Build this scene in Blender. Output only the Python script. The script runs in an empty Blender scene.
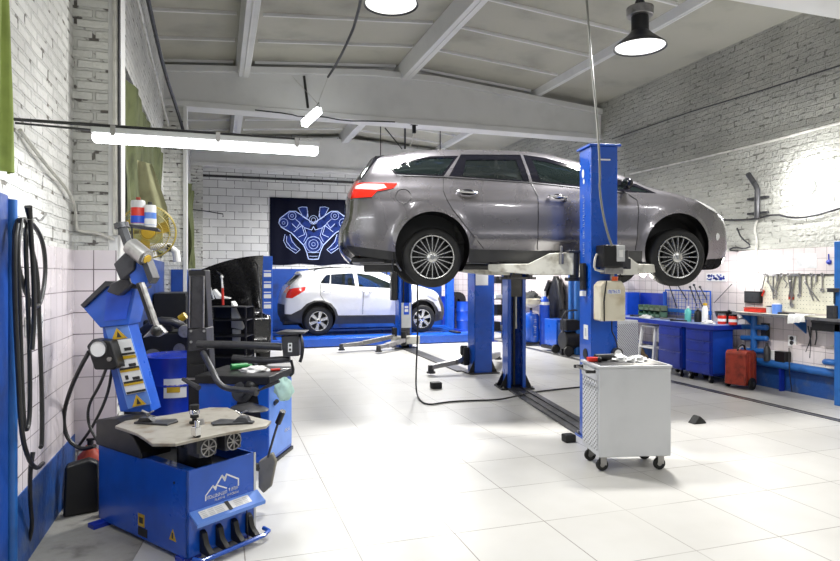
import bpy, math, random
from mathutils import Vector, Matrix
from mathutils.geometry import delaunay_2d_cdt
random.seed(7)
sc = bpy.context.scene
COL = sc.collection
PI = math.pi
# ---------------------------------------------------------------- camera frame (metres; Y runs down the hall)
FOC = 620.0; CXP = 420.0; HYP = 275.5; EYE = 1.6
YAW = math.atan((420 - 218) / FOC); SN = math.sin(YAW); CS = math.cos(YAW)
def cz(px, py, z):            # world point seen at a pixel at a given depth
    u = (px - CXP) / FOC
    return Vector((z*(SN+u*CS), z*(CS-u*SN), EYE-(py-HYP)/FOC*z))
def fl(px, py, h=0.0): return cz(px, py, (EYE-h)*FOC/(py-HYP))
def ay(px, py, Y): return cz(px, py, Y/(CS-(px-CXP)/FOC*SN))
def ax(px, py, X): return cz(px, py, X/(SN+(px-CXP)/FOC*CS))
# ---------------------------------------------------------------- materials
def newmat(name):
    m = bpy.data.materials.new(name); m.use_nodes = True
    nt = m.node_tree; b = nt.nodes['Principled BSDF']
    return m, nt, b
def N(nt, t, **kw):
    n = nt.nodes.new(t)
    for k, v in kw.items():
        if k.startswith('i_'):
            n.inputs[int(k[2:]) if k[2:].isdigit() else k[2:].replace('_', ' ')].default_value = v
        else: setattr(n, k, v)
    return n
def L(nt, a, b): nt.links.new(a, b)
def ramp(nt, fac, stops):
    r = N(nt, 'ShaderNodeValToRGB'); L(nt, fac, r.inputs[0])
    e = r.color_ramp.elements
    while len(e) < len(stops): e.new(0.5)
    for i, (p, c) in enumerate(stops):
        e[i].position = p; e[i].color = (*c, 1) if len(c) == 3 else c
    return r.outputs[0]
def mixc(nt, fac, a, b, mode='MIX'):
    m = N(nt, 'ShaderNodeMix', data_type='RGBA', blend_type=mode)
    if hasattr(fac, 'is_linked'): L(nt, fac, m.inputs[0])
    else: m.inputs[0].default_value = fac
    for v, i in ((a, 6), (b, 7)):
        if hasattr(v, 'is_linked'): L(nt, v, m.inputs[i])
        else: m.inputs[i].default_value = (*v, 1)
    return m.outputs[2]
def pm(name, col, rough=.45, metal=0.0, wear=.12, scale=9, dirt=None, bump=0.0, coat=0.0, emit=None, es=0):
    m, nt, b = newmat(name)
    tc = N(nt, 'ShaderNodeTexCoord'); no = N(nt, 'ShaderNodeTexNoise'); no.inputs['Scale'].default_value = scale
    no.inputs['Detail'].default_value = 5; L(nt, tc.outputs['Object'], no.inputs['Vector'])
    d = dirt if dirt else tuple(c*(1-wear*2.2) for c in col)
    lo = .5 if not dirt else .52
    c = ramp(nt, no.outputs[0], [(.3, tuple(min(1, x*(1+wear*.5)) for x in col)), (lo, col), (.75, d)])
    L(nt, c, b.inputs['Base Color'])
    b.inputs['Metallic'].default_value = metal
    mr = N(nt, 'ShaderNodeMapRange'); mr.inputs[3].default_value = max(.02, rough-.07); mr.inputs[4].default_value = min(1, rough+.1)
    L(nt, no.outputs[0], mr.inputs[0]); L(nt, mr.outputs[0], b.inputs['Roughness'])
    if bump:
        bp = N(nt, 'ShaderNodeBump'); bp.inputs['Strength'].default_value = bump; bp.inputs['Distance'].default_value = .01
        n2 = N(nt, 'ShaderNodeTexNoise'); n2.inputs['Scale'].default_value = scale*5; L(nt, tc.outputs['Object'], n2.inputs['Vector'])
        L(nt, n2.outputs[0], bp.inputs['Height']); L(nt, bp.outputs[0], b.inputs['Normal'])
    if coat: b.inputs['Coat Weight'].default_value = coat; b.inputs['Coat Roughness'].default_value = .04
    if emit: b.inputs['Emission Color'].default_value = (*emit, 1); b.inputs['Emission Strength'].default_value = es
    return m
def uvec(nt, axis):           # planar coordinates in metres: (along the wall, up) or (x, y)
    tc = N(nt, 'ShaderNodeTexCoord'); s = N(nt, 'ShaderNodeSeparateXYZ'); c = N(nt, 'ShaderNodeCombineXYZ')
    L(nt, tc.outputs['Object'], s.inputs[0])
    L(nt, s.outputs['Y' if axis == 'y' else 'X'], c.inputs[0]); L(nt, s.outputs['Y' if axis == 'f' else 'Z'], c.inputs[1])
    return c.outputs[0], tc.outputs['Object']
def brickmat(name, axis, bw=.25, bh=.077, col=(.80, .80, .78), mort=.012, gap=.5, off=.5, dark=(.06, .055, .05), bump=.9, dist=.02, grime=.25, wob=.012, mc=.82):
    m, nt, b = newmat(name)
    v, ob = uvec(nt, axis)
    nz = N(nt, 'ShaderNodeTexNoise'); nz.inputs['Scale'].default_value = 3.5; L(nt, ob, nz.inputs['Vector'])
    vm = N(nt, 'ShaderNodeVectorMath', operation='SCALE'); vm.inputs['Scale'].default_value = wob*2; L(nt, nz.outputs['Color'], vm.inputs[0])
    va = N(nt, 'ShaderNodeVectorMath', operation='ADD'); L(nt, v, va.inputs[0]); L(nt, vm.outputs[0], va.inputs[1])
    br = N(nt, 'ShaderNodeTexBrick', offset=off); L(nt, va.outputs[0], br.inputs['Vector'])
    for k, x in (('Scale', 1), ('Mortar Size', mort), ('Mortar Smooth', .3), ('Brick Width', bw), ('Row Height', bh), ('Bias', 0)): br.inputs[k].default_value = x
    br.inputs['Color1'].default_value = (1, 1, 1, 1); br.inputs['Color2'].default_value = (.88, .88, .88, 1); br.inputs['Mortar'].default_value = (mc, mc, mc, 1)
    n2 = N(nt, 'ShaderNodeTexNoise'); n2.inputs['Scale'].default_value = 9; n2.inputs['Detail'].default_value = 7; L(nt, ob, n2.inputs['Vector'])
    n3 = N(nt, 'ShaderNodeTexNoise'); n3.inputs['Scale'].default_value = 1.1; n3.inputs['Detail'].default_value = 3; L(nt, ob, n3.inputs['Vector'])
    hole = ramp(nt, n2.outputs[0], [(gap, (0, 0, 0)), (gap+.05, (1, 1, 1))])
    mk = N(nt, 'ShaderNodeMath', operation='MULTIPLY'); L(nt, br.outputs['Fac'], mk.inputs[0]); L(nt, hole, mk.inputs[1])
    base = mixc(nt, 1.0, col, br.outputs['Color'], 'MULTIPLY')
    gr = ramp(nt, n3.outputs[0], [(.42, (1, 1, 1)), (.8, (1-grime*1.6,)*3)])
    base = mixc(nt, 1.0, base, gr, 'MULTIPLY')
    c = mixc(nt, mk.outputs[0], base, dark)
    L(nt, c, b.inputs['Base Color']); b.inputs['Roughness'].default_value = .62
    h = N(nt, 'ShaderNodeMath', operation='MULTIPLY_ADD'); L(nt, br.outputs['Fac'], h.inputs[0]); h.inputs[1].default_value = -1; 
    n4 = N(nt, 'ShaderNodeTexNoise'); n4.inputs['Scale'].default_value = 22; n4.inputs['Detail'].default_value = 4; L(nt, ob, n4.inputs['Vector'])
    L(nt, n4.outputs[0], h.inputs[2])
    bp = N(nt, 'ShaderNodeBump'); bp.inputs['Strength'].default_value = bump; bp.inputs['Distance'].default_value = dist
    L(nt, h.outputs[0], bp.inputs['Height']); L(nt, bp.outputs[0], b.inputs['Normal'])
    return m
def tilemat(name, axis, w, h, c1, c2, grout=(.1, .07, .08), mort=.003, rough=.25, shift=(0, 0), off=0.0, gf=1.0, grime=.15, bumps=.15):
    m, nt, b = newmat(name)
    v, ob = uvec(nt, axis)
    va = N(nt, 'ShaderNodeVectorMath', operation='ADD'); L(nt, v, va.inputs[0]); va.inputs[1].default_value = (shift[0], shift[1], 0)
    br = N(nt, 'ShaderNodeTexBrick', offset=off, offset_frequency=1); L(nt, va.outputs[0], br.inputs['Vector'])
    for k, x in (('Scale', 1), ('Mortar Size', mort), ('Mortar Smooth', .1), ('Brick Width', w), ('Row Height', h), ('Bias', 0)): br.inputs[k].default_value = x
    br.inputs['Color1'].default_value = (*c1, 1); br.inputs['Color2'].default_value = (*c2, 1); br.inputs['Mortar'].default_value = (*c1, 1)
    n3 = N(nt, 'ShaderNodeTexNoise'); n3.inputs['Scale'].default_value = 1.3; n3.inputs['Detail'].default_value = 5; L(nt, ob, n3.inputs['Vector'])
    gr = ramp(nt, n3.outputs[0], [(.4, (1, 1, 1)), (.75, (1-grime, 1-grime*1.05, 1-grime*1.15))])
    base = mixc(nt, 1.0, br.outputs['Color'], gr, 'MULTIPLY')
    n5 = N(nt, 'ShaderNodeTexNoise'); n5.inputs['Scale'].default_value = .9; L(nt, ob, n5.inputs['Vector'])
    vis = ramp(nt, n5.outputs[0], [(.35, (gf*.35,)*3), (.6, (gf,)*3)])
    mk = N(nt, 'ShaderNodeMath', operation='MULTIPLY'); L(nt, br.outputs['Fac'], mk.inputs[0]); L(nt, vis, mk.inputs[1])
    c = mixc(nt, mk.outputs[0], base, grout)
    L(nt, c, b.inputs['Base Color'])
    mr = N(nt, 'ShaderNodeMapRange'); mr.inputs[3].default_value = rough*.7; mr.inputs[4].default_value = rough*1.5
    L(nt, n3.outputs[0], mr.inputs[0]); L(nt, mr.outputs[0], b.inputs['Roughness'])
    bp = N(nt, 'ShaderNodeBump'); bp.inputs['Strength'].default_value = bumps; bp.inputs['Distance'].default_value = .005
    inv = N(nt, 'ShaderNodeMath', operation='SUBTRACT'); inv.inputs[0].default_value = 1; L(nt, br.outputs['Fac'], inv.inputs[1])
    L(nt, inv.outputs[0], bp.inputs['Height']); L(nt, bp.outputs[0], b.inputs['Normal'])
    return m
def glassmat(name, tint, alpha=.5, rough=.02):
    m, nt, b = newmat(name)
    b.inputs['Base Color'].default_value = (*tint, 1); b.inputs['Roughness'].default_value = rough
    b.inputs['Specular IOR Level'].default_value = .8
    out = nt.nodes['Material Output']; t = N(nt, 'ShaderNodeBsdfTransparent'); t.inputs[0].default_value = (.75, .85, .82, 1)
    mx = N(nt, 'ShaderNodeMixShader'); mx.inputs[0].default_value = 1-alpha
    fr = N(nt, 'ShaderNodeFresnel'); fr.inputs[0].default_value = 1.5
    mm = N(nt, 'ShaderNodeMath', operation='MAXIMUM'); L(nt, fr.outputs[0], mm.inputs[0]); mm.inputs[1].default_value = 1-alpha
    L(nt, mm.outputs[0], mx.inputs[0]); L(nt, t.outputs[0], mx.inputs[1]); L(nt, b.outputs[0], mx.inputs[2]); L(nt, mx.outputs[0], out.inputs[0])
    return m
def emis(name, col, s):
    m, nt, b = newmat(name); b.inputs['Base Color'].default_value = (.8, .8, .8, 1)
    b.inputs['Emission Color'].default_value = (*col, 1); b.inputs['Emission Strength'].default_value = s
    return m
M = {}
M['brick_left'] = brickmat('painted_brick_along_y', 'y', gap=.58, col=(.80, .80, .77), grime=.2, dark=(.16, .15, .13))
M['brick_right'] = brickmat('painted_brick_right', 'y', gap=.57, col=(.53, .53, .48), grime=.22, bw=.27, bh=.083, dark=(.20, .20, .175), bump=1.0, dist=.03, mc=.92, wob=.025)
M['brick_pillar'] = brickmat('painted_brick_pillar', 'x', gap=.56, col=(.78, .78, .74), dark=(.12, .11, .10), mort=.013, grime=.2, bump=1)
M['block'] = brickmat('white_block', 'x', bw=.42, bh=.205, col=(.78, .78, .78), mort=.007, gap=.36, dark=(.10, .10, .10), bump=.5, dist=.01, grime=.15, wob=.006)
M['tile_left'] = tilemat('pink_tile_left', 'y', .152, .161, (.80, .74, .76), (.76, .70, .73), shift=(.05, .126), mort=.0035, grime=.2)
M['tile_pillar'] = tilemat('pink_tile_pillar', 'x', .152, .161, (.80, .73, .75), (.76, .70, .72), shift=(1.04, .126), mort=.0035, grime=.15)
M['tile_right'] = tilemat('pale_tile_right', 'y', .163, .163, (.80, .74, .74), (.74, .66, .67), shift=(.02, .13), mort=.003, grime=.35)
M['floor'] = tilemat('floor_tile', 'f', .625, .66, (.585, .575, .55), (.55, .54, .515), grout=(.20, .18, .16), shift=(-.145, .37), mort=.0035, rough=.34, gf=1.3, grime=.12, bumps=.1)
M['ceil'] = pm('ceiling_slab', (.42, .41, .35), .8, wear=.1, scale=1.2, dirt=(.30, .29, .25), bump=.15)
M['beam'] = pm('whitewashed_concrete', (.70, .70, .69), .6, wear=.05, scale=2, bump=.15)
M['blue_wall'] = pm('blue_wall_paint', (.012, .06, .30), .35, wear=.25, scale=3, dirt=(.02, .03, .08), bump=.3)
M['blue_band'] = pm('worn_blue_dado', (.014, .07, .27), .45, wear=.25, scale=5, dirt=(.09, .12, .17), bump=.5)
M['blue'] = pm('blue_machine_paint', (.006, .085, .50), .28, wear=.08, scale=5, coat=.3)
M['blue_dark'] = pm('deep_blue_enamel', (.006, .03, .36), .3, wear=.15, scale=6, coat=.2)
M['blue_bright'] = pm('bright_blue_enamel', (.010, .08, .60), .33, wear=.1, scale=6)
M['blue_light'] = pm('pale_blue_panel', (.12, .26, .72), .3, wear=.06, scale=6)
M['blue_pipe'] = pm('blue_pipe_paint', (.018, .12, .40), .35, wear=.12, scale=8)
M['black'] = pm('black_plastic', (.007, .007, .008), .38, wear=.2, scale=14)
M['rubber'] = pm('tyre_rubber', (.010, .010, .010), .6, wear=.15, scale=20, bump=.1)
M['hose'] = pm('black_rubber_hose', (.018, .018, .018), .4, wear=.2, scale=25)
M['grey'] = pm('grey_enamel', (.56, .57, .58), .4, wear=.05, scale=6)
M['cart'] = pm('silver_cabinet_paint', (.60, .61, .63), .33, wear=.04, scale=3, metal=.25)
M['dgrey'] = pm('dark_grey_metal', (.06, .06, .065), .38, metal=.5, wear=.2, scale=15)
M['steel'] = pm('worn_steel', (.36, .35, .34), .34, metal=.85, wear=.2, scale=16)
M['plate'] = pm('scuffed_turntable_steel', (.36, .335, .29), .42, metal=.5, wear=.25, scale=9, dirt=(.20, .15, .10))
M['chrome'] = pm('chrome', (.8, .8, .8), .12, metal=1, wear=.05)
M['white'] = pm('white_enamel', (.80, .80, .79), .4, wear=.04)
M['whitecloth'] = pm('white_rag', (.78, .78, .77), .9, wear=.12, scale=25)
M['cream'] = pm('cream_board', (.72, .70, .58), .6, wear=.1, scale=6)
M['arm'] = pm('greasy_white_lift_arm', (.66, .65, .58), .5, wear=.15, scale=7, dirt=(.22, .19, .14))
M['green'] = pm('green_tarpaulin', (.11, .13, .045), .8, wear=.25, scale=5, bump=.3)
M['khaki'] = pm('khaki_tarpaulin', (.30, .30, .17), .8, wear=.15, scale=6)
M['lime'] = pm('lime_curtain', (.24, .31, .07), .8, wear=.12, scale=7)
M['yellow'] = pm('yellow_enamel', (.60, .38, .02), .4, wear=.1)
M['olive'] = pm('yellowed_wire', (.45, .36, .08), .45, wear=.2)
M['red'] = pm('red_enamel', (.62, .03, .015), .35, wear=.15)
M['redrust'] = pm('worn_red_paint', (.38, .045, .02), .45, wear=.3, scale=12)
M['orange'] = pm('orange_plastic', (.8, .12, .02), .4)
M['teal'] = pm('teal_cloth', (.46, .66, .60), .85, wear=.15, scale=16)
M['tealp'] = pm('teal_plastic', (.10, .45, .42), .4)
M['greenp'] = pm('green_plastic', (.02, .25, .06), .4)
M['pipe'] = pm('galvanised_conduit', (.62, .61, .56), .4, metal=.3, wear=.15)
M['cablegrey'] = pm('grey_cable_sheath', (.20, .20, .18), .5)
M['paddle'] = pm('worn_paddle_rubber', (.17, .16, .13), .6, wear=.2)
M['benchtop'] = pm('pale_blue_worktop', (.27, .34, .62), .35)
M['wood'] = pm('bare_timber', (.42, .30, .16), .7, wear=.2)
M['floor_dirty_shaded'] = pm('shaded_grimy_concrete', (.30, .29, .26), .6, wear=.3, scale=6, dirt=(.12, .11, .10), bump=.3)  # dirty concrete, colour also darkened for the shade beside the left wall
M['focus'] = pm('metallic_grey_brown_paint', (.235, .225, .245), .26, metal=.8, wear=.02, scale=3, coat=1)
M['mokka'] = pm('pearl_white_paint', (.80, .80, .80), .25, wear=.01, scale=3, coat=.8)
M['blackcar'] = pm('black_car_paint', (.012, .012, .013), .25, wear=.1, coat=.6)
M['trimblack'] = pm('gloss_black_trim', (.006, .006, .009), .10, wear=.05); M['trimblack'].node_tree.nodes['Principled BSDF'].inputs['Specular IOR Level'].default_value = .35
M['clad'] = pm('grey_plastic_cladding', (.035, .035, .037), .5, wear=.1)
M['glass'] = glassmat('tinted_car_glass', (.01, .013, .013), .32)
M['glassl'] = glassmat('clear_car_glass', (.02, .03, .03), .72)
M['lampred'] = pm('red_lamp_lens', (.70, .02, .01), .12, wear=.05, coat=1)
M['lampwhite'] = pm('clear_lamp_lens', (.70, .70, .70), .1, metal=.4, wear=.05, coat=1)
M['alloy'] = pm('silver_alloy', (.70, .70, .69), .25, metal=.8, wear=.06)
M['seat'] = pm('dark_seat_fabric', (.05, .05, .05), .9)
M['tank'] = pm('translucent_tan_plastic', (.70, .65, .52), .35, wear=.08, scale=5, dirt=(.45, .36, .22))
M['poster'] = pm('navy_poster', (.002, .003, .012), .6, wear=.1, scale=2)
M['pline'] = pm('pale_blue_print', (.38, .48, .80), .5)
M['pfill'] = pm('mid_blue_print', (.012, .025, .13), .8, wear=.4, scale=8)
for k_ in ('poster', 'pfill'): M[k_].node_tree.nodes['Principled BSDF'].inputs['Specular IOR Level'].default_value = .08
M['label'] = pm('white_label', (.80, .80, .80), .5, wear=.02)
M['ink'] = pm('black_ink', (.03, .03, .03), .6)
M['perf'] = pm('perforated_panel_paint', (.66, .67, .68), .4)
M['darkhole'] = pm('dark_holes', (.06, .06, .06), .8)
M['spool'] = pm('terracotta_plastic', (.55, .13, .08), .5)
M['lampdisc'] = emis('lamp_diffuser', (1, 1, .95), 1.3)
M['tube'] = emis('led_tube_diffuser', (.97, 1, 1), 14)
M['bulb'] = emis('bulkhead_lamp_glass', (1, .99, .93), 22)
M['floodl'] = emis('flood_lamp_glass', (1, 1, 1), 90)
M['warmb'] = emis('warm_work_bulb', (1, .9, .62), 60)
# perforated front of the tool cart
def perf(name, col):
    m, nt, b = newmat(name)
    tc = N(nt, 'ShaderNodeTexCoord'); s = N(nt, 'ShaderNodeSeparateXYZ'); L(nt, tc.outputs['Object'], s.inputs[0])
    def fr(o, k, ph=0):
        a = N(nt, 'ShaderNodeMath', operation='MULTIPLY_ADD'); L(nt, o, a.inputs[0]); a.inputs[1].default_value = k; a.inputs[2].default_value = ph
        f = N(nt, 'ShaderNodeMath', operation='SINE'); L(nt, a.outputs[0], f.inputs[0]); return f.outputs[0]
    ad = N(nt, 'ShaderNodeMath', operation='ADD'); L(nt, s.outputs['X'], ad.inputs[0]); L(nt, s.outputs['Y'], ad.inputs[1])
    mu = N(nt, 'ShaderNodeMath', operation='MULTIPLY'); L(nt, fr(ad.outputs[0], 2*PI/.06), mu.inputs[0]); L(nt, fr(s.outputs['Z'], 2*PI/.042), mu.inputs[1])
    c = ramp(nt, mu.outputs[0], [(.30, col), (.40, (.12, .12, .12))])
    L(nt, c, b.inputs['Base Color']); b.inputs['Roughness'].default_value = .4
    return m
M['perf2'] = perf('perforated_sheet', (.62, .63, .65))

# ---------------------------------------------------------------- mesh helpers
class G:
    def __init__(s): s.v = []; s.f = []; s.mi = []; s.cur = 0
    def add(s, vs, fs):
        o = len(s.v); s.v += [Vector(v) for v in vs]
        for f in fs: s.f.append([o+i for i in f]); s.mi.append(s.cur)
        return s
    def mat(s, i): s.cur = i; return s
    def box(s, c, d, R=None):
        h = Vector(d)/2; vs = []
        for x in (-1, 1):
            for y in (-1, 1):
                for z in (-1, 1):
                    p = Vector((x*h.x, y*h.y, z*h.z))
                    vs.append((R @ p if R else p)+Vector(c))
        return s.add(vs, [(0, 1, 3, 2), (4, 6, 7, 5), (0, 4, 5, 1), (2, 3, 7, 6), (0, 2, 6, 4), (1, 5, 7, 3)])
    def b2(s, a, b): a = Vector(a); b = Vector(b); return s.box((a+b)/2, [abs(x) for x in (b-a)])
    def cyl(s, a, b, r, r2=None, n=16, cap=True):
        a = Vector(a); b = Vector(b); r2 = r if r2 is None else r2
        d = (b-a).normalized(); u = d.orthogonal().normalized(); w = d.cross(u)
        vs = []
        for p, q in ((a, r), (b, r2)):
            for i in range(n):
                t = 2*PI*i/n; vs.append(p+u*math.cos(t)*q+w*math.sin(t)*q)
        fs = [(i, (i+1) % n, n+(i+1) % n, n+i) for i in range(n)]
        if cap: fs += [tuple(range(n))[::-1], tuple(range(n, 2*n))]
        return s.add(vs, fs)
    def tube(s, pts, r, n=8, smooth=0, closed=False):
        P = [Vector(p) for p in pts]
        for _ in range(smooth):
            Q = [P[0]]
            for i in range(len(P)-1): Q += [P[i]*.75+P[i+1]*.25, P[i]*.25+P[i+1]*.75]
            P = Q+[P[-1]]
        vs = []; u = None; m = len(P)
        for i, p in enumerate(P):
            if closed: d = (P[(i+1) % m]-P[i-1]).normalized()
            else: d = (P[min(i+1, m-1)]-P[max(i-1, 0)]).normalized()
            if u is None: u = d.orthogonal().normalized()
            else:
                u = (u-d*u.dot(d))
                u = u.normalized() if u.length > 1e-6 else d.orthogonal().normalized()
            w = d.cross(u)
            rr = r[i] if isinstance(r, list) else r
            vs += [p+(u*math.cos(2*PI*k/n)+w*math.sin(2*PI*k/n))*rr for k in range(n)]
        fs = []
        for i in range(m if closed else m-1):
            j = (i+1) % m
            fs += [(i*n+k, i*n+(k+1) % n, j*n+(k+1) % n, j*n+k) for k in range(n)]
        if not closed: fs += [tuple(range(n))[::-1], tuple(range((m-1)*n, m*n))]
        return s.add(vs, fs)
    def prism(s, poly, o, a, b, depth):      # polygon in the (a, b) plane, pushed along a x b
        o = Vector(o); a = Vector(a); b = Vector(b); nrm = a.cross(b).normalized()*depth
        n = len(poly); vs = [o+a*x+b*y for x, y in poly]; vs += [v+nrm for v in vs]
        return s.add(vs, [tuple(range(n))[::-1], tuple(range(n, 2*n))]+[(i, (i+1) % n, n+(i+1) % n, n+i) for i in range(n)])
    def pp(s, pts, nrm):                     # polygon of 3D points pushed along a vector
        n = len(pts); vs = [Vector(p) for p in pts]; vs += [v+Vector(nrm) for v in vs]
        return s.add(vs, [tuple(range(n))[::-1], tuple(range(n, 2*n))]+[(i, (i+1) % n, n+(i+1) % n, n+i) for i in range(n)])
    def lathe(s, prof, o, ax=(0, 0, 1), n=32, closed=False):
        o = Vector(o); d = Vector(ax).normalized(); u = d.orthogonal().normalized(); w = d.cross(u)
        vs = []
        for r, h in prof:
            vs += [o+d*h+(u*math.cos(2*PI*k/n)+w*math.sin(2*PI*k/n))*max(r, 1e-4) for k in range(n)]
        m = len(prof); fs = []
        for i in range(m if closed else m-1):
            j = (i+1) % m
            fs += [(i*n+k, i*n+(k+1) % n, j*n+(k+1) % n, j*n+k) for k in range(n)]
        return s.add(vs, fs)
    def ball(s, c, r, n=12, sc_=(1, 1, 1), nz=0):
        c = Vector(c); prof = []; vs = []; fs = []; k = n//2
        for i in range(k+1):
            th = PI*i/k
            for j in range(n):
                ph = 2*PI*j/n; q = 1+(random.random()-.5)*nz
                vs.append(c+Vector((math.sin(th)*math.cos(ph)*sc_[0], math.sin(th)*math.sin(ph)*sc_[1], math.cos(th)*sc_[2]))*r*q)
        for i in range(k): fs += [(i*n+j, (i+1)*n+j, (i+1)*n+(j+1) % n, i*n+(j+1) % n) for j in range(n)]
        return s.add(vs, fs)
    def ring(s, c, R_, r, nrm=(0, 0, 1), n=24, m=8):
        c = Vector(c); d = Vector(nrm).normalized(); u = d.orthogonal().normalized(); w = d.cross(u)
        return s.tube([c+(u*math.cos(2*PI*k/n)+w*math.sin(2*PI*k/n))*R_ for k in range(n)], r, m, closed=True)
def build(name, g, mats, origin=(0, 0, 0), bevel=0, ang=40, smooth=True, seg=2):
    o = Vector(origin)
    me = bpy.data.meshes.new(name); me.from_pydata([tuple(v-o) for v in g.v], [], g.f)
    ms = mats if isinstance(mats, (list, tuple)) else [mats]
    for m in ms: me.materials.append(M[m] if isinstance(m, str) else m)
    me.polygons.foreach_set('material_index', g.mi)
    me.validate(); me.update()
    import bmesh
    bm = bmesh.new(); bm.from_mesh(me)
    if len(bm.faces) < 60000:
        bmesh.ops.recalc_face_normals(bm, faces=bm.faces)
    bm.to_mesh(me); bm.free()
    if smooth:
        me.polygons.foreach_set('use_smooth', [True]*len(me.polygons)); me.set_sharp_from_angle(angle=math.radians(ang))
    ob = bpy.data.objects.new(name, me); COL.objects.link(ob)
    if bevel:
        b = ob.modifiers.new('bevel', 'BEVEL'); b.width = bevel; b.segments = seg; b.limit_method = 'ANGLE'; b.angle_limit = math.radians(40)
        b.harden_normals = True
    return ob
class Thing:                                   # Empty at the base; parts given in world or in local coordinates
    def __init__(s, name, label, cat, loc, rz=0, group=None, world=True):
        s.o = bpy.data.objects.new(name, None); COL.objects.link(s.o); s.o.empty_display_size = .1
        s.loc = Vector(loc); s.o.location = s.loc; s.o.rotation_euler = (0, 0, rz); s.w = world
        s.o['label'] = label; s.o['category'] = cat
        if group: s.o['group'] = group
    def part(s, name, g, mat, parent=None, bevel=0, label=None, **k):
        o = build(name, g, mat, s.loc if s.w else (0, 0, 0), bevel, **k)
        o.parent = parent or s.o
        if label: o['label'] = label
        return o
def solo(name, label, cat, g, mat, group=None, bevel=0, kind=None, rz=0, **k):
    n = len(g.v); xs = [v.x for v in g.v]; ys = [v.y for v in g.v]; zs = [v.z for v in g.v]
    o = Vector(((min(xs)+max(xs))/2, (min(ys)+max(ys))/2, min(zs)))
    ob = build(name, g, mat, o, bevel, **k); ob.location = o
    ob['label'] = label; ob['category'] = cat
    if group: ob['group'] = group
    if kind: ob['kind'] = kind
    return ob
def struct(name, g, mat, bevel=0, label=None, **k):
    ob = build(name, g, mat, (0, 0, 0), bevel, **k); ob['kind'] = 'structure'
    return ob
def copy_tree(o, parent=None):
    c = o.copy(); COL.objects.link(c)
    if parent: c.parent = parent
    for ch in list(o.children): copy_tree(ch, c)
    return c
def RZ(a): return Matrix.Rotation(a, 3, 'Z')
def glyphs(g, o, a, b, w, h, n, seed=1, d=.001):   # a row of small unreadable printed strokes
    rd = random.Random(seed); o = Vector(o); a = Vector(a).normalized(); b = Vector(b).normalized(); q = w/n
    nr = a.cross(b)*d
    for i in range(n):
        x = i*q
        for k in range(3):
            t = rd.choice('vvh')
            if t == 'v': x0 = x+rd.choice((.1, .7))*q; y0 = 0; ww = q*.14; hh = h
            else: x0 = x+.1*q; y0 = rd.choice((0, .42, .85))*h; ww = q*.7; hh = h*.15
            g.pp([o+a*x0+b*y0, o+a*(x0+ww)+b*y0, o+a*(x0+ww)+b*(y0+hh), o+a*x0+b*(y0+hh)], nr)
    return g
EXPO = 0.0
# ================================================================ THE ROOM
XL, XW, XR, YB, YF = -1.03, -0.85, 7.52, 17.0, -3.0
def ceil_z(x): return 5.50-(x-3.3)*.35/4.2 if x > 3.3 else 5.50-(3.3-x)*.35/4.3
g = G().b2((-1.4, YF, -.1), (7.8, YB+.3, 0)); struct('floor', g, 'floor')
g = G()
g.pp([(-1.4, YF, ceil_z(-1.4)), (3.3, YF, 5.5), (7.8, YF, ceil_z(7.8)), (7.8, YF, ceil_z(7.8)+.2), (3.3, YF, 5.7), (-1.4, YF, ceil_z(-1.4)+.2)], (0, YB+.3-YF, 0))
struct('ceiling', g, 'ceil', smooth=False)
n = 0
for x, w, d in ((.42, .17, .30), (3.3, .18, .30), (6.05, .09, .13)):
    n += 1; g = G(); zt = ceil_z(x)+.02
    g.pp([(x-w/2, YF, zt-d), (x+w/2, YF, zt-d), (x+w/2+.05, YF, zt), (x-w/2-.05, YF, zt)], (0, YB-YF, 0))
    g.b2((x-.012, YF, zt-d-.012), (x+.012, YB, zt-d))
    struct('trim_%d' % n, g, 'beam', bevel=.01)
y = -2.4
while y < 16.6:
    n += 1; g = G()
    for x0, x1 in ((-1.2, .25), (.6, 3.12), (3.48, 5.9)):
        g.pp([(x0, y, ceil_z(x0)-.045), (x1, y, ceil_z(x1)-.045), (x1, y, ceil_z(x1)+.02), (x0, y, ceil_z(x0)+.02)], (0, .035, 0))
        if 0:
            for q in (x0-.0,):   # flared haunch where the small rib meets the big one
                g.pp([(q-.1, y-.06, ceil_z(q)-.16), (q+.14, y-.02, ceil_z(q)-.05), (q+.14, y-.02, ceil_z(q)+.02), (q-.1, y-.06, ceil_z(q)+.02)], (0, .2, 0))
    struct('trim_%d' % n, g, 'beam', bevel=.006); y += 1.03
# gable beams carried by the pilasters
for yb in (4.72, 11.0, 16.75):
    n += 1
    x0, x1 = -1.0, XR
    bz = 4.40; k = .26 if yb < 16 else .22
    g = G().pp([(x0, yb, bz+.03), (x1, yb, bz+.03), (x1, yb, 5.02), (3.9, yb, 5.33), (2.7, yb, 5.33), (x0, yb, 5.04)], (0, k, 0))
    # lower and upper flanges
    g.pp([(x0, yb-.05, bz), (x1, yb-.05, bz), (x1, yb-.05, bz+.10), (x0, yb-.05, bz+.10)], (0, k+.1, 0))
    if yb < 16: g.pp([(x0, yb-.06, 4.94), (2.7, yb-.06, 5.23), (3.9, yb-.06, 5.23), (x1, yb-.06, 4.92), (x1, yb-.06, 5.03), (3.9, yb-.06, 5.34), (2.7, yb-.06, 5.34), (x0, yb-.06, 5.05)], (0, k+.12, 0))
    struct('trim_%d' % n, g, 'beam', bevel=.012)
# walls
struct('wall_right', G().b2((XR, YF, 0), (XR+.25, YB+.2, 5.3)), 'brick_right', smooth=False)
struct('wall_back', G().b2((-.8, YB, 0), (XR+.2, YB+.25, 5.4)), 'block', smooth=False)
g = G().b2((XL-.25, YF, 0), (XL, 5.2, 5.3)); struct('wall_left', g, 'brick_left', smooth=False)
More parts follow.
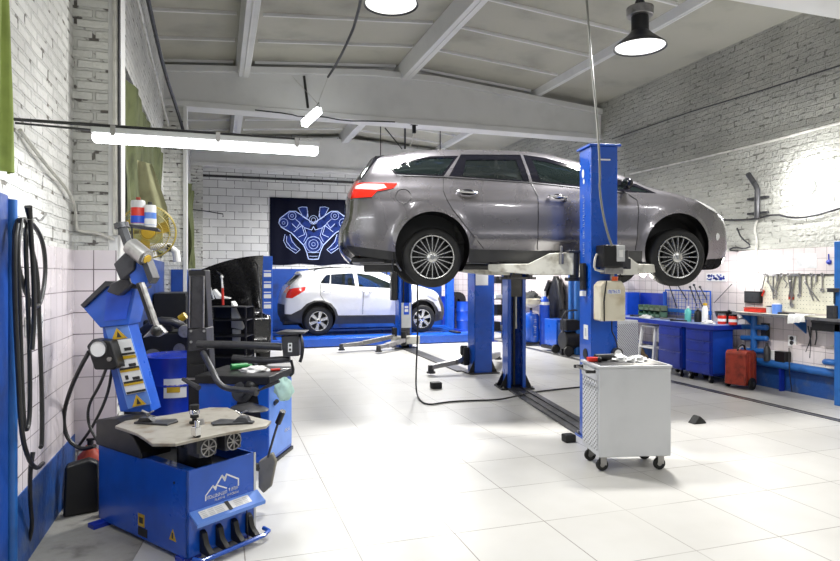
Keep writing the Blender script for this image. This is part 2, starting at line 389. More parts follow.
# pilaster bay: wall set round the window behind it
g = G().b2((XW-.3, 5.55, 0), (XW, 6.05, 5.3)); g.b2((XW-.3, 10.6, 0), (XW, 11.0, 5.3)); g.b2((XW-.3, 6.05, 0), (XW, 10.6, 1.95)); g.b2((XW-.3, 6.05, 3.62), (XW, 10.6, 5.3))
struct('wall_left_middle', g, 'brick_left', smooth=False)
g = G().b2((-.95, 11.3, 0), (-.66, YB, 1.6)); g.b2((-.95, 11.3, 3.4), (-.66, YB, 5.3)); g.b2((-.95, 11.3, 1.6), (-.66, 12.2, 3.4)); g.b2((-.95, 16.2, 1.6), (-.66, YB, 3.4))
struct('wall_left_far', g, 'brick_left', smooth=False)
struct('wall_left_pilaster', G().b2((-1.3, 5.2, 0), (-.73, 5.56, 5.2)), 'brick_pillar', smooth=False)
struct('wall_left_pilaster_far', G().b2((-1.1, 10.98, 0), (-.50, 11.34, 4.5)), 'brick_pillar', smooth=False)
struct('wall_back_pilaster', G().b2((-.75, 16.7, 0), (-.37, YB, 4.4)), 'brick_pillar', smooth=False)
# plastered edge strips beside the pilasters
n += 1; struct('trim_%d' % n, G().b2((-.79, 5.19, .9), (-.725, 5.6, 5.1)), 'beam', bevel=.006)
n += 1; struct('trim_%d' % n, G().b2((-.55, 10.96, 1.0), (-.49, 11.36, 4.4)), 'beam', bevel=.006)
# tiled dado and blue skirting band, left
n += 1; struct('trim_%d' % n, G().b2((XL, 3.72, .42), (XL+.012, 5.2, 1.79)), 'tile_left', smooth=False)
n += 1; struct('trim_%d' % n, G().b2((XL, 5.186, .3), (-.73, 5.2, 1.79)), 'tile_pillar', smooth=False)
struct('baseboard_left', G().b2((XL, 3.3, 0), (XL+.018, 5.19, .42)), 'blue_band', smooth=False)
# blue painted lower wall in the bays behind and on the back wall
n += 1; struct('trim_%d' % n, G().b2((XW, 5.56, 0), (XW+.012, 11.0, 1.82)), 'blue_wall', smooth=False)
n += 1; struct('trim_%d' % n, G().b2((-.52, 10.965, 0), (-.735, 10.98, 1.7)).b2((-.5, 10.97, 0), (-.487, 11.35, 1.7)), 'blue_wall', smooth=False)
n += 1; struct('trim_%d' % n, G().b2((-.66, 11.34, 0), (-.65, YB, 1.55)), 'blue_wall', smooth=False)
struct('baseboard_back', G().b2((-.75, 16.68, 0), (-.37, 16.7, 1.75)).b2((-.37, YB-.015, 0), (6.2, YB, 1.78)), 'blue_wall', smooth=False)
n += 1; struct('trim_%d' % n, G().b2((6.2, YB-.015, 0), (XR, YB, 1.98)), 'tile_pillar', smooth=False)
# right wall: tiles up to two metres, worn blue band below
n += 1; struct('trim_%d' % n, G().b2((XR-.014, 3.0, .30), (XR, YB, 1.97)), 'tile_right', smooth=False)
struct('baseboard_right', G().b2((XR-.03, 3.0, 0), (XR, YB, .31)), 'blue_band', smooth=False)
# white courses left of the poster top: mortar ledge
n += 1; struct('trim_%d' % n, G().b2((-.37, YB-.03, 4.16), (4.6, YB, 4.22)), 'dgrey', smooth=False)
# window of the middle bay (frame and dark panes) and of the far bay
g = G(); y0, y1 = 6.05, 10.6
for a, b in (((XW-.22, y0, 1.95), (XW-.14, y1, 2.02)), ((XW-.22, y0, 3.55), (XW-.14, y1, 3.62))): g.b2(a, b)
for k in range(4):
    yy = y0+k*(y1-y0-.07)/3; g.b2((XW-.22, yy, 1.95), (XW-.14, yy+.07, 3.62))
w = struct('window_1', g, 'beam', bevel=.005)
p = build('window_pane', G().b2((XW-.19, y0, 1.98), (XW-.18, y1, 3.6)), 'glass'); p.parent = w
g = G()
for a, b in (((-.84, 12.2, 1.6), (-.76, 16.2, 1.67)), ((-.84, 12.2, 3.33), (-.76, 16.2, 3.4)), ((-.84, 12.2, 1.6), (-.76, 12.27, 3.4)), ((-.84, 14.2, 1.6), (-.76, 14.27, 3.4)), ((-.84, 16.13, 1.6), (-.76, 16.2, 3.4))): g.b2(a, b)
w = struct('window_2', g, 'beam', bevel=.005)
p = build('window_pane', G().b2((-.81, 12.2, 1.62), (-.80, 16.2, 3.38)), 'glass'); p.parent = w
# blue door jamb close on the left
g = G().b2((-1.03, 2.9, 0), (-.985, 3.55, 2.0)); w = struct('door_1', g, 'blue_wall', bevel=.01)
g = G().tube([(-.985, 3.585, 0), (-.985, 3.585, 1.98)], .028, 12).box((-.995, 3.58, .03), (.07, .10, .06)); p = build('door_frame', g, 'blue_pipe'); p.parent = w
# drain channel across the floor on the right, and dirty concrete by the left wall with its shade painted in
n += 1
g = G(); a = Vector((6.52, 16.5, 0)); b = Vector((6.52, 3.0, 0))
g.b2((6.455, 3, -.01), (6.475, 16.5, .005)).b2((6.55, 3, -.01), (6.57, 16.5, .005)); g.mat(1).b2((6.475, 3, -.01), (6.55, 16.5, .0015))
struct('trim_%d' % n, g, ['dgrey', 'steel'], smooth=False)
n += 1
g = G(); g.pp([(-1.02, 3.0, .0), (-.55, 3.0, .0), (-.42, 4.1, 0), (-.2, 5.1, 0), (-.73, 5.19, 0), (-1.02, 5.19, 0)], (0, 0, .003))
struct('trim_%d' % n, g, 'floor_dirty_shaded', smooth=False)
# ================================================================ PLACES ON THE WALLS
# curtains
def curtain(name, label, cat, y0, y1, z0, z1, x, mats, sag=.0, seed=1, ny=60, nz=16, gather=0, xf=None, amp=1):
    g = G(); rd = random.Random(seed); vs = []; fs = []
    for j in range(nz+1):
        for i in range(ny+1):
            u = i/ny; v = j/nz
            yy = y0+(y1-y0)*u; zz = z0+(z1-z0)*v
            zz += -sag*u*(1-v)*.0
            if gather: zz = z1-(z1-z0)*(1-v)*(1-.35*math.sin(PI*u)*gather)
            xx = x-.10*(1-amp)*(amp < 1)+amp*(.05*math.sin(u*23+v*2.5)+.03*math.sin(u*51+1+v*4)+.03*math.sin(v*6+u*9))
            if xf: xx += xf(u, v)
            vs.append((xx, yy, zz))
    for j in range(nz):
        for i in range(ny): fs.append((j*(ny+1)+i, j*(ny+1)+i+1, (j+1)*(ny+1)+i+1, (j+1)*(ny+1)+i))
    k = len(vs); vs2 = [(a+.006, b, c) for a, b, c in vs]
    g.add(vs+vs2, fs+[tuple(k+q for q in f) for f in fs])
    return g
g = curtain('', '', '', 6.15, 10.5, 1.85, 3.52, XW+.06, 'green', gather=.3, amp=.55)
solo('curtain', 'dark green tarpaulin curtain sagging over the window beyond the brick pilaster', 'curtain', g, 'green', ang=80)
g = G()   # the paler loose end that hangs down over the fan
pts = [(148, 178), (160, 186), (166, 205), (172, 235), (171, 236), (160, 226), (146, 222), (140, 195)]
vv = [ay(px, py, 6.2) for px, py in pts]
n0 = 9; rows = [((137, 160), (152, 164)), ((138, 185), (160, 186)), ((141, 205), (167, 207)), ((148, 222), (171, 236))]
vs = []; fs = []
for (l, r) in rows:
    for k in range(n0):
        q = k/(n0-1); P_ = ay(l[0]+(r[0]-l[0])*q, l[1]+(r[1]-l[1])*q, 6.15+.018*math.sin(q*9)); vs.append(P_)
for j in range(len(rows)-1):
    for k in range(n0-1): fs.append((j*n0+k, j*n0+k+1, (j+1)*n0+k+1, (j+1)*n0+k))
kk = len(vs); g.add(vs+[v+Vector((0, .01, 0)) for v in vs], fs+[tuple(kk+q for q in f) for f in fs])
solo('tarpaulin', 'pale khaki tarpaulin end hanging down behind the spray cans and yellow fan', 'tarpaulin', g, 'khaki', ang=80)
g = curtain('', '', '', 2.9, 3.56, 2.1, 4.3, -.93, 'lime', seed=3, amp=.4)
solo('curtain', 'lime green curtain at the left edge above the blue door jamb', 'curtain', g, 'lime', ang=80)
g = curtain('', '', '', 12.3, 14.0, 1.75, 3.35, -.56, 'green', seed=5)
solo('curtain', 'narrow dark green curtain in the far left window near the back wall', 'curtain', g, 'green', ang=80)
# poster with the engine drawing
A0 = ay(270, 197, YB-.03); B0 = ay(430, 265, YB-.03)
T = Thing('poster', 'dark navy banner with a pale blue engine drawing on the back wall', 'poster', ((A0.x+B0.x)/2, YB-.03, B0.z))
x0, x1, z0, z1 = A0.x, A0.x+3.6, B0.z, A0.z
vs = []; fs = []; nx = 40
for i in range(nx+1):
    for zz in (z0, z1):
        for dy in (0, .026): vs.append((x0+(x1-x0)*i/nx, YB-.03+dy-(0 if dy else 1)*.008*math.sin(i*1.3), zz-.02*math.sin(i*.5)*(zz == z0)))
for i in range(nx):
    a = i*4; b = a+4
    fs += [(a, b, b+2, a+2), (a+1, a+3, b+3, b+1), (a, a+1, b+1, b), (a+2, b+2, b+3, a+3)]
T.part('banner_cloth', G().add(vs, fs), 'poster')
def pz(px, py, d=.05): # poster drawing coordinates
    sx = .178
    v = ay(260+px*sx, 190+py*sx, YB-.03); return Vector((v.x, YB-.03-d, v.z))
def stroke(g, pts, w=.013, closed=False, d=.016):
    P = [pz(px, py, d) for px, py in pts]
    Q = []
    if closed: P = P+[P[0]]
    for i in range(len(P)-1):
        a, b = P[i], P[i+1]; t = (b-a).normalized(); nn = Vector((-t.z, 0, t.x))*w/2
        g.pp([a-nn-t*w*.3, b-nn+t*w*.3, b+nn+t*w*.3, a+nn-t*w*.3], (0, .002, 0))
def circ(g, cx, cy, r, w=.012):
    stroke(g, [(cx+r*math.cos(2*PI*k/18), cy+r*math.sin(2*PI*k/18)) for k in range(18)], w, True)
g = G(); gf = G()
def both(fn, pts, **k):
    fn(pts, **k); fn([(600-a, b) for a, b in pts], **k)
FD = [.0125]
def fillp(pts): FD[0] += .0003; gf.pp([pz(a, b, FD[0]) for a, b in pts], (0, .0002, 0))
both(fillp, [(112, 165), (170, 118), (200, 122), (290, 190), (265, 235), (200, 250), (115, 200)])
both(fillp, [(175, 240), (230, 195), (300, 240), (300, 350), (270, 345)])
both(fillp, [(140, 250), (170, 260), (215, 330), (205, 352), (150, 310)])
both(fillp, [(215, 100), (262, 96), (272, 165), (245, 155)])
both(lambda p, **k: stroke(g, p, **k), [(105, 185), (112, 160), (165, 120), (200, 120), (245, 150), (300, 188)], w=.022)
both(lambda p, **k: stroke(g, p, **k), [(105, 185), (120, 210), (175, 240), (245, 310), (262, 350), (272, 388), (300, 390)], w=.022)
both(lambda p, **k: stroke(g, p), [(140, 250), (132, 285), (150, 320), (200, 356), (225, 335), (205, 318), (180, 290), (168, 250)])
both(lambda p, **k: stroke(g, p), [(150, 260), (148, 290), (175, 325), (205, 338)])
both(lambda p, **k: stroke(g, p), [(215, 102), (235, 95), (263, 97), (270, 150)])
both(lambda p, **k: stroke(g, p), [(215, 102), (240, 150), (262, 165), (268, 120)])
both(lambda p, **k: stroke(g, p), [(225, 190), (250, 212), (290, 225), (300, 205)])
both(lambda p, **k: stroke(g, p), [(190, 235), (235, 200), (250, 250), (215, 265)])
both(lambda p, **k: stroke(g, p), [(250, 215), (262, 255), (245, 290)])
both(lambda p, **k: stroke(g, p), [(200, 165), (225, 185), (205, 215), (180, 190)])
both(lambda p, **k: stroke(g, p), [(245, 310), (270, 270), (300, 262)])
both(lambda p, **k: stroke(g, p), [(268, 350), (300, 352)])
both(lambda p, **k: stroke(g, p), [(278, 372), (300, 373)])
for cx, cy, r in ((132, 185, 24), (180, 145, 22), (300, 168, 24), (300, 168, 12), (420, 145, 22), (468, 185, 24), (300, 305, 44), (300, 305, 26), (300, 305, 10), (132, 185, 8), (180, 145, 8), (420, 145, 8), (468, 185, 8)): circ(g, cx, cy, r)
T.part('printed_fill', gf, 'pfill', smooth=False); T.part('printed_drawing', g, 'pline', smooth=False)
# cables and conduits
def cable(label, pts, r=.012, mat='hose', cat='cable', name='cable', sm=1, group=None):
    return solo(name, label, cat, G().tube(pts, r, 6, smooth=sm), mat, group=group)
R_ = XR-.04
cable('white conduit sloping along the right brick wall above the car', [ax(a, b, R_) for a, b in ((630, 174), (700, 158), (770, 141), (845, 121))], .022, 'pipe', 'conduit', 'conduit', 0)
cable('thin grey cable on the upper right wall below the ceiling', [ax(a, b, R_) for a, b in ((612, 139), (690, 112), (760, 91), (845, 64))], .010, 'dgrey', 'cable', 'cable', 0)
cable('dark sagging cable along the right wall behind the bent pipe', [ax(a, b, R_) for a, b in ((722, 220), (738, 220), (756, 219), (775, 214), (792, 218), (810, 217), (838, 209), (848, 206))], .014, 'dgrey')
cable('grey flexible conduit dropping to the round wall lamp', [ax(a, b, R_) for a, b in ((757, 220), (754, 230), (757, 240), (756, 252), (756, 262))], .016, 'pipe', 'conduit', 'conduit')
cable('tangled short cable beside the front bumper of the raised car', [ax(a, b, R_) for a, b in ((737, 228), (741, 238), (752, 246), (744, 249), (735, 247), (728, 250), (738, 251))], .012, 'dgrey')
T = Thing('bent_pipe', 'dark bent pipe bracketed upright on the white brick wall', 'pipe', ax(757, 217, R_))
T.part('pipe_body', G().tube([ax(757, 218, R_-.05), ax(757.5, 190, R_-.05), ax(756, 186, R_-.05), ax(748, 174, R_-.05)], .038, 12), 'dgrey')
for yy in (198, 213): T.part('bracket', G().box(ax(758, yy, R_), (.06, .34, .03)), 'dgrey')
# flood lamp (bright), round bulkhead lamp, work lamp
def walllamp(label, px, py, r, mat, cat='wall lamp', name='wall_lamp', X=XR, depth=.12):
    c = ax(px, py, X-.05); T = Thing(name, label, cat, (c.x, c.y, c.z-r))
    T.part('housing', G().cyl((X-.001, c.y, c.z), (X-depth*.6, c.y, c.z), r*.96, r*.9, 28), 'white')
    T.part('glass_cover', G().lathe([(r*.97, 0), (r*.9, depth*.4), (r*.6, depth*.7), (.001, depth*.8)], (X-depth*.55, c.y, c.z), (-1, 0, 0), 28), mat)
    return c
c1 = walllamp('round white bulkhead lamp on the wall below the bent pipe', 753, 267, .115, 'bulb')
c2 = walllamp('glaring white flood lamp high on the right brick wall', 808, 187, .10, 'floodl')
bl_ = bpy.data.lights.new('bulkhead_light', 'POINT'); bl_.energy = 11; bl_.shadow_soft_size = .1; bo = bpy.data.objects.new('bulkhead_light', bl_); COL.objects.link(bo); bo.location = (XR-.28, c1.y, c1.z)
fl_ = bpy.data.lights.new('flood_light', 'POINT'); fl_.energy = 50; fl_.shadow_soft_size = .08; fo = bpy.data.objects.new('flood_light', fl_); COL.objects.link(fo); fo.location = (XR-.30, c2.y, c2.z)
# LED tube light on its rod from the left wall
a = Vector((-1.02, 3.8, 2.46)); b = Vector((.75, 3.8, 2.36))
zt = 2.38
T = Thing('tube_light', 'long glowing LED tube light on a steel rod off the left wall', 'lamp', (0, 3.8, zt-.05))
T.part('rod', G().tube([(-1.03, 3.8, zt+.05), (.47, 3.8, zt+.045)], .009, 8).tube([(-1.03, 3.82, zt+.035), (-.66, 3.8, zt+.02)], .006, 6), 'dgrey')
T.part('lamp_housing', G().b2((-.66, 3.765, zt), (.585, 3.835, zt+.035)), 'grey', bevel=.006)
T.part('diffuser', G().b2((-.655, 3.76, zt-.045), (.58, 3.84, zt)), 'tube', bevel=.015)
for xx in (-.55, .0, .45): T.part('clip', G().b2((xx-.012, 3.755, zt-.012), (xx+.012, 3.845, zt+.045)), 'steel')
cable('grey conduit from the tube light bracket down to the pilaster', [(-1.01, 3.83, 2.38), (-1.0, 4.3, 2.28), (-1.0, 4.9, 2.20), (-1.0, 5.14, 2.10), (-1.0, 5.16, 1.95), (-.98, 5.16, 1.93), (-.85, 5.16, 1.92), (-.74, 5.15, 1.87)], .012, 'pipe', 'conduit', 'conduit')
for k, (px, w_) in enumerate(((115, .02), (119, .012))):
    cable(('white' if k == 0 else 'grey')+' riser conduit down the brick pilaster edge', [ay(px, -30, 5.17), ay(px+.5, 235, 5.17)], w_, 'pipe' if k == 0 else 'dgrey', 'conduit', 'conduit', 0)
cable('thick grey cable swagged down the left wall to the beam end', [(-.8, 5.7, 5.1), (-.78, 6.6, 4.95), (-.76, 8, 4.72), (-.74, 9.6, 4.55), (-.62, 10.7, 4.25), (-.52, 10.9, 3.9), (-.48, 10.9, 3.7)], .028, 'dgrey')
cable('second cable swagged under the thick one along the left wall', [(-.8, 5.7, 4.6), (-.78, 7.5, 4.35), (-.77, 9.5, 4.15), (-.76, 10.8, 4.02)], .018, 'pipe')
cable('thin rusty rod sticking out of the back wall pilaster', [ay(187, 209, 16.6), ay(205, 211, 16.6), ay(223, 214, 16.6), ay(223, 217, 16.6)], .014, 'dgrey', 'rod', 'rod', 0)
# pendants
def pendant(label, c, r, top, light=None):
    T = Thing('pendant_lamp', label, 'lamp', c, group='high bay pendant lamps')
    h = r*.62
    T.part('lamp_shade', G().lathe([(r, 0), (r*.97, .02), (r*.8, h*.35), (r*.5, h*.75), (r*.36, h), (r*.34, h+.005), (r*.42, h*.72), (r*.74, h*.30), (r*.94, .012), (r, 0)], c, n=40), 'dgrey')
    T.part('diffuser', G().lathe([(.001, .012), (r*.6, .008), (r*.95, .014), (r*.95, .02), (.001, .02)], c, n=40), 'lampdisc')
    T.part('heat_sink', G().cyl(c+Vector((0, 0, h)), c+Vector((0, 0, h+r*.6)), r*.33, r*.33, 24), 'black')
    g = G().cyl(c+Vector((0, 0, h+r*.6)), c+Vector((0, 0, h+r*.95)), r*.5, r*.52, 28)
    T.part('driver_collar', g, 'steel', bevel=.01)
    T.part('hook_stem', G().cyl(c+Vector((0, 0, h+r*.9)), c+Vector((0, 0, top-c.z)), .012, .012, 8).cyl(c+Vector((.06, 0, h+r*.9)), c+Vector((.0, 0, h+r*1.5)), .02, .02, 8).cyl(c+Vector((-.06, 0, h+r*.9)), c+Vector((.0, 0, h+r*1.5)), .02, .02, 8), 'dgrey')
    ld = bpy.data.lights.new('lamp_light', 'AREA'); ld.shape = 'DISK'; ld.size = r*1.7; ld.energy = light; ld.color = (1, .99, .96)
    lo = bpy.data.objects.new('lamp_light', ld); COL.objects.link(lo); lo.parent = T.o; lo.location = (0, 0, -.01)
    ld.spread = math.radians(175)
PE = 175
pendant('high bay pendant lamp hanging nearer the right wall, whole shade in view', cz(640, 48, 6.5)+Vector((0, 0, .0)), .27, ceil_z(4.2), PE*1.25)
pendant('high bay pendant lamp cut off by the top edge of the picture', cz(391, 5, 6.1), .27, ceil_z(1.6), PE)
pendant('added high bay pendant lamp hidden behind the raised car, lighting the back of the hall', Vector((5.0, 13.8, 4.0)), .27, ceil_z(5.0), PE*2.2)  # unseen lamp, added to light the rear of the hall
pendant('second added high bay pendant lamp above the white crossover, hidden by the raised car', Vector((3.75, 14.6, 3.8)), .27, ceil_z(3.75), PE*2)  # another unseen lamp, put in to brighten the middle and back
for q, (x, y) in enumerate(((.4, .6), (3.0, .4), (5.8, .6))):
    pendant('high bay pendant lamp behind the camera, %s of the row' % ('left', 'middle', 'right')[q], Vector((x, y, 4.0)), .27, ceil_z(x), 55)
# small tilted LED bar under the beam
a = ay(304, 124, 10.4); b = ay(319, 110, 10.0)
T = Thing('led_batten', 'short glowing LED bar hanging tilted in front of the big beam', 'lamp', (a+b)/2)
T.part('diffuser', G().tube([a, b], .07, 4), 'tube'); tl_ = bpy.data.lights.new('batten_light', 'AREA'); tl_.energy = 95; tl_.size = .3; to = bpy.data.objects.new('batten_light', tl_); COL.objects.link(to); to.location = (a+b)/2+Vector((0, 0, -.20)); T.part('lamp_hook', G().tube([b, b+Vector((.0, 0, .12)), b+Vector((-.07, 0, .02))], .01, 6), 'dgrey')
T.part('support_wire', G().tube([b+Vector((-.02, 0, .1)), ay(328, 77, 10.2)], .004, 5).tube([b+Vector((-.02, 0, .1)), ay(292, 76, 10.8)], .004, 5), 'pipe')
cable('black cable hanging from the ceiling to a knot above the tilted LED bar', [cz(368, -40, 6.2), cz(357, 20, 8.0), cz(344, 50, 8.8), cz(334, 68, 9.7), cz(328, 77, 10.2)], .019)
cable('black strap hanging in front of the beam left of the LED bar', [ay(304, 76, 10.92), ay(306, 92, 10.92), ay(308, 108, 10.92)], .022)
cable('dark cable drooping along the lower edge of the big beam', [ay(255, 110, 10.9), ay(290, 114, 10.9), ay(300, 117, 10.85), ay(320, 116, 10.85), ay(345, 121, 10.85), ay(368, 121, 10.85), ay(395, 122, 10.9)], .011)
T = Thing('hanger_rods', 'thin hanger rods and wires below the beam over the car roof', 'hanger', ay(405, 148, 12.5))
T.part('rod', G().tube([ay(405, 126, 12.5), ay(405, 149, 12.5)], .02, 6), 'dgrey'); T.part('rod', G().tube([ay(385, 128, 12.5), ay(402, 149, 12.5)], .012, 6), 'dgrey')
T.part('wire', G().tube([ay(413, 125, 12.5), ay(413, 140, 12.5), ay(409, 148, 12.5)], .014, 6, smooth=1), 'pipe')
solo('beam_hook', 'small black hook block under the big beam above the car roof', 'hook', G().box(ay(414, 129, 11.0), (.06, .05, .16)).box(ay(414, 124.5, 11.0), (.14, .05, .03)), 'black')
# ================================================================ CARS
def interp(tab, x):
    if x <= tab[0][0]: return tab[0][1]
    for (a, fa), (b, fb) in zip(tab, tab[1:]):
        if x <= b:
            t = (x-a)/(b-a); t2 = t*t*(3-2*t)*.5+t*.5
            return fa+(fb-fa)*t2
    return tab[-1][1]
def inpoly(x, y, P):
    c = False; j = len(P)-1
    for i in range(len(P)):
        xi, yi = P[i]; xj, yj = P[j]
        if (yi > y) != (yj > y) and x < (xj-xi)*(y-yi)/(yj-yi)+xi: c = not c
        j = i
    return c
def resample(P, step, closed=True):
    out = []; n = len(P)
    for i in range(n if closed else n-1):
        a = P[i]; b = P[(i+1) % n]; d = math.hypot(b[0]-a[0], b[1]-a[1]); k = max(1, int(round(d/step)))
        out += [(a[0]+(b[0]-a[0])*q/k, a[1]+(b[1]-a[1])*q/k) for q in range(k)]
    if not closed: out.append(P[-1])
    return out
def chaikin(P, it=1):
    for _ in range(it):
        Q = [P[0]]
        for a, b in zip(P, P[1:]): Q += [tuple(a[k]*.75+b[k]*.25 for k in range(len(a))), tuple(a[k]*.25+b[k]*.75 for k in range(len(a)))]
        P = Q+[P[-1]]
    return P
def car(T, S):
    top = S['top']                       # [(x, z, crown, tag)] rear bottom -> over the roof -> front bottom
    pts = [(p[0], p[1]) for p in top]
    tp = resample(pts, .035, False)
    # smooth the upper outline a little, keep the ends
    for _ in range(3): tp = [tp[0]]+[tuple((tp[i-1][k]+2*tp[i][k]+tp[i+1][k])/4 for k in (0, 1)) for i in range(1, len(tp)-1)]+[tp[-1]]
    tags = []; crown = []
    cum = [0]
    for a, b in zip(pts, pts[1:]): cum.append(cum[-1]+math.hypot(b[0]-a[0], b[1]-a[1]))
    cs = [0]
    for a, b in zip(tp, tp[1:]): cs.append(cs[-1]+math.hypot(b[0]-a[0], b[1]-a[1]))
    for s in cs:
        s *= cum[-1]/cs[-1]; i = 0
        while i < len(cum)-2 and s > cum[i+1]: i += 1
        t = (s-cum[i])/(cum[i+1]-cum[i]); crown.append(top[i][2]*(1-t)+top[i+1][2]*t); tags.append(top[i][3])
    for _ in range(4): crown = [crown[0]]+[(crown[i-1]+2*crown[i]+crown[i+1])/4 for i in range(1, len(crown)-1)]+[crown[-1]]
    bot = resample(S['bottom'], .05, False)       # front -> rear along the sill
    outline = tp+bot[1:-1]
    ra = S['arch_r']; wb = S['wb']; az = S['arch_z']
    fil = S['fillet']
    def dtop(x, z):
        best = 9
        for a, b in zip(tp[::2], tp[2::2]):
            dx, dz = b[0]-a[0], b[1]-a[1]; L2 = dx*dx+dz*dz+1e-9
            t = max(0, min(1, ((x-a[0])*dx+(z-a[1])*dz)/L2)); q = math.hypot(x-a[0]-dx*t, z-a[1]-dz*t)
            if q < best: best = q
        return best
    def f(x, z, d=None):
        y = interp(S['W'], z)*interp(S['P'], x)
        for cx in (0, wb):
            q = math.hypot(x-cx, z-az[0 if cx == 0 else 1])-ra
            if q > -.02 and z < .98: y += .024*math.exp(-(max(q, 0)/.04)**2)
        y += S.get('crease', lambda x, z: 0)(x, z)
        if d is None: d = dtop(x, z)
        if d < fil: y -= fil-math.sqrt(max(0, fil*fil-(fil-d)**2))
        return y
    # 2D vertices
    V = []; E_ = []
    def loop(P, closed=True):
        o = len(V); V.extend(P); n = len(P)
        for i in range(n if closed else n-1): E_.append((o+i, o+(i+1) % n))
    loop(outline)
    regs = S['regions']
    for r in regs: loop(resample(r['poly'], .05))
    arcs = []
    for k, cx in enumerate((0, wb)):
        zc = az[k]; arc = [(cx+ra*math.cos(t), zc+ra*math.sin(t)) for t in [PI*1.25-PI*1.5*i/40 for i in range(41)]]
        loop(arc, False); arcs.append((cx, zc))
    x = min(p[0] for p in tp)
    # rings just inside the upper outline
    nn = len(tp)
    for dist in (.006, .02, .045, .08):
        for i in range(1, nn-1):
            tx, tz = tp[i+1][0]-tp[i-1][0], tp[i+1][1]-tp[i-1][1]; l = math.hypot(tx, tz); V.append((tp[i][0]+tz/l*dist, tp[i][1]-tx/l*dist))
    i0 = int(min(p[0] for p in outline)/.045)-1
    xx = i0*.045
    while xx < max(p[0] for p in outline):
        zz = .2
        while zz < 1.6:
            if inpoly(xx, zz, outline): V.append((xx+.004*math.sin(zz*91), zz+.004*math.sin(xx*77)))
            zz += .045
        xx += .045
    res = delaunay_2d_cdt([Vector(p) for p in V], E_, [], 0, 1e-4)
    v2 = [(p.x, p.y) for p in res[0]]; tris = res[2]
    ys = [f(*p) for p in v2]
    groups = {}
    for t in tris:
        cx = sum(v2[i][0] for i in t)/3; cz_ = sum(v2[i][1] for i in t)/3
        if not inpoly(cx, cz_, outline): continue
        if any(math.hypot(cx-a, cz_-b) < ra-.001 or (abs(cx-a) < ra*.72 and cz_ < b) for a, b in arcs): continue
        key = -1
        for i, r in enumerate(regs):
            if inpoly(cx, cz_, r['poly']): key = i
        groups.setdefault(key, []).append(t)
    made = {}
    for sgn in (-1, 1):
        for key, ts in sorted(groups.items()):
            off = regs[key].get('off', 0) if key >= 0 else 0
            idx = {}; vs = []; fs = []
            for t in ts:
                q = []
                for i in t:
                    if i not in idx: idx[i] = len(vs); vs.append((v2[i][0], sgn*(ys[i]-off), v2[i][1]))
                    q.append(idx[i])
                fs.append(q if sgn < 0 else q[::-1])
            g = G().add(vs, fs)
            if key < 0: name, mat, par = 'body_shell', S['paint'], None
            else:
                r = regs[key]; name, mat = r['name'], r['mat']; par = made.get((sgn, r.get('in'))) if r.get('in') else None
            o = T.part(name, g, mat, parent=par, ang=60)
            made[(sgn, name)] = o
    # the cap across the car
    def capnormal(i):
        a = tp[max(i-1, 0)]; b = tp[min(i+1, nn-1)]; tx, tz = b[0]-a[0], b[1]-a[1]; l = math.hypot(tx, tz); return (-tz/l, tx/l)
    nt_ = 28; grid = []
    for i, p in enumerate(tp):
        yb = f(p[0], p[1], 0.0); nx_, nz_ = capnormal(i); row = []
        for k in range(nt_+1):
            t = -1+2*k/nt_; t = math.copysign(1-(1-abs(t))**1.35, t)
            h = crown[i]*(1-abs(t)**2.4); row.append((p[0]+nx_*h, t*yb, p[1]+nz_*h))
        grid.append(row)
    caps = {}
    for i in range(nn-1):
        tag = tags[i]
        for k in range(nt_):
            tt = abs(grid[i][k][1]+grid[i][k+1][1])/2/max(.01, abs(grid[i][0][1]))
            tg = tag
            for (t0, t1, i_tag, new) in S.get('capsub', []):
                if i_tag == tag and t0 <= tt < t1: tg = new
            caps.setdefault(tg, []).append((i, k))
    cobj = {}
    for tg, cells in caps.items():
        idx = {}; vs = []; fs = []
        for i, k in cells:
            q = []
            for a, b in ((i, k), (i+1, k), (i+1, k+1), (i, k+1)):
                if (a, b) not in idx: idx[(a, b)] = len(vs); vs.append(grid[a][b])
                q.append(idx[(a, b)])
            fs.append(q)
        if tg == 'skip': continue
        cobj[tg] = T.part(tg, G().add(vs, fs), S['capmat'].get(tg, S['paint']), ang=60)
    # wheel wells and floor pan
    for (cx, zc) in arcs:
        m_ = 24; row = []
        for i in range(m_+1):
            t = PI*1.2-PI*1.4*i/m_; row.append((cx+(ra+.002)*math.cos(t), zc+(ra+.002)*math.sin(t)))
        for sgn in (-1, 1):
            vs = []; g = G()
            for (a, b) in row:
                vs += [(a, sgn*(f(a, b)-.004), b), (a, sgn*.56, b)]
            g.add(vs, [(2*i, 2*i+1, 2*i+3, 2*i+2) for i in range(m_)]+[tuple(range(1, 2*m_+2, 2))])
            T.part('wheel_well', g, 'black', ang=50)
    g = G(); z0 = S['pan']
    g.b2((-.75, -.52, z0), (wb+.55, .52, z0+.16)); g.b2((ra+.03, -.80, z0), (wb-ra-.03, .80, z0+.10))
    g.cyl((-.2, .3, z0), (wb*.8, .2, z0-.02), .05, n=10); g.cyl((-.7, .3, z0+.02), (-.35, .3, z0+.02), .11, n=14)
    for cx in (0, wb): g.cyl((cx, -.62, S['hub']), (cx, .62, S['hub']), .04, n=10)
    T.part('underbody', g, 'clad', bevel=.01)
    # seats and dash seen through the glass
    zs = S['pan']+.12
    for sx in S['seats']:
        for sy in (-.38, .38):
            g = G().box((sx, sy, zs+.18), (.5, .5, .16)).box((sx-.26, sy, zs+.50), (.14, .48, .58), Matrix.Rotation(-.2, 3, 'Y')).box((sx-.36, sy, zs+.86), (.08, .26, .17))
            T.part('car_seat', g, S.get('seatmat', 'seat') if sx > 1 else 'seat', bevel=.03)
    g = G().box((S['dash'], 0, zs+.46), (.4, 1.3, .3)); T.part('dashboard', g, 'seat', bevel=.05)
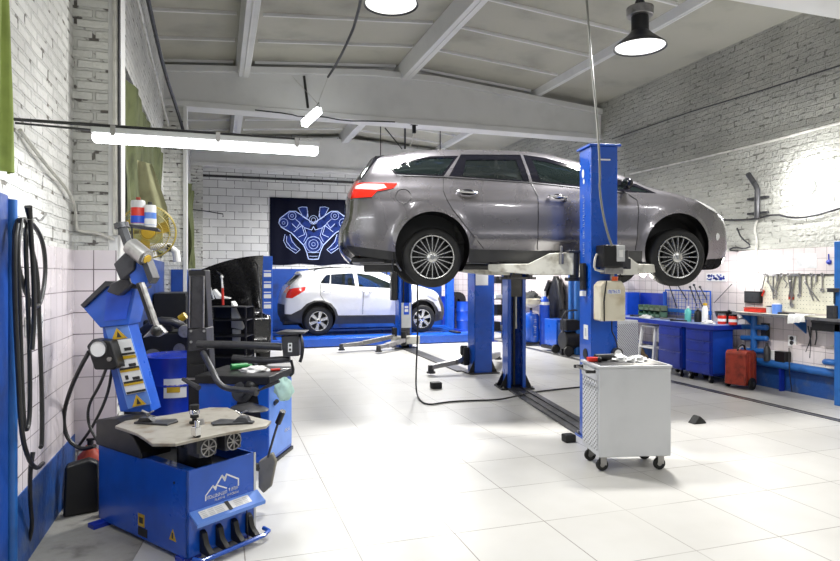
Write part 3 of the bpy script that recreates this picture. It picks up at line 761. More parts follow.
    T.part('steering_wheel', G().ring((S['dash']-.28, S.get('drv', .38), zs+.56), .18, .015, (-1, 0, .4)), 'seat')
    # wheels
    for k, cx in enumerate((0, wb)):
        for sgn in (-1, 1):
            wheel(T, cx, sgn*S['track'], S['hub'] if k == 0 else S.get('hubf', S['hub']), S['tyre'], S['rimr'], sgn, S['spokes'])
    return f, made, cobj
def wheel(T, x, y, z, R_, rr, sgn, style):
    w = .205; o = (x, y, z); a = (0, sgn, 0)     # y = outer face
    g = G().lathe([(rr, -.01), (rr+.012, .0), (rr+.03, .002), (R_-.035, .0), (R_-.012, -.012), (R_, -.035), (R_, -w+.035), (R_-.012, -w+.01), (R_-.04, -w), (rr, -w+.01)], o, a, 48, closed=True)
    for q in (-.06, -.10, -.145): g.ring((x, y+sgn*q, z), R_+.0005, .0035, a, 48, 4)
    ty = T.part('wheel', g, 'rubber', ang=35)
    g = G().lathe([(rr+.004, -.002), (rr, .004), (rr-.010, .002)], o, a, 48); g.mat(1).lathe([(rr-.010, .002), (rr-.02, -.02), (rr-.03, -.12), (rr-.03, -w+.02)], o, a, 48); g.mat(0)
    for k in range(*{'multi': (0, 20), 'five': (0, 5), 'none': (0, 6)}[style]):
        if style == 'multi': th = 2*PI*k/20; wd0, wd1 = .0048, .0062
        else: th = 2*PI*k/(5 if style == 'five' else 6)+.31; wd0, wd1 = .030, .052
        c, s_ = math.cos(th), math.sin(th); r0, r1 = .03, rr-.004
        d = Vector((c, 0, s_)); p = Vector((-s_, 0, c)); n_ = Vector((0, sgn, 0)); O = Vector(o)
        vs = []
        for r_, wd, h0 in ((r0, wd0, -.018), ((r0+r1)/2, (wd0+wd1)/2, -.008), (r1, wd1, -.004)):
            vs += [O+d*r_-p*wd+n_*(h0-.03), O+d*r_-p*wd*.75+n_*h0, O+d*r_+p*wd*.75+n_*h0, O+d*r_+p*wd+n_*(h0-.03)]
        g.add(vs, [(0, 1, 5, 4), (1, 2, 6, 5), (2, 3, 7, 6), (4, 5, 9, 8), (5, 6, 10, 9), (6, 7, 11, 10), (3, 0, 4, 7), (7, 4, 8, 11)])
    g.lathe([(.055, -.05), (.055, -.016), (.045, -.010), (.001, -.008)], o, a, 24)
    T.part('rim', g, ['alloy', 'black'], parent=ty, ang=35)
    g = G().cyl((x, y-sgn*.075, z), (x, y-sgn*.10, z), rr*.62, n=28); T.part('brake_disc', g, 'dgrey', parent=ty)
    g = G().cyl((x, y-sgn*.115, z), (x, y-sgn*.12, z), rr-.028, n=28); T.part('wheel_back', g, 'black', parent=ty)
    T.part('hub_cap', G().lathe([(.026, -.008), (.024, -.002), (.001, .0)], o, a, 16), 'chrome' if style == 'multi' else 'dgrey', parent=ty)
def door_seams(T, made, f, lines, mat='black'):
    for (parent, pts, w) in lines:
        pts = resample(pts, .04, False)
        for sgn in (-1, 1):
            g = G().tube([(x, sgn*(f(x, z)+.0005), z) for x, z in pts], w, 5)
            T.part('door_seal', g, mat, parent=made[(sgn, parent)])

# ---- the grey estate raised on the lift
H_ = Vector((2.106, 6.045, 1.478)); ang = math.atan2(-.575, 2.586)
ctr = H_+Matrix.Rotation(ang, 3, 'Z') @ Vector((0, .90, 0))
T = Thing('estate_car', 'metallic grey estate car raised high on the blue two post lift', 'car', ctr, ang, world=False)
def cr(x, z):
    zc = .945-.03*(x-.3)*.6 if x < 1.6 else .92-.05*(x-1.6)
    y = .012*math.tanh((z-(.93-.012*(x)))/.012)*-.5 if -.3 < x < 2.9 else 0
    q = z-(.50+.01*x)
    y += .014*math.exp(-((q)/.05)**2) if .45 < x < 2.2 else 0
    return y
ftop = [(-.80, .33, .10, 'rear_bumper'), (-.88, .40, .10, 'rear_bumper'), (-.905, .50, .10, 'rear_bumper'), (-.90, .62, .09, 'rear_bumper'), (-.855, .74, .07, 'tailgate'), (-.85, .90, .07, 'tail_lamp_wrap'),
        (-.83, 1.0, .08, 'tail_lamp_wrap'), (-.775, 1.09, .08, 'tailgate'), (-.76, 1.12, .08, 'rear_window'), (-.60, 1.365, .06, 'spoiler'), (-.62, 1.40, .05, 'spoiler'), (-.42, 1.425, .05, 'roof'), (-.2, 1.465, .04, 'roof'),
        (.1, 1.49, .04, 'roof'), (.55, 1.50, .04, 'roof'), (1.0, 1.495, .04, 'roof'), (1.3, 1.465, .05, 'windscreen'), (1.68, 1.365, .08, 'windscreen'), (2.1, 1.215, .12, 'windscreen'), (2.42, 1.065, .14, 'bonnet'),
        (2.6, 1.035, .10, 'bonnet'), (2.93, .955, .10, 'bonnet'), (3.13, .875, .13, 'bonnet'), (3.27, .79, .17, 'front_bumper'), (3.345, .65, .18, 'grille'), (3.385, .50, .18, 'front_bumper'), (3.41, .40, .20, 'front_bumper'), (3.34, .32, .20, 'front_bumper')]
fbot = [(3.34, .32), (3.05, .30), (2.90, .28), (2.3, .27), (1.4, .27), (.4, .26), (-.40, .28), (-.80, .33)]
regs = [
    dict(name='rear_door', mat='focus', poly=[(.122, 1.17), (.117, 1.0), (.15, .90), (.21, .80), (.36, .61), (.50, .445), (.54, .40), (1.107, .385), (1.115, .959), (1.06, 1.1), (1.02, 1.44), (.31, 1.43)]),
    dict(name='front_door', mat='focus', poly=[(1.107, .385), (1.115, .959), (1.06, 1.1), (1.02, 1.44), (1.25, 1.415), (1.63, 1.315), (2.05, 1.165), (2.44, 1.0), (2.11, .985), (2.195, .93), (2.205, .8), (2.18, .385)]),
    dict(name='sill', mat='clad', off=.012, poly=[(.39, .20), (.37, .395), (1.1, .383), (2.25, .383), (2.27, .2)]),
    dict(name='rear_bumper_trim', mat='clad', off=.004, poly=[(-1.0, .2), (-1.0, .45), (-.35, .36), (-.35, .2)]),
    dict(name='tail_lamp', mat='lampred', off=-.006, poly=[(-.95, .915), (-.95, 1.055), (-.752, 1.086), (-.36, 1.081), (-.40, 1.027), (-.573, .99), (-.628, .93)]),
    dict(name='reversing_lens', mat='lampwhite', off=-.009, **{'in': 'tail_lamp'}, poly=[(-.79, 1.06), (-.80, 1.02), (-.58, 1.005), (-.47, 1.03), (-.5, 1.07), (-.7, 1.075)]),
    dict(name='quarter_window', mat='trimblack', off=.004, poly=[(-.44, 1.232), (-.26, 1.335), (.004, 1.396), (.305, 1.408), (.125, 1.16), (-.37, 1.172)]),
    dict(name='quarter_glass', mat='glassl', off=.012, **{'in': 'quarter_window'}, poly=[(-.405, 1.235), (-.25, 1.318), (.0, 1.375), (.26, 1.385), (.11, 1.18), (-.355, 1.195)]),
    dict(name='rear_window_edge', mat='trimblack', off=-.002, poly=[(-.95, 1.115), (-.735, 1.125), (-.565, 1.355), (-.50, 1.40), (-.46, 1.46), (-.8, 1.46)]),
    dict(name='rear_window_frame', mat='trimblack', off=.004, **{'in': 'rear_door'}, poly=[(.185, 1.165), (.335, 1.425), (.99, 1.435), (1.045, 1.112)]),
    dict(name='rear_door_glass', mat='glass', off=.012, **{'in': 'rear_door'}, poly=[(.325, 1.165), (.385, 1.362), (.93, 1.372), (.975, 1.135)]),
    dict(name='front_window_frame', mat='trimblack', off=.004, **{'in': 'front_door'}, poly=[(1.075, 1.115), (1.02, 1.435), (1.25, 1.405), (1.62, 1.30), (2.12, 1.125), (2.22, 1.11), (2.43, 1.005), (2.12, 1.012)]),
    dict(name='front_door_glass', mat='glassl', off=.012, **{'in': 'front_door'}, poly=[(1.165, 1.125), (1.11, 1.378), (1.25, 1.36), (1.6, 1.265), (1.9, 1.155), (2.08, 1.07), (2.09, 1.045)]),
    dict(name='front_quarter_glass', mat='glassl', off=.010, **{'in': 'front_door'}, poly=[(2.14, 1.09), (2.20, 1.085), (2.37, 1.015), (2.15, 1.03)]),
    dict(name='headlamp', mat='lampwhite', off=-.004, poly=[(2.88, .945), (3.00, .935), (3.20, .90), (3.23, .80), (3.14, .81), (3.02, .865)]),
]
fz = interp
SP = dict(top=ftop, bottom=fbot, paint='focus', wb=2.66, arch_r=.385, arch_z=(.395, .405), fillet=.07, hub=.312, hubf=.32, tyre=.312, rimr=.226, track=.895, pan=.25,
          W=[(.25, .85), (.40, .885), (.55, .905), (.75, .912), (.90, .905), (.97, .885), (1.15, .818), (1.48, .645)],
          P=[(-.95, .90), (-.6, .965), (-.1, 1), (2.5, 1), (2.85, .955), (3.1, .89), (3.28, .81), (3.42, .71)],
          crease=cr, regions=regs, seats=(.55, 1.45), dash=2.05, spokes='multi', seatmat='grey',
          capsub=[(.0, .72, 'tail_lamp_wrap', 'tailgate'), (.90, 1.1, 'windscreen', 'roof')],
          capmat={'rear_window': 'glass', 'windscreen': 'glassl', 'tail_lamp_wrap': 'lampred', 'grille': 'clad', 'spoiler': 'trimblack'})
f, made, cobj = car(T, SP)
door_seams(T, made, f, [('rear_door', [(.125, 1.155), (.117, 1.0), (.15, .90), (.21, .80), (.36, .61), (.50, .445), (.54, .40)], .0045), ('rear_door', [(1.107, .39), (1.115, .959), (1.06, 1.1)], .0045),
                        ('front_door', [(2.11, .99), (2.195, .93), (2.205, .8), (2.18, .39)], .0045)])
for sgn in (-1, 1):
    for d, hx, hz in (('rear_door', .36, .985), ('front_door', 1.33, .945)):
        y = f(hx, hz)
        T.part('handle_cup', G().ball((hx+.01, sgn*(y-.003), hz-.002), 1, 14, (.075, .014, .040)), 'trimblack', parent=made[(sgn, d)])
        T.part('door_handle', G().tube([(hx-.10, sgn*(y+.012), hz+.012), (hx-.07, sgn*(y+.035), hz+.006), (hx+.06, sgn*(y+.035), hz-.002), (hx+.10, sgn*(y+.012), hz-.003)], .013, 8, smooth=1), 'chrome' , parent=made[(sgn, d)])
    for cx, arch in ((0, 0), (2.648, 0)):
        pass
y = f(-.30, .94)
T.part('fuel_flap', G().tube([(-.30+.078*math.cos(k*PI/14), -(f(-.30+.078*math.cos(k*PI/14), .94+.078*math.sin(k*PI/14))+.001), .94+.078*math.sin(k*PI/14)) for k in range(28)], .0035, 5, closed=True), 'clad')
# mirrors, roof rails, fog lamp, badge
for sgn in (-1, 1):
    y = f(2.1, 1.05)
    g = G().ball((2.06, sgn*(y+.11), 1.09), 1, 16, (.05, .10, .065)); T.part('door_mirror', g, 'trimblack')
    T.part('mirror_glass', G().ball((2.025, sgn*(y+.11), 1.09), 1, 14, (.02, .08, .05)), 'glass')
    T.part('fog_lamp', G().ball((3.17, sgn*(f(3.17, .56)-.01), .55), 1, 14, (.03, .03, .045)), 'lampwhite')
    T.part('mud_flap', G().box((-.405, sgn*.78, .25), (.012, .2, .22)).box((2.26, sgn*.78, .30), (.012, .16, .10)), 'black')
    T.part('window_sill_strip', G().tube([(x, sgn*(f(x, z)+.001), z) for x, z in resample([(-.37, 1.168), (.13, 1.155), (1.07, 1.105), (2.10, 1.005)], .1, False)], .006, 5), 'dgrey')
T.part('exhaust_pipe', G().tube([(-.80, -.45, .30), (-.5, -.45, .30), (-.3, -.4, .30)], .035, 12), 'steel')
T.part('tow_valance', G().box((-.66, 0, .285), (.35, 1.3, .05)), 'dgrey', bevel=.01)

# ---- the white crossover on the low platform lift
T = Thing('crossover_car', 'white crossover car standing on the low blue platform by the back wall', 'car', (2.21, 14.33+.86, .21), 0, world=False)
mtop = [(-.68, .35, .08, 'rear_bumper'), (-.76, .45, .08, 'rear_bumper'), (-.76, .72, .08, 'tailgate'), (-.72, .98, .08, 'tail_lamp_wrap'), (-.62, 1.14, .08, 'rear_window'), (-.36, 1.40, .05, 'spoiler'), (-.42, 1.43, .05, 'spoiler'), (-.1, 1.485, .04, 'roof'),
        (.32, 1.53, .04, 'roof'), (.8, 1.545, .04, 'roof'), (1.25, 1.52, .05, 'windscreen'), (1.55, 1.44, .08, 'windscreen'), (1.9, 1.28, .12, 'windscreen'), (2.16, 1.14, .12, 'bonnet'), (2.3, 1.12, .10, 'bonnet'), (2.72, .99, .12, 'bonnet'), (2.98, .84, .2, 'front_bumper'), (3.10, .62, .22, 'grille'), (3.13, .45, .22, 'front_bumper'), (3.10, .28, .2, 'front_bumper')]
mbot = [(3.10, .28), (2.85, .24), (2.2, .24), (1.3, .25), (.4, .26), (-.4, .30), (-.68, .35)]
regs = [
    dict(name='rear_door', mat='mokka', poly=[(.06, 1.20), (.04, .93), (.16, .76), (.36, .49), (1.04, .46), (1.05, 1.0), (.89, 1.10), (.88, 1.49), (.15, 1.45)]),
    dict(name='front_door', mat='mokka', poly=[(1.04, .46), (1.05, 1.0), (.89, 1.10), (.88, 1.49), (1.30, 1.45), (1.75, 1.27), (2.13, 1.08), (2.02, .95), (2.04, .46)]),
    dict(name='cladding', mat='clad', off=-.006, poly=[(-.95, .15), (-.95, .52), (-.62, .50), (-.40, .62), (-.28, .74), (-.10, .815), (.10, .815), (.28, .74), (.40, .60), (.45, .46), (2.10, .44), (2.16, .60), (2.28, .74), (2.45, .815), (2.65, .815), (2.83, .74), (2.95, .60), (3.0, .50), (3.2, .50), (3.2, .1)]),
    dict(name='tail_lamp', mat='lampred', off=-.006, poly=[(-.80, .88), (-.80, 1.05), (-.56, 1.10), (-.29, 1.13), (-.31, 1.05), (-.445, .96), (-.60, .87)]),
    dict(name='quarter_window', mat='glass', off=.006, poly=[(.05, 1.225), (.13, 1.33), (.20, 1.40), (.30, 1.415), (.26, 1.20), (.08, 1.205)]),
    dict(name='rear_door_glass', mat='glass', off=.01, **{'in': 'rear_door'}, poly=[(.29, 1.195), (.31, 1.415), (.84, 1.45), (.865, 1.14)]),
    dict(name='front_door_glass', mat='glassl', off=.01, **{'in': 'front_door'}, poly=[(.95, 1.125), (.93, 1.45), (1.28, 1.40), (1.68, 1.23), (1.92, 1.10), (1.9, 1.07)]),
    dict(name='headlamp', mat='lampwhite', off=-.004, poly=[(2.62, .90), (2.78, .925), (2.90, .86), (2.98, .76), (2.86, .77), (2.70, .85)]),
]
SP = dict(top=mtop, bottom=mbot, paint='mokka', wb=2.51, arch_r=.385, arch_z=(.40, .40), fillet=.07, hub=.34, tyre=.34, rimr=.22, track=.87, pan=.26,
          W=[(.25, .83), (.42, .865), (.6, .88), (.85, .88), (1.0, .865), (1.15, .82), (1.55, .64)], P=[(-.8, .88), (-.4, .97), (0, 1), (2.3, 1), (2.7, .93), (2.95, .82), (3.13, .70)],
          regions=regs, seats=(.5, 1.35), dash=1.9, spokes='none',
          capsub=[(.0, .7, 'tail_lamp_wrap', 'tailgate'), (.86, 1.1, 'rear_window', 'roof'), (.9, 1.1, 'windscreen', 'roof')],
          capmat={'rear_window': 'glass', 'windscreen': 'glassl', 'tail_lamp_wrap': 'lampred', 'grille': 'clad', 'front_bumper': 'clad', 'rear_bumper': 'clad'})
f, made, cobj = car(T, SP)
door_seams(T, made, f, [('rear_door', [(.055, 1.20), (.04, .93), (.16, .76), (.36, .49)], .005), ('front_door', [(1.035, .47), (1.05, 1.0), (.90, 1.11)], .005)])
for sgn in (-1, 1):
    for d, hx, hz in (('rear_door', .20, 1.03), ('front_door', 1.16, 1.0)):
        y = f(hx, hz); T.part('door_handle', G().tube([(hx-.09, sgn*(y+.005), hz), (hx-.06, sgn*(y+.03), hz), (hx+.06, sgn*(y+.03), hz-.005), (hx+.09, sgn*(y+.005), hz-.005)], .012, 6, smooth=1), 'chrome', parent=made[(sgn, d)])
    T.part('roof_rail', G().tube([(-.08, sgn*.62, 1.50), (.0, sgn*.62, 1.555), (.6, sgn*.62, 1.60), (1.15, sgn*.62, 1.575), (1.25, sgn*.62, 1.54)], .016, 6, smooth=1), 'black')
    T.part('door_mirror', G().ball((1.95, sgn*.96, 1.13), 1, 14, (.07, .11, .08)), 'mokka')

# ---- the dark car with its bonnet up, mostly hidden behind the machines
pf = ay(250, 300, 10.9); a_ = math.radians(-86)
T = Thing('dark_car', 'black car with its bonnet raised behind the tyre machines on the left', 'car', (.10, 12.2, .0), a_, world=False)
W_ = .70
g = G()
prof = [(-2.6, .35), (-2.65, .8), (-2.3, 1.0), (-1.9, 1.38), (-.6, 1.42), (.15, .98), (.28, .93), (.28, .60), (1.20, .62), (1.28, .45), (1.2, .25), (-2.5, .25)]
g.pp([(x, -W_, z) for x, z in prof], (0, 2*W_, 0)); T.part('body_shell', g, 'blackcar', bevel=.08, seg=3)
g = G()
for sgn in (-1, 1): g.b2((.26, sgn*.7, .55), (1.2, sgn*.58, .92))
g.b2((1.12, -.7, .5), (1.24, .7, .88)); T.part('wing', g, 'blackcar', bevel=.05)
T.part('engine_block', G().b2((.4, -.45, .6), (1.0, .45, .85)).cyl((.5, -.2, .87), (.9, -.2, .9), .07).box((.65, .3, .9), (.25, .2, .1)), 'dgrey', bevel=.02)
# bonnet: a curved panel hinged at the scuttle
vs = []; fs = []; nu, nv = 14, 12
for side in (0, 1):
    for i in range(nu+1):
        for j in range(nv+1):
            u = i/nu; v = -1+2*j/nv; L_ = 1.08*u; th = math.radians(46)-u*.55
            x = .25+L_*math.cos(math.radians(62)-u*.40); z = 1.0+L_*math.sin(math.radians(68)-u*.30)*1.03-.07*v*v+.16*v*(u*.7+.3)
            vs.append((x, v*(.68-.10*u), z-.03*side*(1 if 0 < i < nu and 0 < j < nv else .3)))
k0 = (nu+1)*(nv+1)
for i in range(nu):
    for j in range(nv):
        a = i*(nv+1)+j; fs += [(a, a+1, a+nv+2, a+nv+1), (k0+a, k0+a+nv+1, k0+a+nv+2, k0+a+1)]
T.part('bonnet', G().add(vs, fs), 'blackcar')
T.part('bonnet_strut', G().tube([(1.15, .55, .86), (.85, .5, 1.9)], .012, 6), 'dgrey')
for cx in (.75, -1.9):
    for sgn in (-1, 1): T.part('wheel', G().cyl((cx, sgn*.71, .31), (cx, sgn*.52, .31), .31, n=28), 'rubber', bevel=.02)
for sgn in (-1, 1): T.part('side_window', G().pp([(-1.8, sgn*.702, 1.0), (-1.65, sgn*.702, 1.32), (-.65, sgn*.702, 1.34), (-.1, sgn*.702, 1.0)], (0, sgn*.004, 0)), 'glass')
# ================================================================ LIFTS
ux, uy = .172, .985          # line from the near post to the far post of the big lift
la = math.atan2(uy, ux)-PI/2
P1 = Vector((3.59, 5.22, 0)); P2 = Vector((3.97, 8.02, 0))
T = Thing('two_post_lift', 'big blue two post lift carrying the grey estate car', 'car lift', (P1+P2)/2, la, world=False)
D = (P2-P1).length/2         # local y: -D near post, +D far post ; local x across
def post(yc, face, h=2.835):  # face=+1: open side looks to +y
    w, d, t = .133, .14, .012
    nm = 'column'
    g = G()
    g.b2((-w, yc-face*d, 0), (w, yc-face*(d-t), h))
    for s in (-1, 1):
        g.b2((s*w, yc-face*d, 0), (s*(w-t), yc+face*d, h)); g.b2((s*w, yc+face*d, 0), (s*(w-.05), yc+face*(d-t), h))
    T.part(nm, g, 'blue', bevel=.006)
    T.part('column_cap', G().b2((-w-.025, yc-d-.02, h), (w+.03, yc+d+.02, h+.022)), 'blue', bevel=.004)
    q_ = .24 if yc > 0 else .155
    g = G().b2((-q_, yc-.2, 0), (q_, yc+.2, .02))
    for s in (-1, 1) if yc > 0 else ():
        g.pp([(s*w, yc-face*.1, .02), (s*.23, yc-face*.1, .02), (s*w, yc-face*.1, .22)], (0, .012, 0)); g.pp([(s*w, yc+face*.1, .02), (s*.23, yc+face*.1, .02), (s*w, yc+face*.1, .22)], (0, .012, 0))
    T.part('base_plate', g, 'black' if yc > 0 else 'blue')
    for s in (-1, 1):
        for q in (-.15, .15): T.part('anchor_bolt', G().cyl((s*(q_-.03), yc+q*1.2, .02), (s*(q_-.03), yc+q*1.2, .045), .014, n=6), 'steel')
    T.part('carriage', G().b2((-w+.02, yc-face*(d-.03), 1.30), (w-.02, yc+face*(d-.02), 1.62)), 'black')
    T.part('lift_screw', G().cyl((0.0, yc, .03), (0.0, yc, h-.02), .02, n=10), 'dgrey')
post(-D, 1); post(D, -1)
T.part('cable_cover', G().cyl((.0, D-.1, .85), (.0, D-.1, 1.4), .012, n=8), 'pipe')
# floor channel between the posts
g = G().b2((-.15, -D+.1, 0), (.15, D-.1, .022)).b2((-.07, -D+.1, .022), (-.05, D-.1, .034)).b2((.05, -D+.1, .022), (.07, D-.1, .034))
T.part('floor_channel', g, 'dgrey')
# arms: each side two telescopic arms reaching under the sills (arm tops about 1.62 m)
zt = 1.735
def arm(px, py, ax_, ay_, wide=.10):
    a = Vector((px, py, zt)); b = Vector((ax_, ay_, zt)); d = (b-a).normalized(); n_ = Vector((-d.y, d.x, 0)); m = a.lerp(b, .5)
    g = G().pp([a-n_*wide+Vector((0, 0, -.13)), a+n_*wide+Vector((0, 0, -.13)), a+n_*wide, a-n_*wide], d*.30)
    q = [(0, -.13), (.36, -.13), ((b-a).length*.98, -.09), ((b-a).length, -.07), ((b-a).length, -.015), (.46, -.015), (.24, .09), (0, .10)]
    g2 = G().pp([a+n_*-.06+d*s+Vector((0, 0, z_)) for s, z_ in q], n_*.12)
    A = T.part('arm', g2, 'arm', bevel=.008)
    T.part('arm_pivot', G().cyl(a+Vector((0, 0, -.18)), a+Vector((0, 0, .10)), .05, n=16), 'dgrey', parent=A)
    T.part('lifting_pad', G().cyl(b+d*-.05+Vector((0, 0, -.04)), b+d*-.05+Vector((0, 0, .055)), .05, n=18), 'black', parent=A)
    T.part('arm_slot', G().pp([a+n_*-.063+d*s+Vector((0, 0, z_)) for s, z_ in ((.06, -.09), (.18, -.09), (.18, .05), (.06, .05))], n_*.004), 'black', parent=A)
for yc, f_ in ((-D, 1), (D, -1)):
    arm(-.16, yc+f_*.20, -.92, yc+f_*.66); arm(.16, yc+f_*.20, 1.0, yc+f_*.60)
    T.part('arm_yoke', G().b2((-.25, yc+f_*.12, zt-.19), (.25, yc+f_*.24, zt-.155)).b2((-.25, yc+f_*.12, zt+.09), (.25, yc+f_*.24, zt+.115)), 'dgrey', bevel=.005)
# power unit on the near post: control box, motor, oil tank, hose, gauge, labels
F_ = -D-.14
T.part('control_box', G().b2((-.09, F_-.18, 1.675), (.09, F_-.005, 1.885)), 'black', bevel=.01)
T.part('switch_panel', G().b2((.035, F_-.19, 1.73), (.115, F_-.18, 1.88)), 'grey', bevel=.003)
T.part('switch', G().b2((.055, F_-.196, 1.77), (.095, F_-.19, 1.84)), 'white', bevel=.003)
T.part('motor', G().cyl((.15, F_-.08, 1.68), (.15, F_-.08, 1.84), .05, n=18).box((.18, F_-.08, 1.71), (.05, .1, .1)), 'dgrey', bevel=.006)
T.part('pump_block', G().b2((-.06, F_-.15, 1.615), (.12, F_-.03, 1.675)).cyl((.03, F_-.1, 1.55), (.03, F_-.1, 1.65), .02, n=10), 'steel', bevel=.006)
g = G().pp([(-.12, F_-.17, 1.175), (.135, F_-.17, 1.175), (.135, F_-.17, 1.48), (.10, F_-.17, 1.55), (-.08, F_-.17, 1.55), (-.12, F_-.17, 1.51)], (0, .16, 0))
T.part('oil_tank', g, 'tank', bevel=.02, seg=3)
T.part('tank_cap', G().cyl((.05, F_-.1, 1.55), (.05, F_-.1, 1.59), .035, n=16), 'orange')
g = G().b2((-.05, F_-.174, 1.43), (.08, F_-.17, 1.47)); T.part('tank_label', g, 'label')
T.part('label_print', glyphs(G(), (-.04, F_-.175, 1.435), (1, 0, 0), (0, 0, 1), .11, .03, 6, 3), 'blue_bright', smooth=False)
T.part('tank_strap', G().tube([(-.08, F_-.175, 1.175), (-.085, F_-.178, 1.36), (-.06, F_-.178, 1.55)], .006, 6), 'black')
T.part('hydraulic_hose', G().tube([(-.09, F_-.03, 1.80), (-.13, F_-.08, 1.76), (-.14, F_-.08, 1.66), (-.08, F_-.1, 1.64), (.0, F_-.12, 1.64)], .012, 6, smooth=1), 'pipe')
T.part('air_hose', G().tube([(.15, F_-.03, 1.64), (.10, F_-.05, 1.36), (.04, F_-.04, 1.10), (.10, F_-.05, .98), (.12, F_-.04, .82)], .006, 6, smooth=1), 'black')
T.part('regulator', G().cyl((.115, F_-.0, .86), (.115, F_-.05, .86), .05, n=20), 'dgrey')
T.part('gauge_face', G().cyl((.115, F_-.05, .86), (.115, F_-.053, .86), .035, n=20), 'label')
T.part('regulator_bowl', G().cyl((.12, F_-.03, .72), (.12, F_-.03, .81), .025, n=12), 'grey')
T.part('blank_sticker', G().b2((-.065, F_-.002, 2.70), (.06, F_, 2.715)), 'label')
# vertical writing up the left flank, paper label, black cap
g = glyphs(G(), (-.1345, -D+.02, 1.78), (0, 0, 1), (0, 1, 0), .62, .032, 14, 9)
g.b2((-.1340, -D+.02, 1.78), (-.1330, -D+.052, 2.40)) if 0 else None; T.part('printed_letters', g, 'grey', smooth=False)
T.part('printed_emblem', G().ball((-.135, -D+.05, 2.60), 1, 10, (.002, .03, .045)).ball((-.135, -D+.03, 2.52), 1, 10, (.002, .02, .025)), 'label')
T.part('paper_label', G().b2((-.137, -D-.07, .98), (-.133, -D+.03, 1.12)), 'label')
T.part('label_mark', G().b2((-.1385, -D-.04, 1.01), (-.137, -D+.0, 1.09)), 'grey')
T.part('side_cap', G().cyl((-.133, -D-.01, .84), (-.140, -D-.01, .84), .05, n=18), 'black')
T.part('release_box', G().b2((-.18, -D-.06, 1.46), (-.145, -D+.03, 1.72)), 'black', bevel=.008)
T.part('release_label', G().b2((-.182, -D-.05, 1.40), (-.145, -D+.02, 1.45)), 'label')
for yc in (-D,): T.part('arm_lock', G().cyl((-.30, yc+.20, zt-.02), (-.30, yc+.20, zt+.09), .026, n=12).cyl((-.30, yc+.20, zt+.09), (-.30, yc+.20, zt+.16), .014, n=10), 'steel', bevel=.004)
cable('grey supply cable hanging from the ceiling down the front of the big lift post', [cz(585, -25, 5.8), cz(588, 20, 5.8), cz(592, 70, 5.8), cz(597, 120, 5.75), cz(599, 150, 5.66), cz(600, 175, 5.66), cz(599.5, 190, 5.66), cz(603, 215, 5.66), cz(608, 235, 5.65), cz(612, 246, 5.65)], .011, 'cablegrey')
# second two post lift, empty, behind
Q1 = Vector((4.12, 9.45, 0)); Q2 = Vector((3.93, 13.25, 0))
T = Thing('two_post_lift', 'empty blue two post lift with lowered arms between the two cars', 'car lift', (Q1+Q2)/2, 0)
for k, (q, fc) in enumerate(((Q1, 1), (Q2, -1))):
    w = .155 if k == 0 else .15; d = .15; h = 2.3; t = .014
    g = G().b2((q.x-w, q.y-fc*d, 0), (q.x+w, q.y-fc*(d-t), h))
    for s in (-1, 1): g.b2((q.x+s*w, q.y-fc*d, 0), (q.x+s*(w-t), q.y+fc*d, h)); g.b2((q.x+s*w, q.y+fc*d, 0), (q.x+s*(w-.06), q.y+fc*(d-t), h))
    T.part('column', g, 'blue', bevel=.006)
    T.part('base_plate', G().b2((q.x-.26, q.y-.22, 0), (q.x+.26, q.y+.22, .018)), 'dgrey')
    for s in (-1, 1): T.part('gusset', G().pp([(q.x+s*w, q.y-fc*.13, .018), (q.x+s*.25, q.y-fc*.13, .018), (q.x+s*w, q.y-fc*.13, .22)], (0, .012, 0)), 'black')
    T.part('carriage', G().b2((q.x-.10, q.y-.05+fc*.02, .12), (q.x+.10, q.y+fc*.16, .75)), 'black' if k == 0 else 'dgrey')
    T.part('lift_screw', G().cyl((q.x, q.y, .02), (q.x, q.y, h), .018, n=8), 'dgrey')
g = G().b2((Q2.x-.10, Q2.y-.19, .45), (Q2.x+.12, Q2.y-.165, 1.0)); T.part('carriage_plate', g, 'grey')
T.part('plate_sticker', G().b2((Q2.x-.05, Q2.y-.195, .74), (Q2.x+.07, Q2.y-.19, 1.0)), 'blue_bright')
T.part('sticker_print', G().b2((Q2.x-.03, Q2.y-.198, .80), (Q2.x+.05, Q2.y-.195, .86)).b2((Q2.x-.03, Q2.y-.198, .88), (Q2.x+.05, Q2.y-.195, .93)), 'label')
T.part('latch_housing', G().b2((Q2.x-.30, Q2.y-.10, 1.05), (Q2.x-.155, Q2.y+.06, 1.75)), 'black', bevel=.02)
T.part('warning_sheet', G().b2((Q1.x-.14, Q1.y-.155, 1.44), (Q1.x+.08, Q1.y-.151, 1.74)), 'label')
T.part('sheet_print', glyphs(G(), (Q1.x-.12, Q1.y-.157, 1.66), (1, 0, 0), (0, 0, 1), .17, .03, 8, 5), 'ink', smooth=False)
T.part('floor_channel', G().pp([(Q1.x-.35, Q1.y+.15, 0), (Q1.x-.12, Q1.y+.15, 0), (Q2.x+.12, Q2.y-.2, 0), (Q2.x-.12, Q2.y-.2, 0)], (0, 0, .02)), 'dgrey')
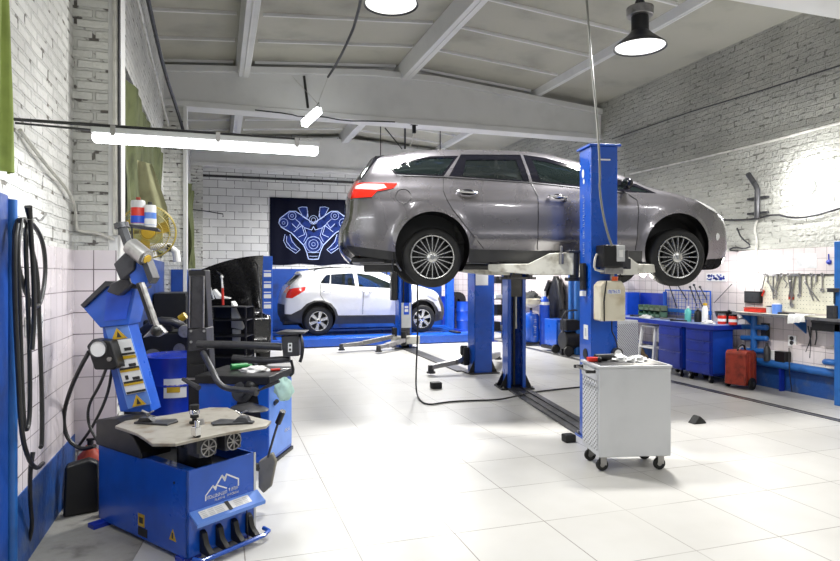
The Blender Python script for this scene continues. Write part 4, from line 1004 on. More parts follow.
def arm2(pts, name='arm'):
    g = G()
    for i, (a, b) in enumerate(zip(pts, pts[1:])):
        a = Vector(a); b = Vector(b); d = (b-a).normalized(); n_ = Vector((-d.y, d.x, 0)).normalized(); w = .06-.01*i; h = .045-.008*i
        g.pp([a-n_*w-Vector((0, 0, h)), a+n_*w-Vector((0, 0, h)), a+n_*w+Vector((0, 0, h)), a-n_*w+Vector((0, 0, h))], b-a)
    A = T.part(name, g, 'steel', bevel=.008)
    e = Vector(pts[-1]); T.part('lifting_pad', G().cyl(e+Vector((0, 0, -.10)), e+Vector((0, 0, .03)), .05, n=16).cyl(e+Vector((0, 0, -.1)), e+Vector((0, 0, -.07)), .07, n=16), 'dgrey', parent=A)
    s = Vector(pts[0]); T.part('arm_pivot', G().cyl(s+Vector((0, 0, -.12)), s+Vector((0, 0, .18)), .06, n=14), 'black', parent=A)
# near post arms lie on the left of it, far post arms both ways
arm2([(Q1.x-.24, Q1.y+.10, .26), ay(455, 362, Q1.y+.0), ay(431, 367, Q1.y-.05)])
arm2([(Q1.x+.22, Q1.y+.15, .22), (Q1.x+.55, Q1.y+.6, .18), (Q1.x+.8, Q1.y+1.0, .15)])
arm2([(Q2.x-.28, Q2.y-.25, .28), (Q2.x-1.0, Q2.y-.30, .16), (Q2.x-1.48, Q2.y-.45, .14)])
arm2([(Q2.x-.1, Q2.y-.35, .20), (Q2.x-.6, Q2.y-.75, .14), (Q2.x-.8, Q2.y-.9, .13)])
T.part('arm_yoke', G().b2((Q2.x-.34, Q2.y-.34, .10), (Q2.x+.28, Q2.y-.17, .28)), 'arm', bevel=.02)
T.part('arm_yoke', G().b2((Q1.x-.28, Q1.y+.0, .12), (Q1.x-.175, Q1.y+.2, .42)), 'black', bevel=.02)
# low four post platform under the white car
C1 = Vector((1.10, 13.85, 0))
T = Thing('platform_lift', 'low blue platform lift with slim posts under the white crossover', 'car lift', (3.7, 15.1, 0))
x0 = ay(262, 300, 13.85).x; x1 = ay(272, 300, 13.85).x
for k, (a, y) in enumerate(((x0, 13.72), (6.15, 13.72), (x0, 16.4), (6.15, 16.4))):
    g = G().b2((a, y, 0), (a+x1-x0, y+.20, 2.02)); T.part('post', g, 'blue', bevel=.012)
    T.part('base_plate', G().b2((a-.08, y-.06, 0), (a+x1-x0+.08, y+.26, .02)), 'blue_dark')
    if k == 0:
        for q in range(4):
            z = 1.62-.22*q-(0 if q else -.02)
            T.part('sticker', G().b2((a+.03, y-.004, z-.07), (a+x1-x0-.03, y, z+.07)), 'label')
            T.part('sticker_line', G().b2((a+.03, y-.006, z+.015), (a+x1-x0-.03, y-.004, z+.045)), 'blue_bright')
for y in (13.80, 15.35):
    T.part('runway', G().b2((x1+.1, y, .13), (5.95, y+.52, .21)), 'blue', bevel=.008)
    T.part('ramp', G().pp([(5.95, y, .13), (6.35, y, .02), (6.35, y, .04), (5.95, y, .21)], (0, .52, 0)), 'blue_dark')
T.part('side_beam', G().b2((x1-.02, 13.72, .02), (6.15, 13.80, .20)), 'blue', bevel=.012)
T.part('side_beam', G().b2((x1-.02, 16.42, .02), (6.15, 16.50, .20)), 'blue', bevel=.012)
T.part('cross_beam', G().b2((x0+.05, 13.92, .03), (x1-.03, 16.4, .13)), 'blue_dark')
T.part('cross_beam', G().b2((6.2, 13.92, .03), (6.3, 16.4, .13)), 'blue_dark')
T.part('wheel_stop', G().b2((5.4, 13.84, .21), (5.55, 14.3, .25)), 'black', bevel=.01)

# ================================================================ SILVER TOOL CART
a = fl(584, 460, 0); 
c0 = cz(599, 457.5, 5.02); c1 = cz(671, 456, 5.066); c0.z = c1.z = 0   # front edge of the plain face
cd = (c1-c0).normalized(); ca = math.atan2(cd.y, cd.x)
T = Thing('tool_cart', 'silver perforated tool cart on four castors in front of the big lift', 'tool cart', c0, ca, world=False)
W2, D2, Z0, Z1 = (c1-c0).length, .40, .125, .845
T.part('cabinet_body', G().b2((.0, 0, Z0), (W2, D2, Z1)), 'cart', bevel=.006)
T.part('perforated_door', G().b2((-.008, .03, Z0+.05), (0, D2-.03, Z1-.11)), 'perf2')
T.part('drawer_front', G().b2((-.014, .02, Z1-.10), (0, D2-.02, Z1-.015)), 'cart', bevel=.003)
T.part('worktop', G().b2((-.015, -.008, Z1), (W2+.01, D2+.01, Z1+.022)), 'cart', bevel=.004)
T.part('top_mat', G().b2((.02, .02, Z1+.022), (W2-.02, D2-.02, Z1+.026)), 'dgrey')
T.part('push_handle', G().tube([(-.01, .05, Z1-.03), (-.07, .05, Z1-.03), (-.07, D2-.05, Z1-.03), (-.01, D2-.05, Z1-.03)], .009, 8), 'steel')
for q in (.05, D2-.05): T.part('handle_grip', G().cyl((-.09, q, Z1-.03), (-.0, q, Z1-.03), .015, n=12), 'black')
for x, y in ((.06, .06), (W2-.06, .06), (.06, D2-.06), (W2-.06, D2-.06)):
    g = G().b2((x-.035, y-.035, Z0-.008), (x+.035, y+.035, Z0)).b2((x-.03, y-.022, .05), (x+.02, y-.017, Z0)).b2((x-.03, y+.017, .05), (x+.02, y+.022, Z0))
    T.part('castor_fork', g, 'steel')
    w = T.part('castor_wheel', G().lathe([(.02, -.014), (.046, -.014), (.05, -.008), (.05, .008), (.046, .014), (.02, .014)], (x-.012, y, .0505), (0, 1, 0), 24, closed=True), 'rubber')
    T.part('wheel_disc', G().cyl((x-.012, y-.012, .0505), (x-.012, y+.012, .0505), .024, n=16), 'steel', parent=w)
def onc(x, y, z=.026): v = T.o.matrix_basis if 0 else None; p = c0+Matrix.Rotation(ca, 3, 'Z') @ Vector((x, y, 0)); return Vector((p.x, p.y, Z1+z))
# rags and tool on the cart
for k, (x, y, sx, sy, sz, lb) in enumerate(((.27, .28, .085, .065, .05, 'crumpled white rag on the cart beside the red and black tool'), (.36, .22, .05, .045, .035, 'small white rag in the middle of the cart top'), (.44, .26, .075, .06, .042, 'crumpled white rag at the right on top of the cart'))):
    p = onc(x, y); rd = random.Random(k+4)
    g = G(); vs = []; n_ = 22; m_ = 11
    for i in range(m_+1):
        th = PI/2*i/m_
        for j in range(n_):
            ph = 2*PI*j/n_; q = 1+.18*math.sin(ph*3+i+k)+.14*math.sin(ph*5-i*1.3)+.10*math.sin(ph*9+i*2)
            vs.append(p+Vector((math.sin(th)*math.cos(ph)*sx*q, math.sin(th)*math.sin(ph)*sy*q, max(0, math.cos(th))*sz*(q*.7+.3))))
    fs = [(i*n_+j, (i+1)*n_+j, (i+1)*n_+(j+1) % n_, i*n_+(j+1) % n_) for i in range(m_) for j in range(n_)]+[tuple(range(m_*n_, (m_+1)*n_))[::-1]]
    solo('rag', lb, 'rag', g.add(vs, fs), 'whitecloth', ang=50)
p = onc(.12, .26)
Tg = Thing('impact_wrench', 'black and red power tool lying on top of the silver cart', 'power tool', p, ca, world=False)
Tg.part('tool_body', G().cyl((-.06, 0, .03), (.13, .02, .03), .03, n=16), 'black', bevel=.005)
Tg.part('battery', G().box((-.09, -.03, .02), (.09, .06, .035)), 'red', bevel=.006)
Tg.part('grip', G().tube([(-.02, 0, .03), (-.05, -.09, .02)], .018, 10), 'black'); Tg.part('nose', G().cyl((.13, .02, .03), (.17, .024, .03), .014, n=12), 'steel')
# small things on the floor
q = fl(701, 424)
g = G().pp([q+Vector((-.09, 0, 0)), q+Vector((.08, 0, 0)), q+Vector((.06, 0, .03)), q+Vector((-.0, 0, .08)), q+Vector((-.02, 0, .08))], (0, .10, 0))
solo('wheel_chock', 'small black wheel chock alone on the pale tiles right of the cart', 'wheel chock', g, 'rubber', bevel=.008)
q = fl(437, 389); solo('rubber_block', 'small black rubber block on the floor left of the lift posts', 'rubber block', G().b2(q+Vector((-.07, 0, 0)), q+Vector((.08, .12, .09))), 'rubber', bevel=.012)
q = fl(572, 443); solo('rubber_block', 'dark rubber block at the near end of the floor channel by the cart', 'rubber block', G().b2(q+Vector((-.06, 0, 0)), q+Vector((.05, .10, .075))), 'rubber', bevel=.012)
pts = [cz(417, 270, 7.9), cz(418, 330, 7.95), cz(416, 370, 7.95), fl(416, 393, .02), fl(421, 402, .012), fl(430, 405, .012), fl(445, 402, .012), fl(470, 400.5, .012), fl(497, 400, .012), fl(513, 397, .045), fl(530, 392.5, .012), fl(560, 389, .012), fl(592, 386, .012)]
pts[0] = Vector((pts[0].x, pts[0].y, 1.74))
cable('black power cable hanging beside the rear wheel and trailing across the floor', pts, .011, 'hose', sm=2)
# ================================================================ TYRE CHANGER, LEFT FOREGROUND
A_ = math.radians(35.5)
O1 = Vector((-.165, 3.66, 0))
T = Thing('tyre_changer', 'blue tyre changer with a steel turntable and tilting column at front left', 'tyre changer', O1, A_, world=False)
Ri = Matrix.Rotation(-A_, 3, 'Z')
def lo(v): return Ri @ (Vector(v)-O1)
BW, BD, BH = .47, .98, .515
g = G().b2((0, 0, .03), (BW, .015, BH)).b2((0, 0, .03), (.015, BD, BH)).b2((BW-.015, 0, .03), (BW, BD, BH)).b2((0, BD-.015, .03), (BW, BD, BH))
g.b2((0.015, .015, .03), (BW-.015, BD-.015, .05))
g.b2((0.0, .0, BH), (.06, BD, BH+.004)).b2((.06, .72, BH), (BW, BD, BH+.004))
T.part('cabinet_body', g, 'blue', bevel=.004)
T.part('inner_tray', G().b2((.015, .015, BH-.09), (BW-.015, BD-.015, BH-.08)), 'black')
T.part('side_edge_trim', G().b2((BW-.012, -.002, .05), (BW+.003, .0, BH)), 'grey')
for x, y in ((.02, .06), (BW-.06, .06), (-.05, BD-.06), (BW-.06, BD-.06)): T.part('foot', G().b2((x-.03, y-.04, 0), (x+.09, y+.04, .03)), 'blue_dark', bevel=.004)
# logo of two peaks with lettering on the front
def fq(x, z): return Vector((.02+(x-.14)*.88+.10, -.0015, z*.9+.018))
g = G()
def st(pts, w=.007):
    for a, b in zip(pts, pts[1:]):
        a = fq(*a); b = fq(*b); t = (b-a).normalized(); n_ = Vector((-t.z, 0, t.x))*w/2
        g.pp([a-n_-t*w*.3, b-n_+t*w*.3, b+n_+t*w*.3, a+n_-t*w*.3], (0, .0012, 0))
st([(.14, .335), (.14, .365), (.195, .415), (.21, .400), (.222, .412), (.30, .372)])
st([(.222, .412), (.265, .462), (.285, .440), (.30, .462), (.395, .408), (.395, .365)], .009)
st([(.195, .415), (.215, .385), (.222, .412)], .009); st([(.265, .462), (.287, .425), (.30, .462)], .01)
glyphs(g, (.125, -.0003, .322), (1, 0, 0), (0, 0, 1), .14, .020, 13, 11, .0012); glyphs(g, (.275, -.0003, .327), (1, 0, 0), (0, 0, 1), .07, .020, 6, 12, .0012)
glyphs(g, (.18, -.0003, .300), (1, 0, 0), (0, 0, 1), .07, .013, 7, 13, .0012); glyphs(g, (.265, -.0003, .304), (1, 0, 0), (0, 0, 1), .08, .013, 7, 14, .0012)
T.part('printed_emblem', g, 'label', smooth=False)
# sloping control shelf with its label strip
z1, z0 = .285, .235
g = G().pp([(.015, 0, z1), (BW+.015, 0, z1), (BW+.015, -.075, z0), (.015, -.075, z0)], (0, .006, -.012)).b2((.015, -.08, z0-.022), (BW+.015, -.073, z0+.002))
S_ = T.part('control_shelf', g, 'blue_light', bevel=.003)
d = Vector((0, -.075, z0-z1)).normalized(); up = Vector((0, d.z, -d.y))*-1
def sh(x, s, h=.001): return Vector((x, 0, z1))+d*s+Vector((0, -d.z*-h, abs(d.y)*h))
g = G().pp([sh(.06, .018, .001), sh(.40, .018, .001), sh(.40, .07, .001), sh(.06, .07, .001)], (0, 0, .0015)); T.part('label_strip', g, 'label', parent=S_)
g = G(); 
for i, (a, b) in enumerate(((.07, .10), (.115, .15), (.16, .21), (.29, .34), (.35, .38))):
    for q in (.026, .038, .050, .060): g.pp([sh(a, q, .003), sh(b, q, .003), sh(b, q+.005, .003), sh(a, q+.005, .003)], (0, 0, .0008))
T.part('printed_symbols', g, 'grey', parent=S_); T.part('pedal_slot_mark', G().pp([sh(.235, .012, .003), sh(.26, .012, .003), sh(.26, .076, .003), sh(.235, .076, .003)], (0, 0, .0015)), 'ink', parent=S_)
# pedals and foot bar
for i in range(4):
    x = .10+.105*i; g = G().pp([(x-.022, -.001, .04), (x-.022, -.09, .03), (x-.022, -.10, .05), (x-.022, -.05, .09), (x-.022, -.03, .15), (x-.022, -.001, .165)], (.036, 0, 0)); T.part('pedal', g, 'black', bevel=.006)
T.part('foot_bar', G().tube([(.0, -.06, .045), (.03, -.11, .04), (BW-.02, -.11, .04), (BW+.03, -.09, .045), (BW+.03, -.04, .05)], .013, 8), 'blue')
T.part('air_hose', G().tube([(BW-.10, -.045, z0-.01), (BW-.10, -.05, .12), (BW-.10, -.06, .01)], .004, 6), 'black')
# warning plates on the left flank
T.part('warning_plate', G().b2((-.002, .43, .10), (0, .50, .175)), 'yellow'); T.part('warning_plate', G().pp([(-.002, .10, .10), (-.002, .17, .10), (-.002, .135, .165)], (.002, 0, 0)), 'yellow')
g = G().b2((-.0035, .445, .12), (-.002, .485, .155)).b2((-.0035, .128, .112), (-.002, .142, .145)); T.part('plate_symbol', g, 'ink')
T.part('side_slot', G().b2((-.002, .40, .045), (0, .50, .095)), 'black')
T.part('side_bolt', G().cyl((-.003, .12, .43), (0, .12, .43), .008, n=10), 'black')
# turntable
c = lo(fl(194.5, 421.5, .725)); c.z = 0; tz = .715
g = G(); pts = []
for k in range(4):
    a0 = math.radians(36.5+90*k)
    for da, r in ((-8, .45), (8, .45), (27, .36), (45, .335), (63, .36)): pts.append((c.x+r*math.cos(a0+math.radians(da)), c.y+r*math.sin(a0+math.radians(da)), tz-.018))
g.pp(pts, (0, 0, .018)); TT = T.part('turntable', g, 'plate', bevel=.004)
T.part('turntable_gear', G().cyl((c.x, c.y, tz-.13), (c.x, c.y, tz-.018), .075, .11, 24).cyl((c.x, c.y, BH-.08), (c.x, c.y, tz-.12), .10, n=20), 'black')
for s in (-1, 1):
    ce = c+Vector((s*.085, -.20, tz-.085)); 
    g = G().cyl(ce+Vector((0, -.06, 0)), ce+Vector((0, .10, 0)), .052, n=20).box(ce, (.115, .12, .10)); T.part('clamp_cylinder', g, 'dgrey', bevel=.01)
    g = G()
    for k in range(8):
        th = k*PI/4; g.tube([ce+Vector((0, -.064, 0)), ce+Vector((math.cos(th)*.05, -.064, math.sin(th)*.046))], .004, 5)
    g.ring(ce+Vector((0, -.064, 0)), .048, .004, (0, 1, 0), 20, 5); T.part('cast_web', g, 'steel')
T.part('chuck_mechanism', G().box(c+Vector((0, 0, tz-.06)), (.5, .05, .03), RZ(.3)).box(c+Vector((0, 0, tz-.06)), (.5, .05, .03), RZ(1.87)), 'black', bevel=.005)
for k in (1, 3):
    a0 = math.radians(36.5+90*k); dd = Vector((math.cos(a0), math.sin(a0), 0)); nn_ = Vector((-dd.y, dd.x, 0)); p = c+dd*.235+Vector((0, 0, tz))
    g = G().pp([p-dd*.13-nn_*.02, p-dd*.10+nn_*.07, p+dd*.12+nn_*.02, p+dd*.12-nn_*.02, p-dd*.10-nn_*.07], (0, 0, .012)); 
    g.pp([p+dd*.0-nn_*.03+Vector((0, 0, .012)), p+dd*.10-nn_*.03+Vector((0, 0, .012)), p+dd*.08-nn_*.02+Vector((0, 0, .04)), p+dd*.03-nn_*.02+Vector((0, 0, .04))], nn_*.055)
    J = T.part('clamp_jaw', g, 'dgrey', bevel=.003)
    T.part('jaw_hook', G().tube([p+dd*.05+Vector((0, 0, .035)), p+dd*.045+Vector((0, 0, .06)), p+dd*.08+Vector((0, 0, .075))], .006, 6).tube([p+dd*.05+Vector((0, 0, .05)), p+dd*.01+Vector((0, 0, .075))], .005, 6), 'steel', parent=J)
ce = c+Vector((.0, -.0, tz))
g = G()
cf = lo(cz(196, 430, 3.45)); cf.z = tz
T.part('centre_nut', G().lathe([(.001, .055), (.022, .055), (.026, .045), (.026, .035), (.014, .03), (.014, .015), (.03, .012), (.03, 0)], ce, n=20), 'black')
T.part('centre_stud', G().cyl(ce+Vector((.005, -.05, 0)), ce+Vector((.005, -.05, .03)), .026, .018, 16), 'steel')
e = lo(cz(196, 431, 3.40)); T.part('edge_clamp', G().box(e, (.035, .05, .05)).cyl(e+Vector((0, -.01, -.03)), e+Vector((0, -.01, .06)), .014, n=10), 'chrome', bevel=.004); T.part('clamp_strap', G().box(e+Vector((0, -.01, -.07)), (.025, .03, .10)), 'black')
T.part('stud_nut', G().lathe([(.001, .03), (.022, .03), (.030, .02), (.030, 0), (.02, -.005)], ce+Vector((0, 0, .055)), n=8), 'chrome')
T.part('stud_cap', G().cyl(ce+Vector((0, 0, .085)), ce+Vector((0, 0, .11)), .028, n=14), 'black')
# black tool shelf to the left of the turntable
g = G().pp([(-.03, .42, BH), (-.03, .96, BH), (-.03, .96, BH+.16), (-.03, .70, BH+.20), (-.03, .50, BH+.12), (-.03, .42, BH+.04)], (.20, 0, 0))
T.part('tool_shelf', g, 'black', bevel=.01)
for q in (0, 1):
    a = Vector((.175, .44+q*.16, BH+.05+.04*q)); T.part('shelf_handle', G().tube([a, a+Vector((.0, .0, .10)), a+Vector((.0, .12, .10)), a+Vector((.0, .12, .0))], .006, 6), 'steel')
T.part('steel_tray', G().pp([(.17, .20, BH+.035), (.17, .42, BH+.035), (.17, .42, BH+.05), (.17, .20, BH+.05)], (.09, 0, .01)).pp([(.10, .30, BH+.09), (.10, .44, BH+.10), (.10, .44, BH+.115), (.10, .30, BH+.10)], (.08, 0, .02)), 'white', bevel=.004)
# tilting column: traced in a plane facing the hall, with real depth
def cc(px, py, z=4.05): return lo(cz(px, py, z))
bk = lo(O1+Vector((SN, CS, 0))*.16)          # vector pointing away from the camera
fw = Ri @ Vector((SN, CS, 0))*.15
col_poly = [(117, 410), (153, 410), (131, 333), (129, 322), (136, 290), (122, 286), (104, 283), (80, 308), (82, 318), (101, 330)]
T.part('column', G().pp([cc(*p) for p in [(120, 412), (152, 412), (127, 322), (102, 326), (103, 336)]], fw), 'blue', bevel=.006)
T.part('column_head', G().pp([cc(*p, 4.03) for p in [(81, 306), (106, 283), (136, 287), (128, 325), (100, 328)]], fw*1.25), 'blue', bevel=.008)
T.part('head_cap', G().pp([cc(*p, 4.0) for p in [(80, 305), (105, 281), (138, 285), (137, 289), (107, 286), (83, 308)]], fw*1.4), 'dgrey', bevel=.003)
T.part('head_face', G().pp([cc(*p, 4.025) for p in [(107, 290), (132, 291), (126, 319), (104, 321)]], fw*.03), 'blue_bright')
# decal panel down the front of the column
T.part('decal_panel', G().pp([cc(*p, 4.045) for p in [(104, 324), (127, 322), (151, 404), (128, 409)]], fw*.04), 'blue_light')
def dq(u, v, h=4.035):      # decal coordinates: u 0..1 across, v 0..1 down
    a = Vector((104+24*v, 324+85*v)); b = Vector((127+24*v, 322+82*v)); p = a.lerp(b, u); return cc(p.x, p.y, h)
def dec(u0, v0, u1, v1, mat, nm, h=4.036): return T.part(nm, G().pp([dq(u0, v0, h), dq(u1, v0, h), dq(u1, v1, h), dq(u0, v1, h)], fw*.02), mat)
def tri(u, v, s, nm='warning_triangle'): T.part(nm, G().pp([dq(u, v, 4.034), dq(u+s, v+.13, 4.034), dq(u-s, v+.13, 4.034)], fw*.02), 'yellow'); T.part('triangle_mark', G().pp([dq(u, v+.04, 4.030), dq(u+s*.3, v+.11, 4.030), dq(u-s*.3, v+.11, 4.030)], fw*.015), 'ink')
dec(.10, .20, .95, .84, 'label', 'sticker')
tri(.48, .06, .34)
dec(.1, .395, .95, .43, 'yellow', 'sticker_stripe', 4.033); dec(.1, .55, .95, .58, 'yellow', 'sticker_stripe', 4.033); dec(.1, .71, .95, .74, 'yellow', 'sticker_stripe', 4.033)
for v in (.36, .53, .69, .81): dec(.12, v, .95, v+.025, 'ink', 'sticker_bar', 4.033)
for v in (.27, .46, .62):
    dec(.55, v+.03, .85, v+.065, 'ink', 'sticker_symbol', 4.033); dec(.25, v, .38, v+.05, 'ink', 'sticker_symbol', 4.033)
tri(.50, .86, .30)
# swing arm, lock housing, vertical bar, mounting head
T.part('swing_arm', G().pp([cc(*p, 3.95) for p in [(106, 292), (110, 284), (127, 276), (131, 284), (118, 296)]], fw*.7), 'dgrey', bevel=.01)
T.part('lock_housing', G().pp([cc(*p, 3.88) for p in [(113, 264), (131, 246), (136, 250), (134, 270), (120, 281)]], fw*.7), 'dgrey', bevel=.01)
a = cc(131, 246, 3.9); b = cc(146, 258, 3.86)
T.part('lock_cylinder', G().cyl(a, b, .055, n=24).cyl(b, b+(b-a).normalized()*.012, .04, n=20), 'steel')
T.part('lock_light', G().cyl(b+(b-a).normalized()*.012, b+(b-a).normalized()*.016, .028, n=20), 'yellow')
T.part('bracket', G().pp([cc(*p, 3.9) for p in [(127, 268), (140, 260), (152, 278), (142, 288), (131, 283)]], fw*.6), 'blue', bevel=.008)
T.part('bracket_plate', G().pp([cc(*p, 3.86) for p in [(141, 262), (146, 259), (153, 278), (149, 284)]], fw*.7), 'dgrey', bevel=.003)
T.part('hex_bar', G().tube([cc(122, 226, 4.0), cc(131, 252, 3.95)], .032, 6), 'dgrey')
T.part('bar_cap', G().cyl(cc(121, 223, 4.0), cc(122, 228, 4.0), .045, n=14), 'dgrey')
T.part('hex_bar', G().tube([cc(142, 283, 3.86), cc(157, 326, 3.84)], .017, 6), 'steel')
T.part('bar_sleeve', G().tube([cc(139, 283, 3.88), cc(153, 324, 3.86)], .020, 8), 'black')
g = G().pp([cc(*p, 3.82) for p in [(142, 338), (150, 330), (158, 325), (166, 333), (158, 337), (150, 336)]], fw*.3)
T.part('mounting_head', g, 'steel', bevel=.006)
T.part('head_insert', G().ball(cc(156, 331, 3.8), .035, 10), 'black')
# pressure gauge box hung on the column
c0_ = cc(101, 350, 3.93)
T.part('gauge_box', G().pp([cc(*p, 3.93) for p in [(86, 346), (92, 339), (110, 341), (118, 366), (113, 370), (94, 370)]], fw*.7), 'black', bevel=.012)
gd = (Ri @ Vector((-SN, -CS, 0)))
T.part('gauge_rim', G().lathe([(.058, -.02), (.058, .006), (.050, .012), (.048, .004)], cc(98.5, 349, 3.93), gd, 28), 'dgrey')
T.part('gauge_face', G().cyl(cc(98.5, 349, 3.93), cc(98.5, 349, 3.93)+gd*.007, .049, n=28), 'label')
T.part('gauge_button', G().cyl(cc(110, 359, 3.93), cc(110, 359, 3.93)+gd*.015, .014, n=14), 'steel')
def wl(pts): return [lo(cz(*p)) for p in pts]
T.part('air_hose', G().tube(wl([(89, 352, 3.98), (80, 368, 4.1), (70, 390, 4.2), (63, 415, 4.3), (66, 438, 4.3), (80, 450, 4.3), (95, 446, 4.25)]), .014, 8, smooth=2), 'hose')
T.part('air_hose', G().tube(wl([(106, 369, 4.0), (100, 385, 4.15), (88, 405, 4.25), (88, 425, 4.25), (98, 442, 4.2)]), .010, 8, smooth=2), 'hose')
T.part('air_hose', G().tube(wl([(112, 369, 4.1), (108, 395, 4.2), (94, 425, 4.3), (78, 447, 4.35)]), .010, 8, smooth=2), 'hose')
# bead breaker paddle on the right flank
g = G().pp([lo(cz(*p, 4.2)) for p in [(258, 462), (272, 453), (276, 462), (271, 487), (263, 494), (258, 488)]], fw*.35)
T.part('bead_breaker_paddle', g, 'paddle', bevel=.012, label='worn grey rubber covered paddle')
T.part('breaker_rod', G().tube(wl([(268, 457, 4.15), (274, 436, 4.1), (279, 420, 4.06)]), .008, 8), 'dgrey')
T.part('breaker_grip', G().tube(wl([(278, 423, 4.06), (283, 411, 4.03)]), .020, 10), 'black')
T.part('breaker_arm', G().tube([Vector((BW, .45, .42)), lo(cz(268, 470, 4.25))], .025, 8), 'black')

# ================================================================ SECOND MACHINE WITH HELPER ARMS
A2 = math.radians(-26)
O2 = Vector((.40, 5.30, 0))       # right front corner on the floor
T = Thing('tyre_machine', 'blue tyre machine with black bent helper arms behind the first one', 'tyre changer', O2, 0)
e1 = Vector((math.cos(A2), math.sin(A2), 0)); e2 = Vector((.44, .90, 0)).normalized()
e1 = Vector((e2.y, -e2.x, 0))*-1   # points left along the front
def q2(a, b, z): return O2+e1*a+e2*b+Vector((0, 0, z))
Rm = Matrix.Rotation(math.atan2(e2.y, e2.x)-PI/2, 3, 'Z')
g = G().pp([q2(0, 0, .03), q2(.62, 0, .03), q2(.62, .56, .03), q2(0, .56, .03)], (0, 0, .66)); T.part('cabinet_body', g, 'blue', bevel=.008)
T.part('base_skirt', G().pp([q2(-.012, -.012, 0), q2(.63, -.012, 0), q2(.63, .57, 0), q2(-.012, .57, 0)], (0, 0, .03)), 'black')
T.part('side_panel', G().pp([q2(-.003, .01, .06), q2(-.003, .55, .06), q2(-.003, .55, .66), q2(-.003, .01, .66)], e1*.003), 'blue_light')
T.part('tool_tray', G().pp([q2(-.02, -.03, .69), q2(.64, -.03, .69), q2(.64, .58, .69), q2(-.02, .58, .69)], (0, 0, .07)), 'black', bevel=.01)
T.part('side_lettering', glyphs(G(), q2(-.004, .36, .20), e2, (0, 0, 1), .14, .03, 7, 21), 'label', smooth=False)
T.part('front_recess', G().pp([q2(.06, -.004, .38), q2(.30, -.004, .38), q2(.26, -.004, .62), q2(.10, -.004, .62)], e2*.004), 'black')
zc = 5.25
T.part('wheel_spindle', G().cyl(cz(244, 392, zc), cz(242, 392, zc-.1), .085, n=24).cyl(cz(242, 392, zc-.1), cz(240, 393, zc-.25), .03, n=14), 'dgrey')
T.part('spindle_flange', G().lathe([(.001, .035), (.03, .03), (.13, .0), (.15, -.01), (.15, -.015), (.001, -.015)], cz(250, 407, 5.0), (0.1, 0, 1), 30), 'dgrey')
T.part('hex_key_holder', G().cyl(cz(274, 404, 5.3), cz(277, 401, 5.25), .018, n=10), 'black')
# column: black frame with a grey plate
fwv = Vector((SN, CS, 0))
T.part('column', G().pp([cz(*p, 5.5) for p in [(186, 382), (211, 382), (205, 270), (188, 270)]], fwv*.14), 'black', bevel=.008)
T.part('column_plate', G().pp([cz(*p, 5.48) for p in [(189.5, 328), (203.5, 328), (204, 276), (190, 276)]], fwv*.02), 'dgrey', bevel=.003)
g = G().tube([cz(*p, 5.47) for p in [(189.5, 328), (203.5, 328), (204, 276), (190, 276)]], .008, 6, closed=True); T.part('plate_frame', g, 'steel')
T.part('column_bracket', G().pp([cz(*p, 5.42) for p in [(188, 330), (206, 328), (207, 350), (188, 352)]], fwv*.2), 'dgrey', bevel=.008)
for p in ((191, 331), (204, 331), (191, 342)): T.part('bolt', G().cyl(cz(*p, 5.42), cz(*p, 5.40), .012, n=8), 'steel')
T.part('lower_box', G().pp([cz(*p, 5.42) for p in [(188, 365), (204, 365), (204, 378), (188, 378)]], fwv*.15), 'black', bevel=.005)
T.part('lower_tray', G().pp([cz(*p, 5.40) for p in [(186, 378), (205, 378), (205, 380), (186, 380)]], fwv*.15), 'steel')
T.part('black_cabinet', G().pp([cz(*p, 5.55) for p in [(188, 380), (225, 380), (228, 412), (188, 412)]], fwv*.25), 'black', bevel=.01)
T.part('helper_arm', G().tube([cz(198, 344, 5.35), cz(240, 345, 5.3), cz(282, 347, 5.3)], .033, 14), 'dgrey')
T.part('helper_arm', G().tube([cz(233, 358, 5.35), cz(262, 361, 5.3), cz(290, 359, 5.3)], .030, 14, smooth=1), 'dgrey')
T.part('helper_arm', G().tube([cz(203, 353, 5.25), cz(212, 370, 4.98), cz(218, 383, 4.9), cz(227, 389, 4.9), cz(252, 391, 4.88)], .024, 14, smooth=2), 'dgrey')
T.part('arm_end_cap', G().cyl(cz(251, 391, 4.88), cz(257, 392, 4.86), .034, n=14), 'dgrey')
T.part('front_arm', G().tube([cz(183, 379, 5.1), cz(199, 388, 5.0)], [.016, .022], 10), 'dgrey')
T.part('guide_lever', G().tube([cz(258, 391, 4.85), cz(268, 386, 4.82), cz(279, 381, 4.8)], [.006, .014, .014], 8), 'black')
T.part('arm_motor', G().ball(cz(252, 386, 5.2), .07, 14), 'black')
g = G().pp([cz(*p, 5.2) for p in [(281, 336), (298, 335), (299, 356), (283, 357)]], fwv*.12); T.part('control_box', g, 'dgrey', bevel=.006)
T.part('box_lid', G().pp([cz(*p, 5.17) for p in [(275, 333), (281, 331.5), (305, 332), (303, 334), (281, 335)]], fwv*.2), 'dgrey', bevel=.003)
T.part('switch', G().pp([cz(*p, 5.195) for p in [(288, 343), (292, 343), (292, 352), (288, 352)]], fwv*.01), 'label')
T.part('switch_button', G().pp([cz(*p, 5.19) for p in [(289, 344.3), (291, 344.3), (291, 346.5), (289, 346.5)]], fwv*.01).pp([cz(*p, 5.19) for p in [(289, 348.5), (291, 348.5), (291, 350.7), (289, 350.7)]], fwv*.01), 'ink')
T.part('control_cable', G().tube([cz(300, 334, 5.25), cz(303, 345, 5.2), cz(302, 356, 5.2), cz(300, 362, 5.2)], .014, 8, smooth=1), 'black')
T.part('back_hose', G().tube([cz(291, 360, 5.3), cz(294, 372, 5.3), cz(290, 376, 5.3)], .012, 6, smooth=1), 'black')
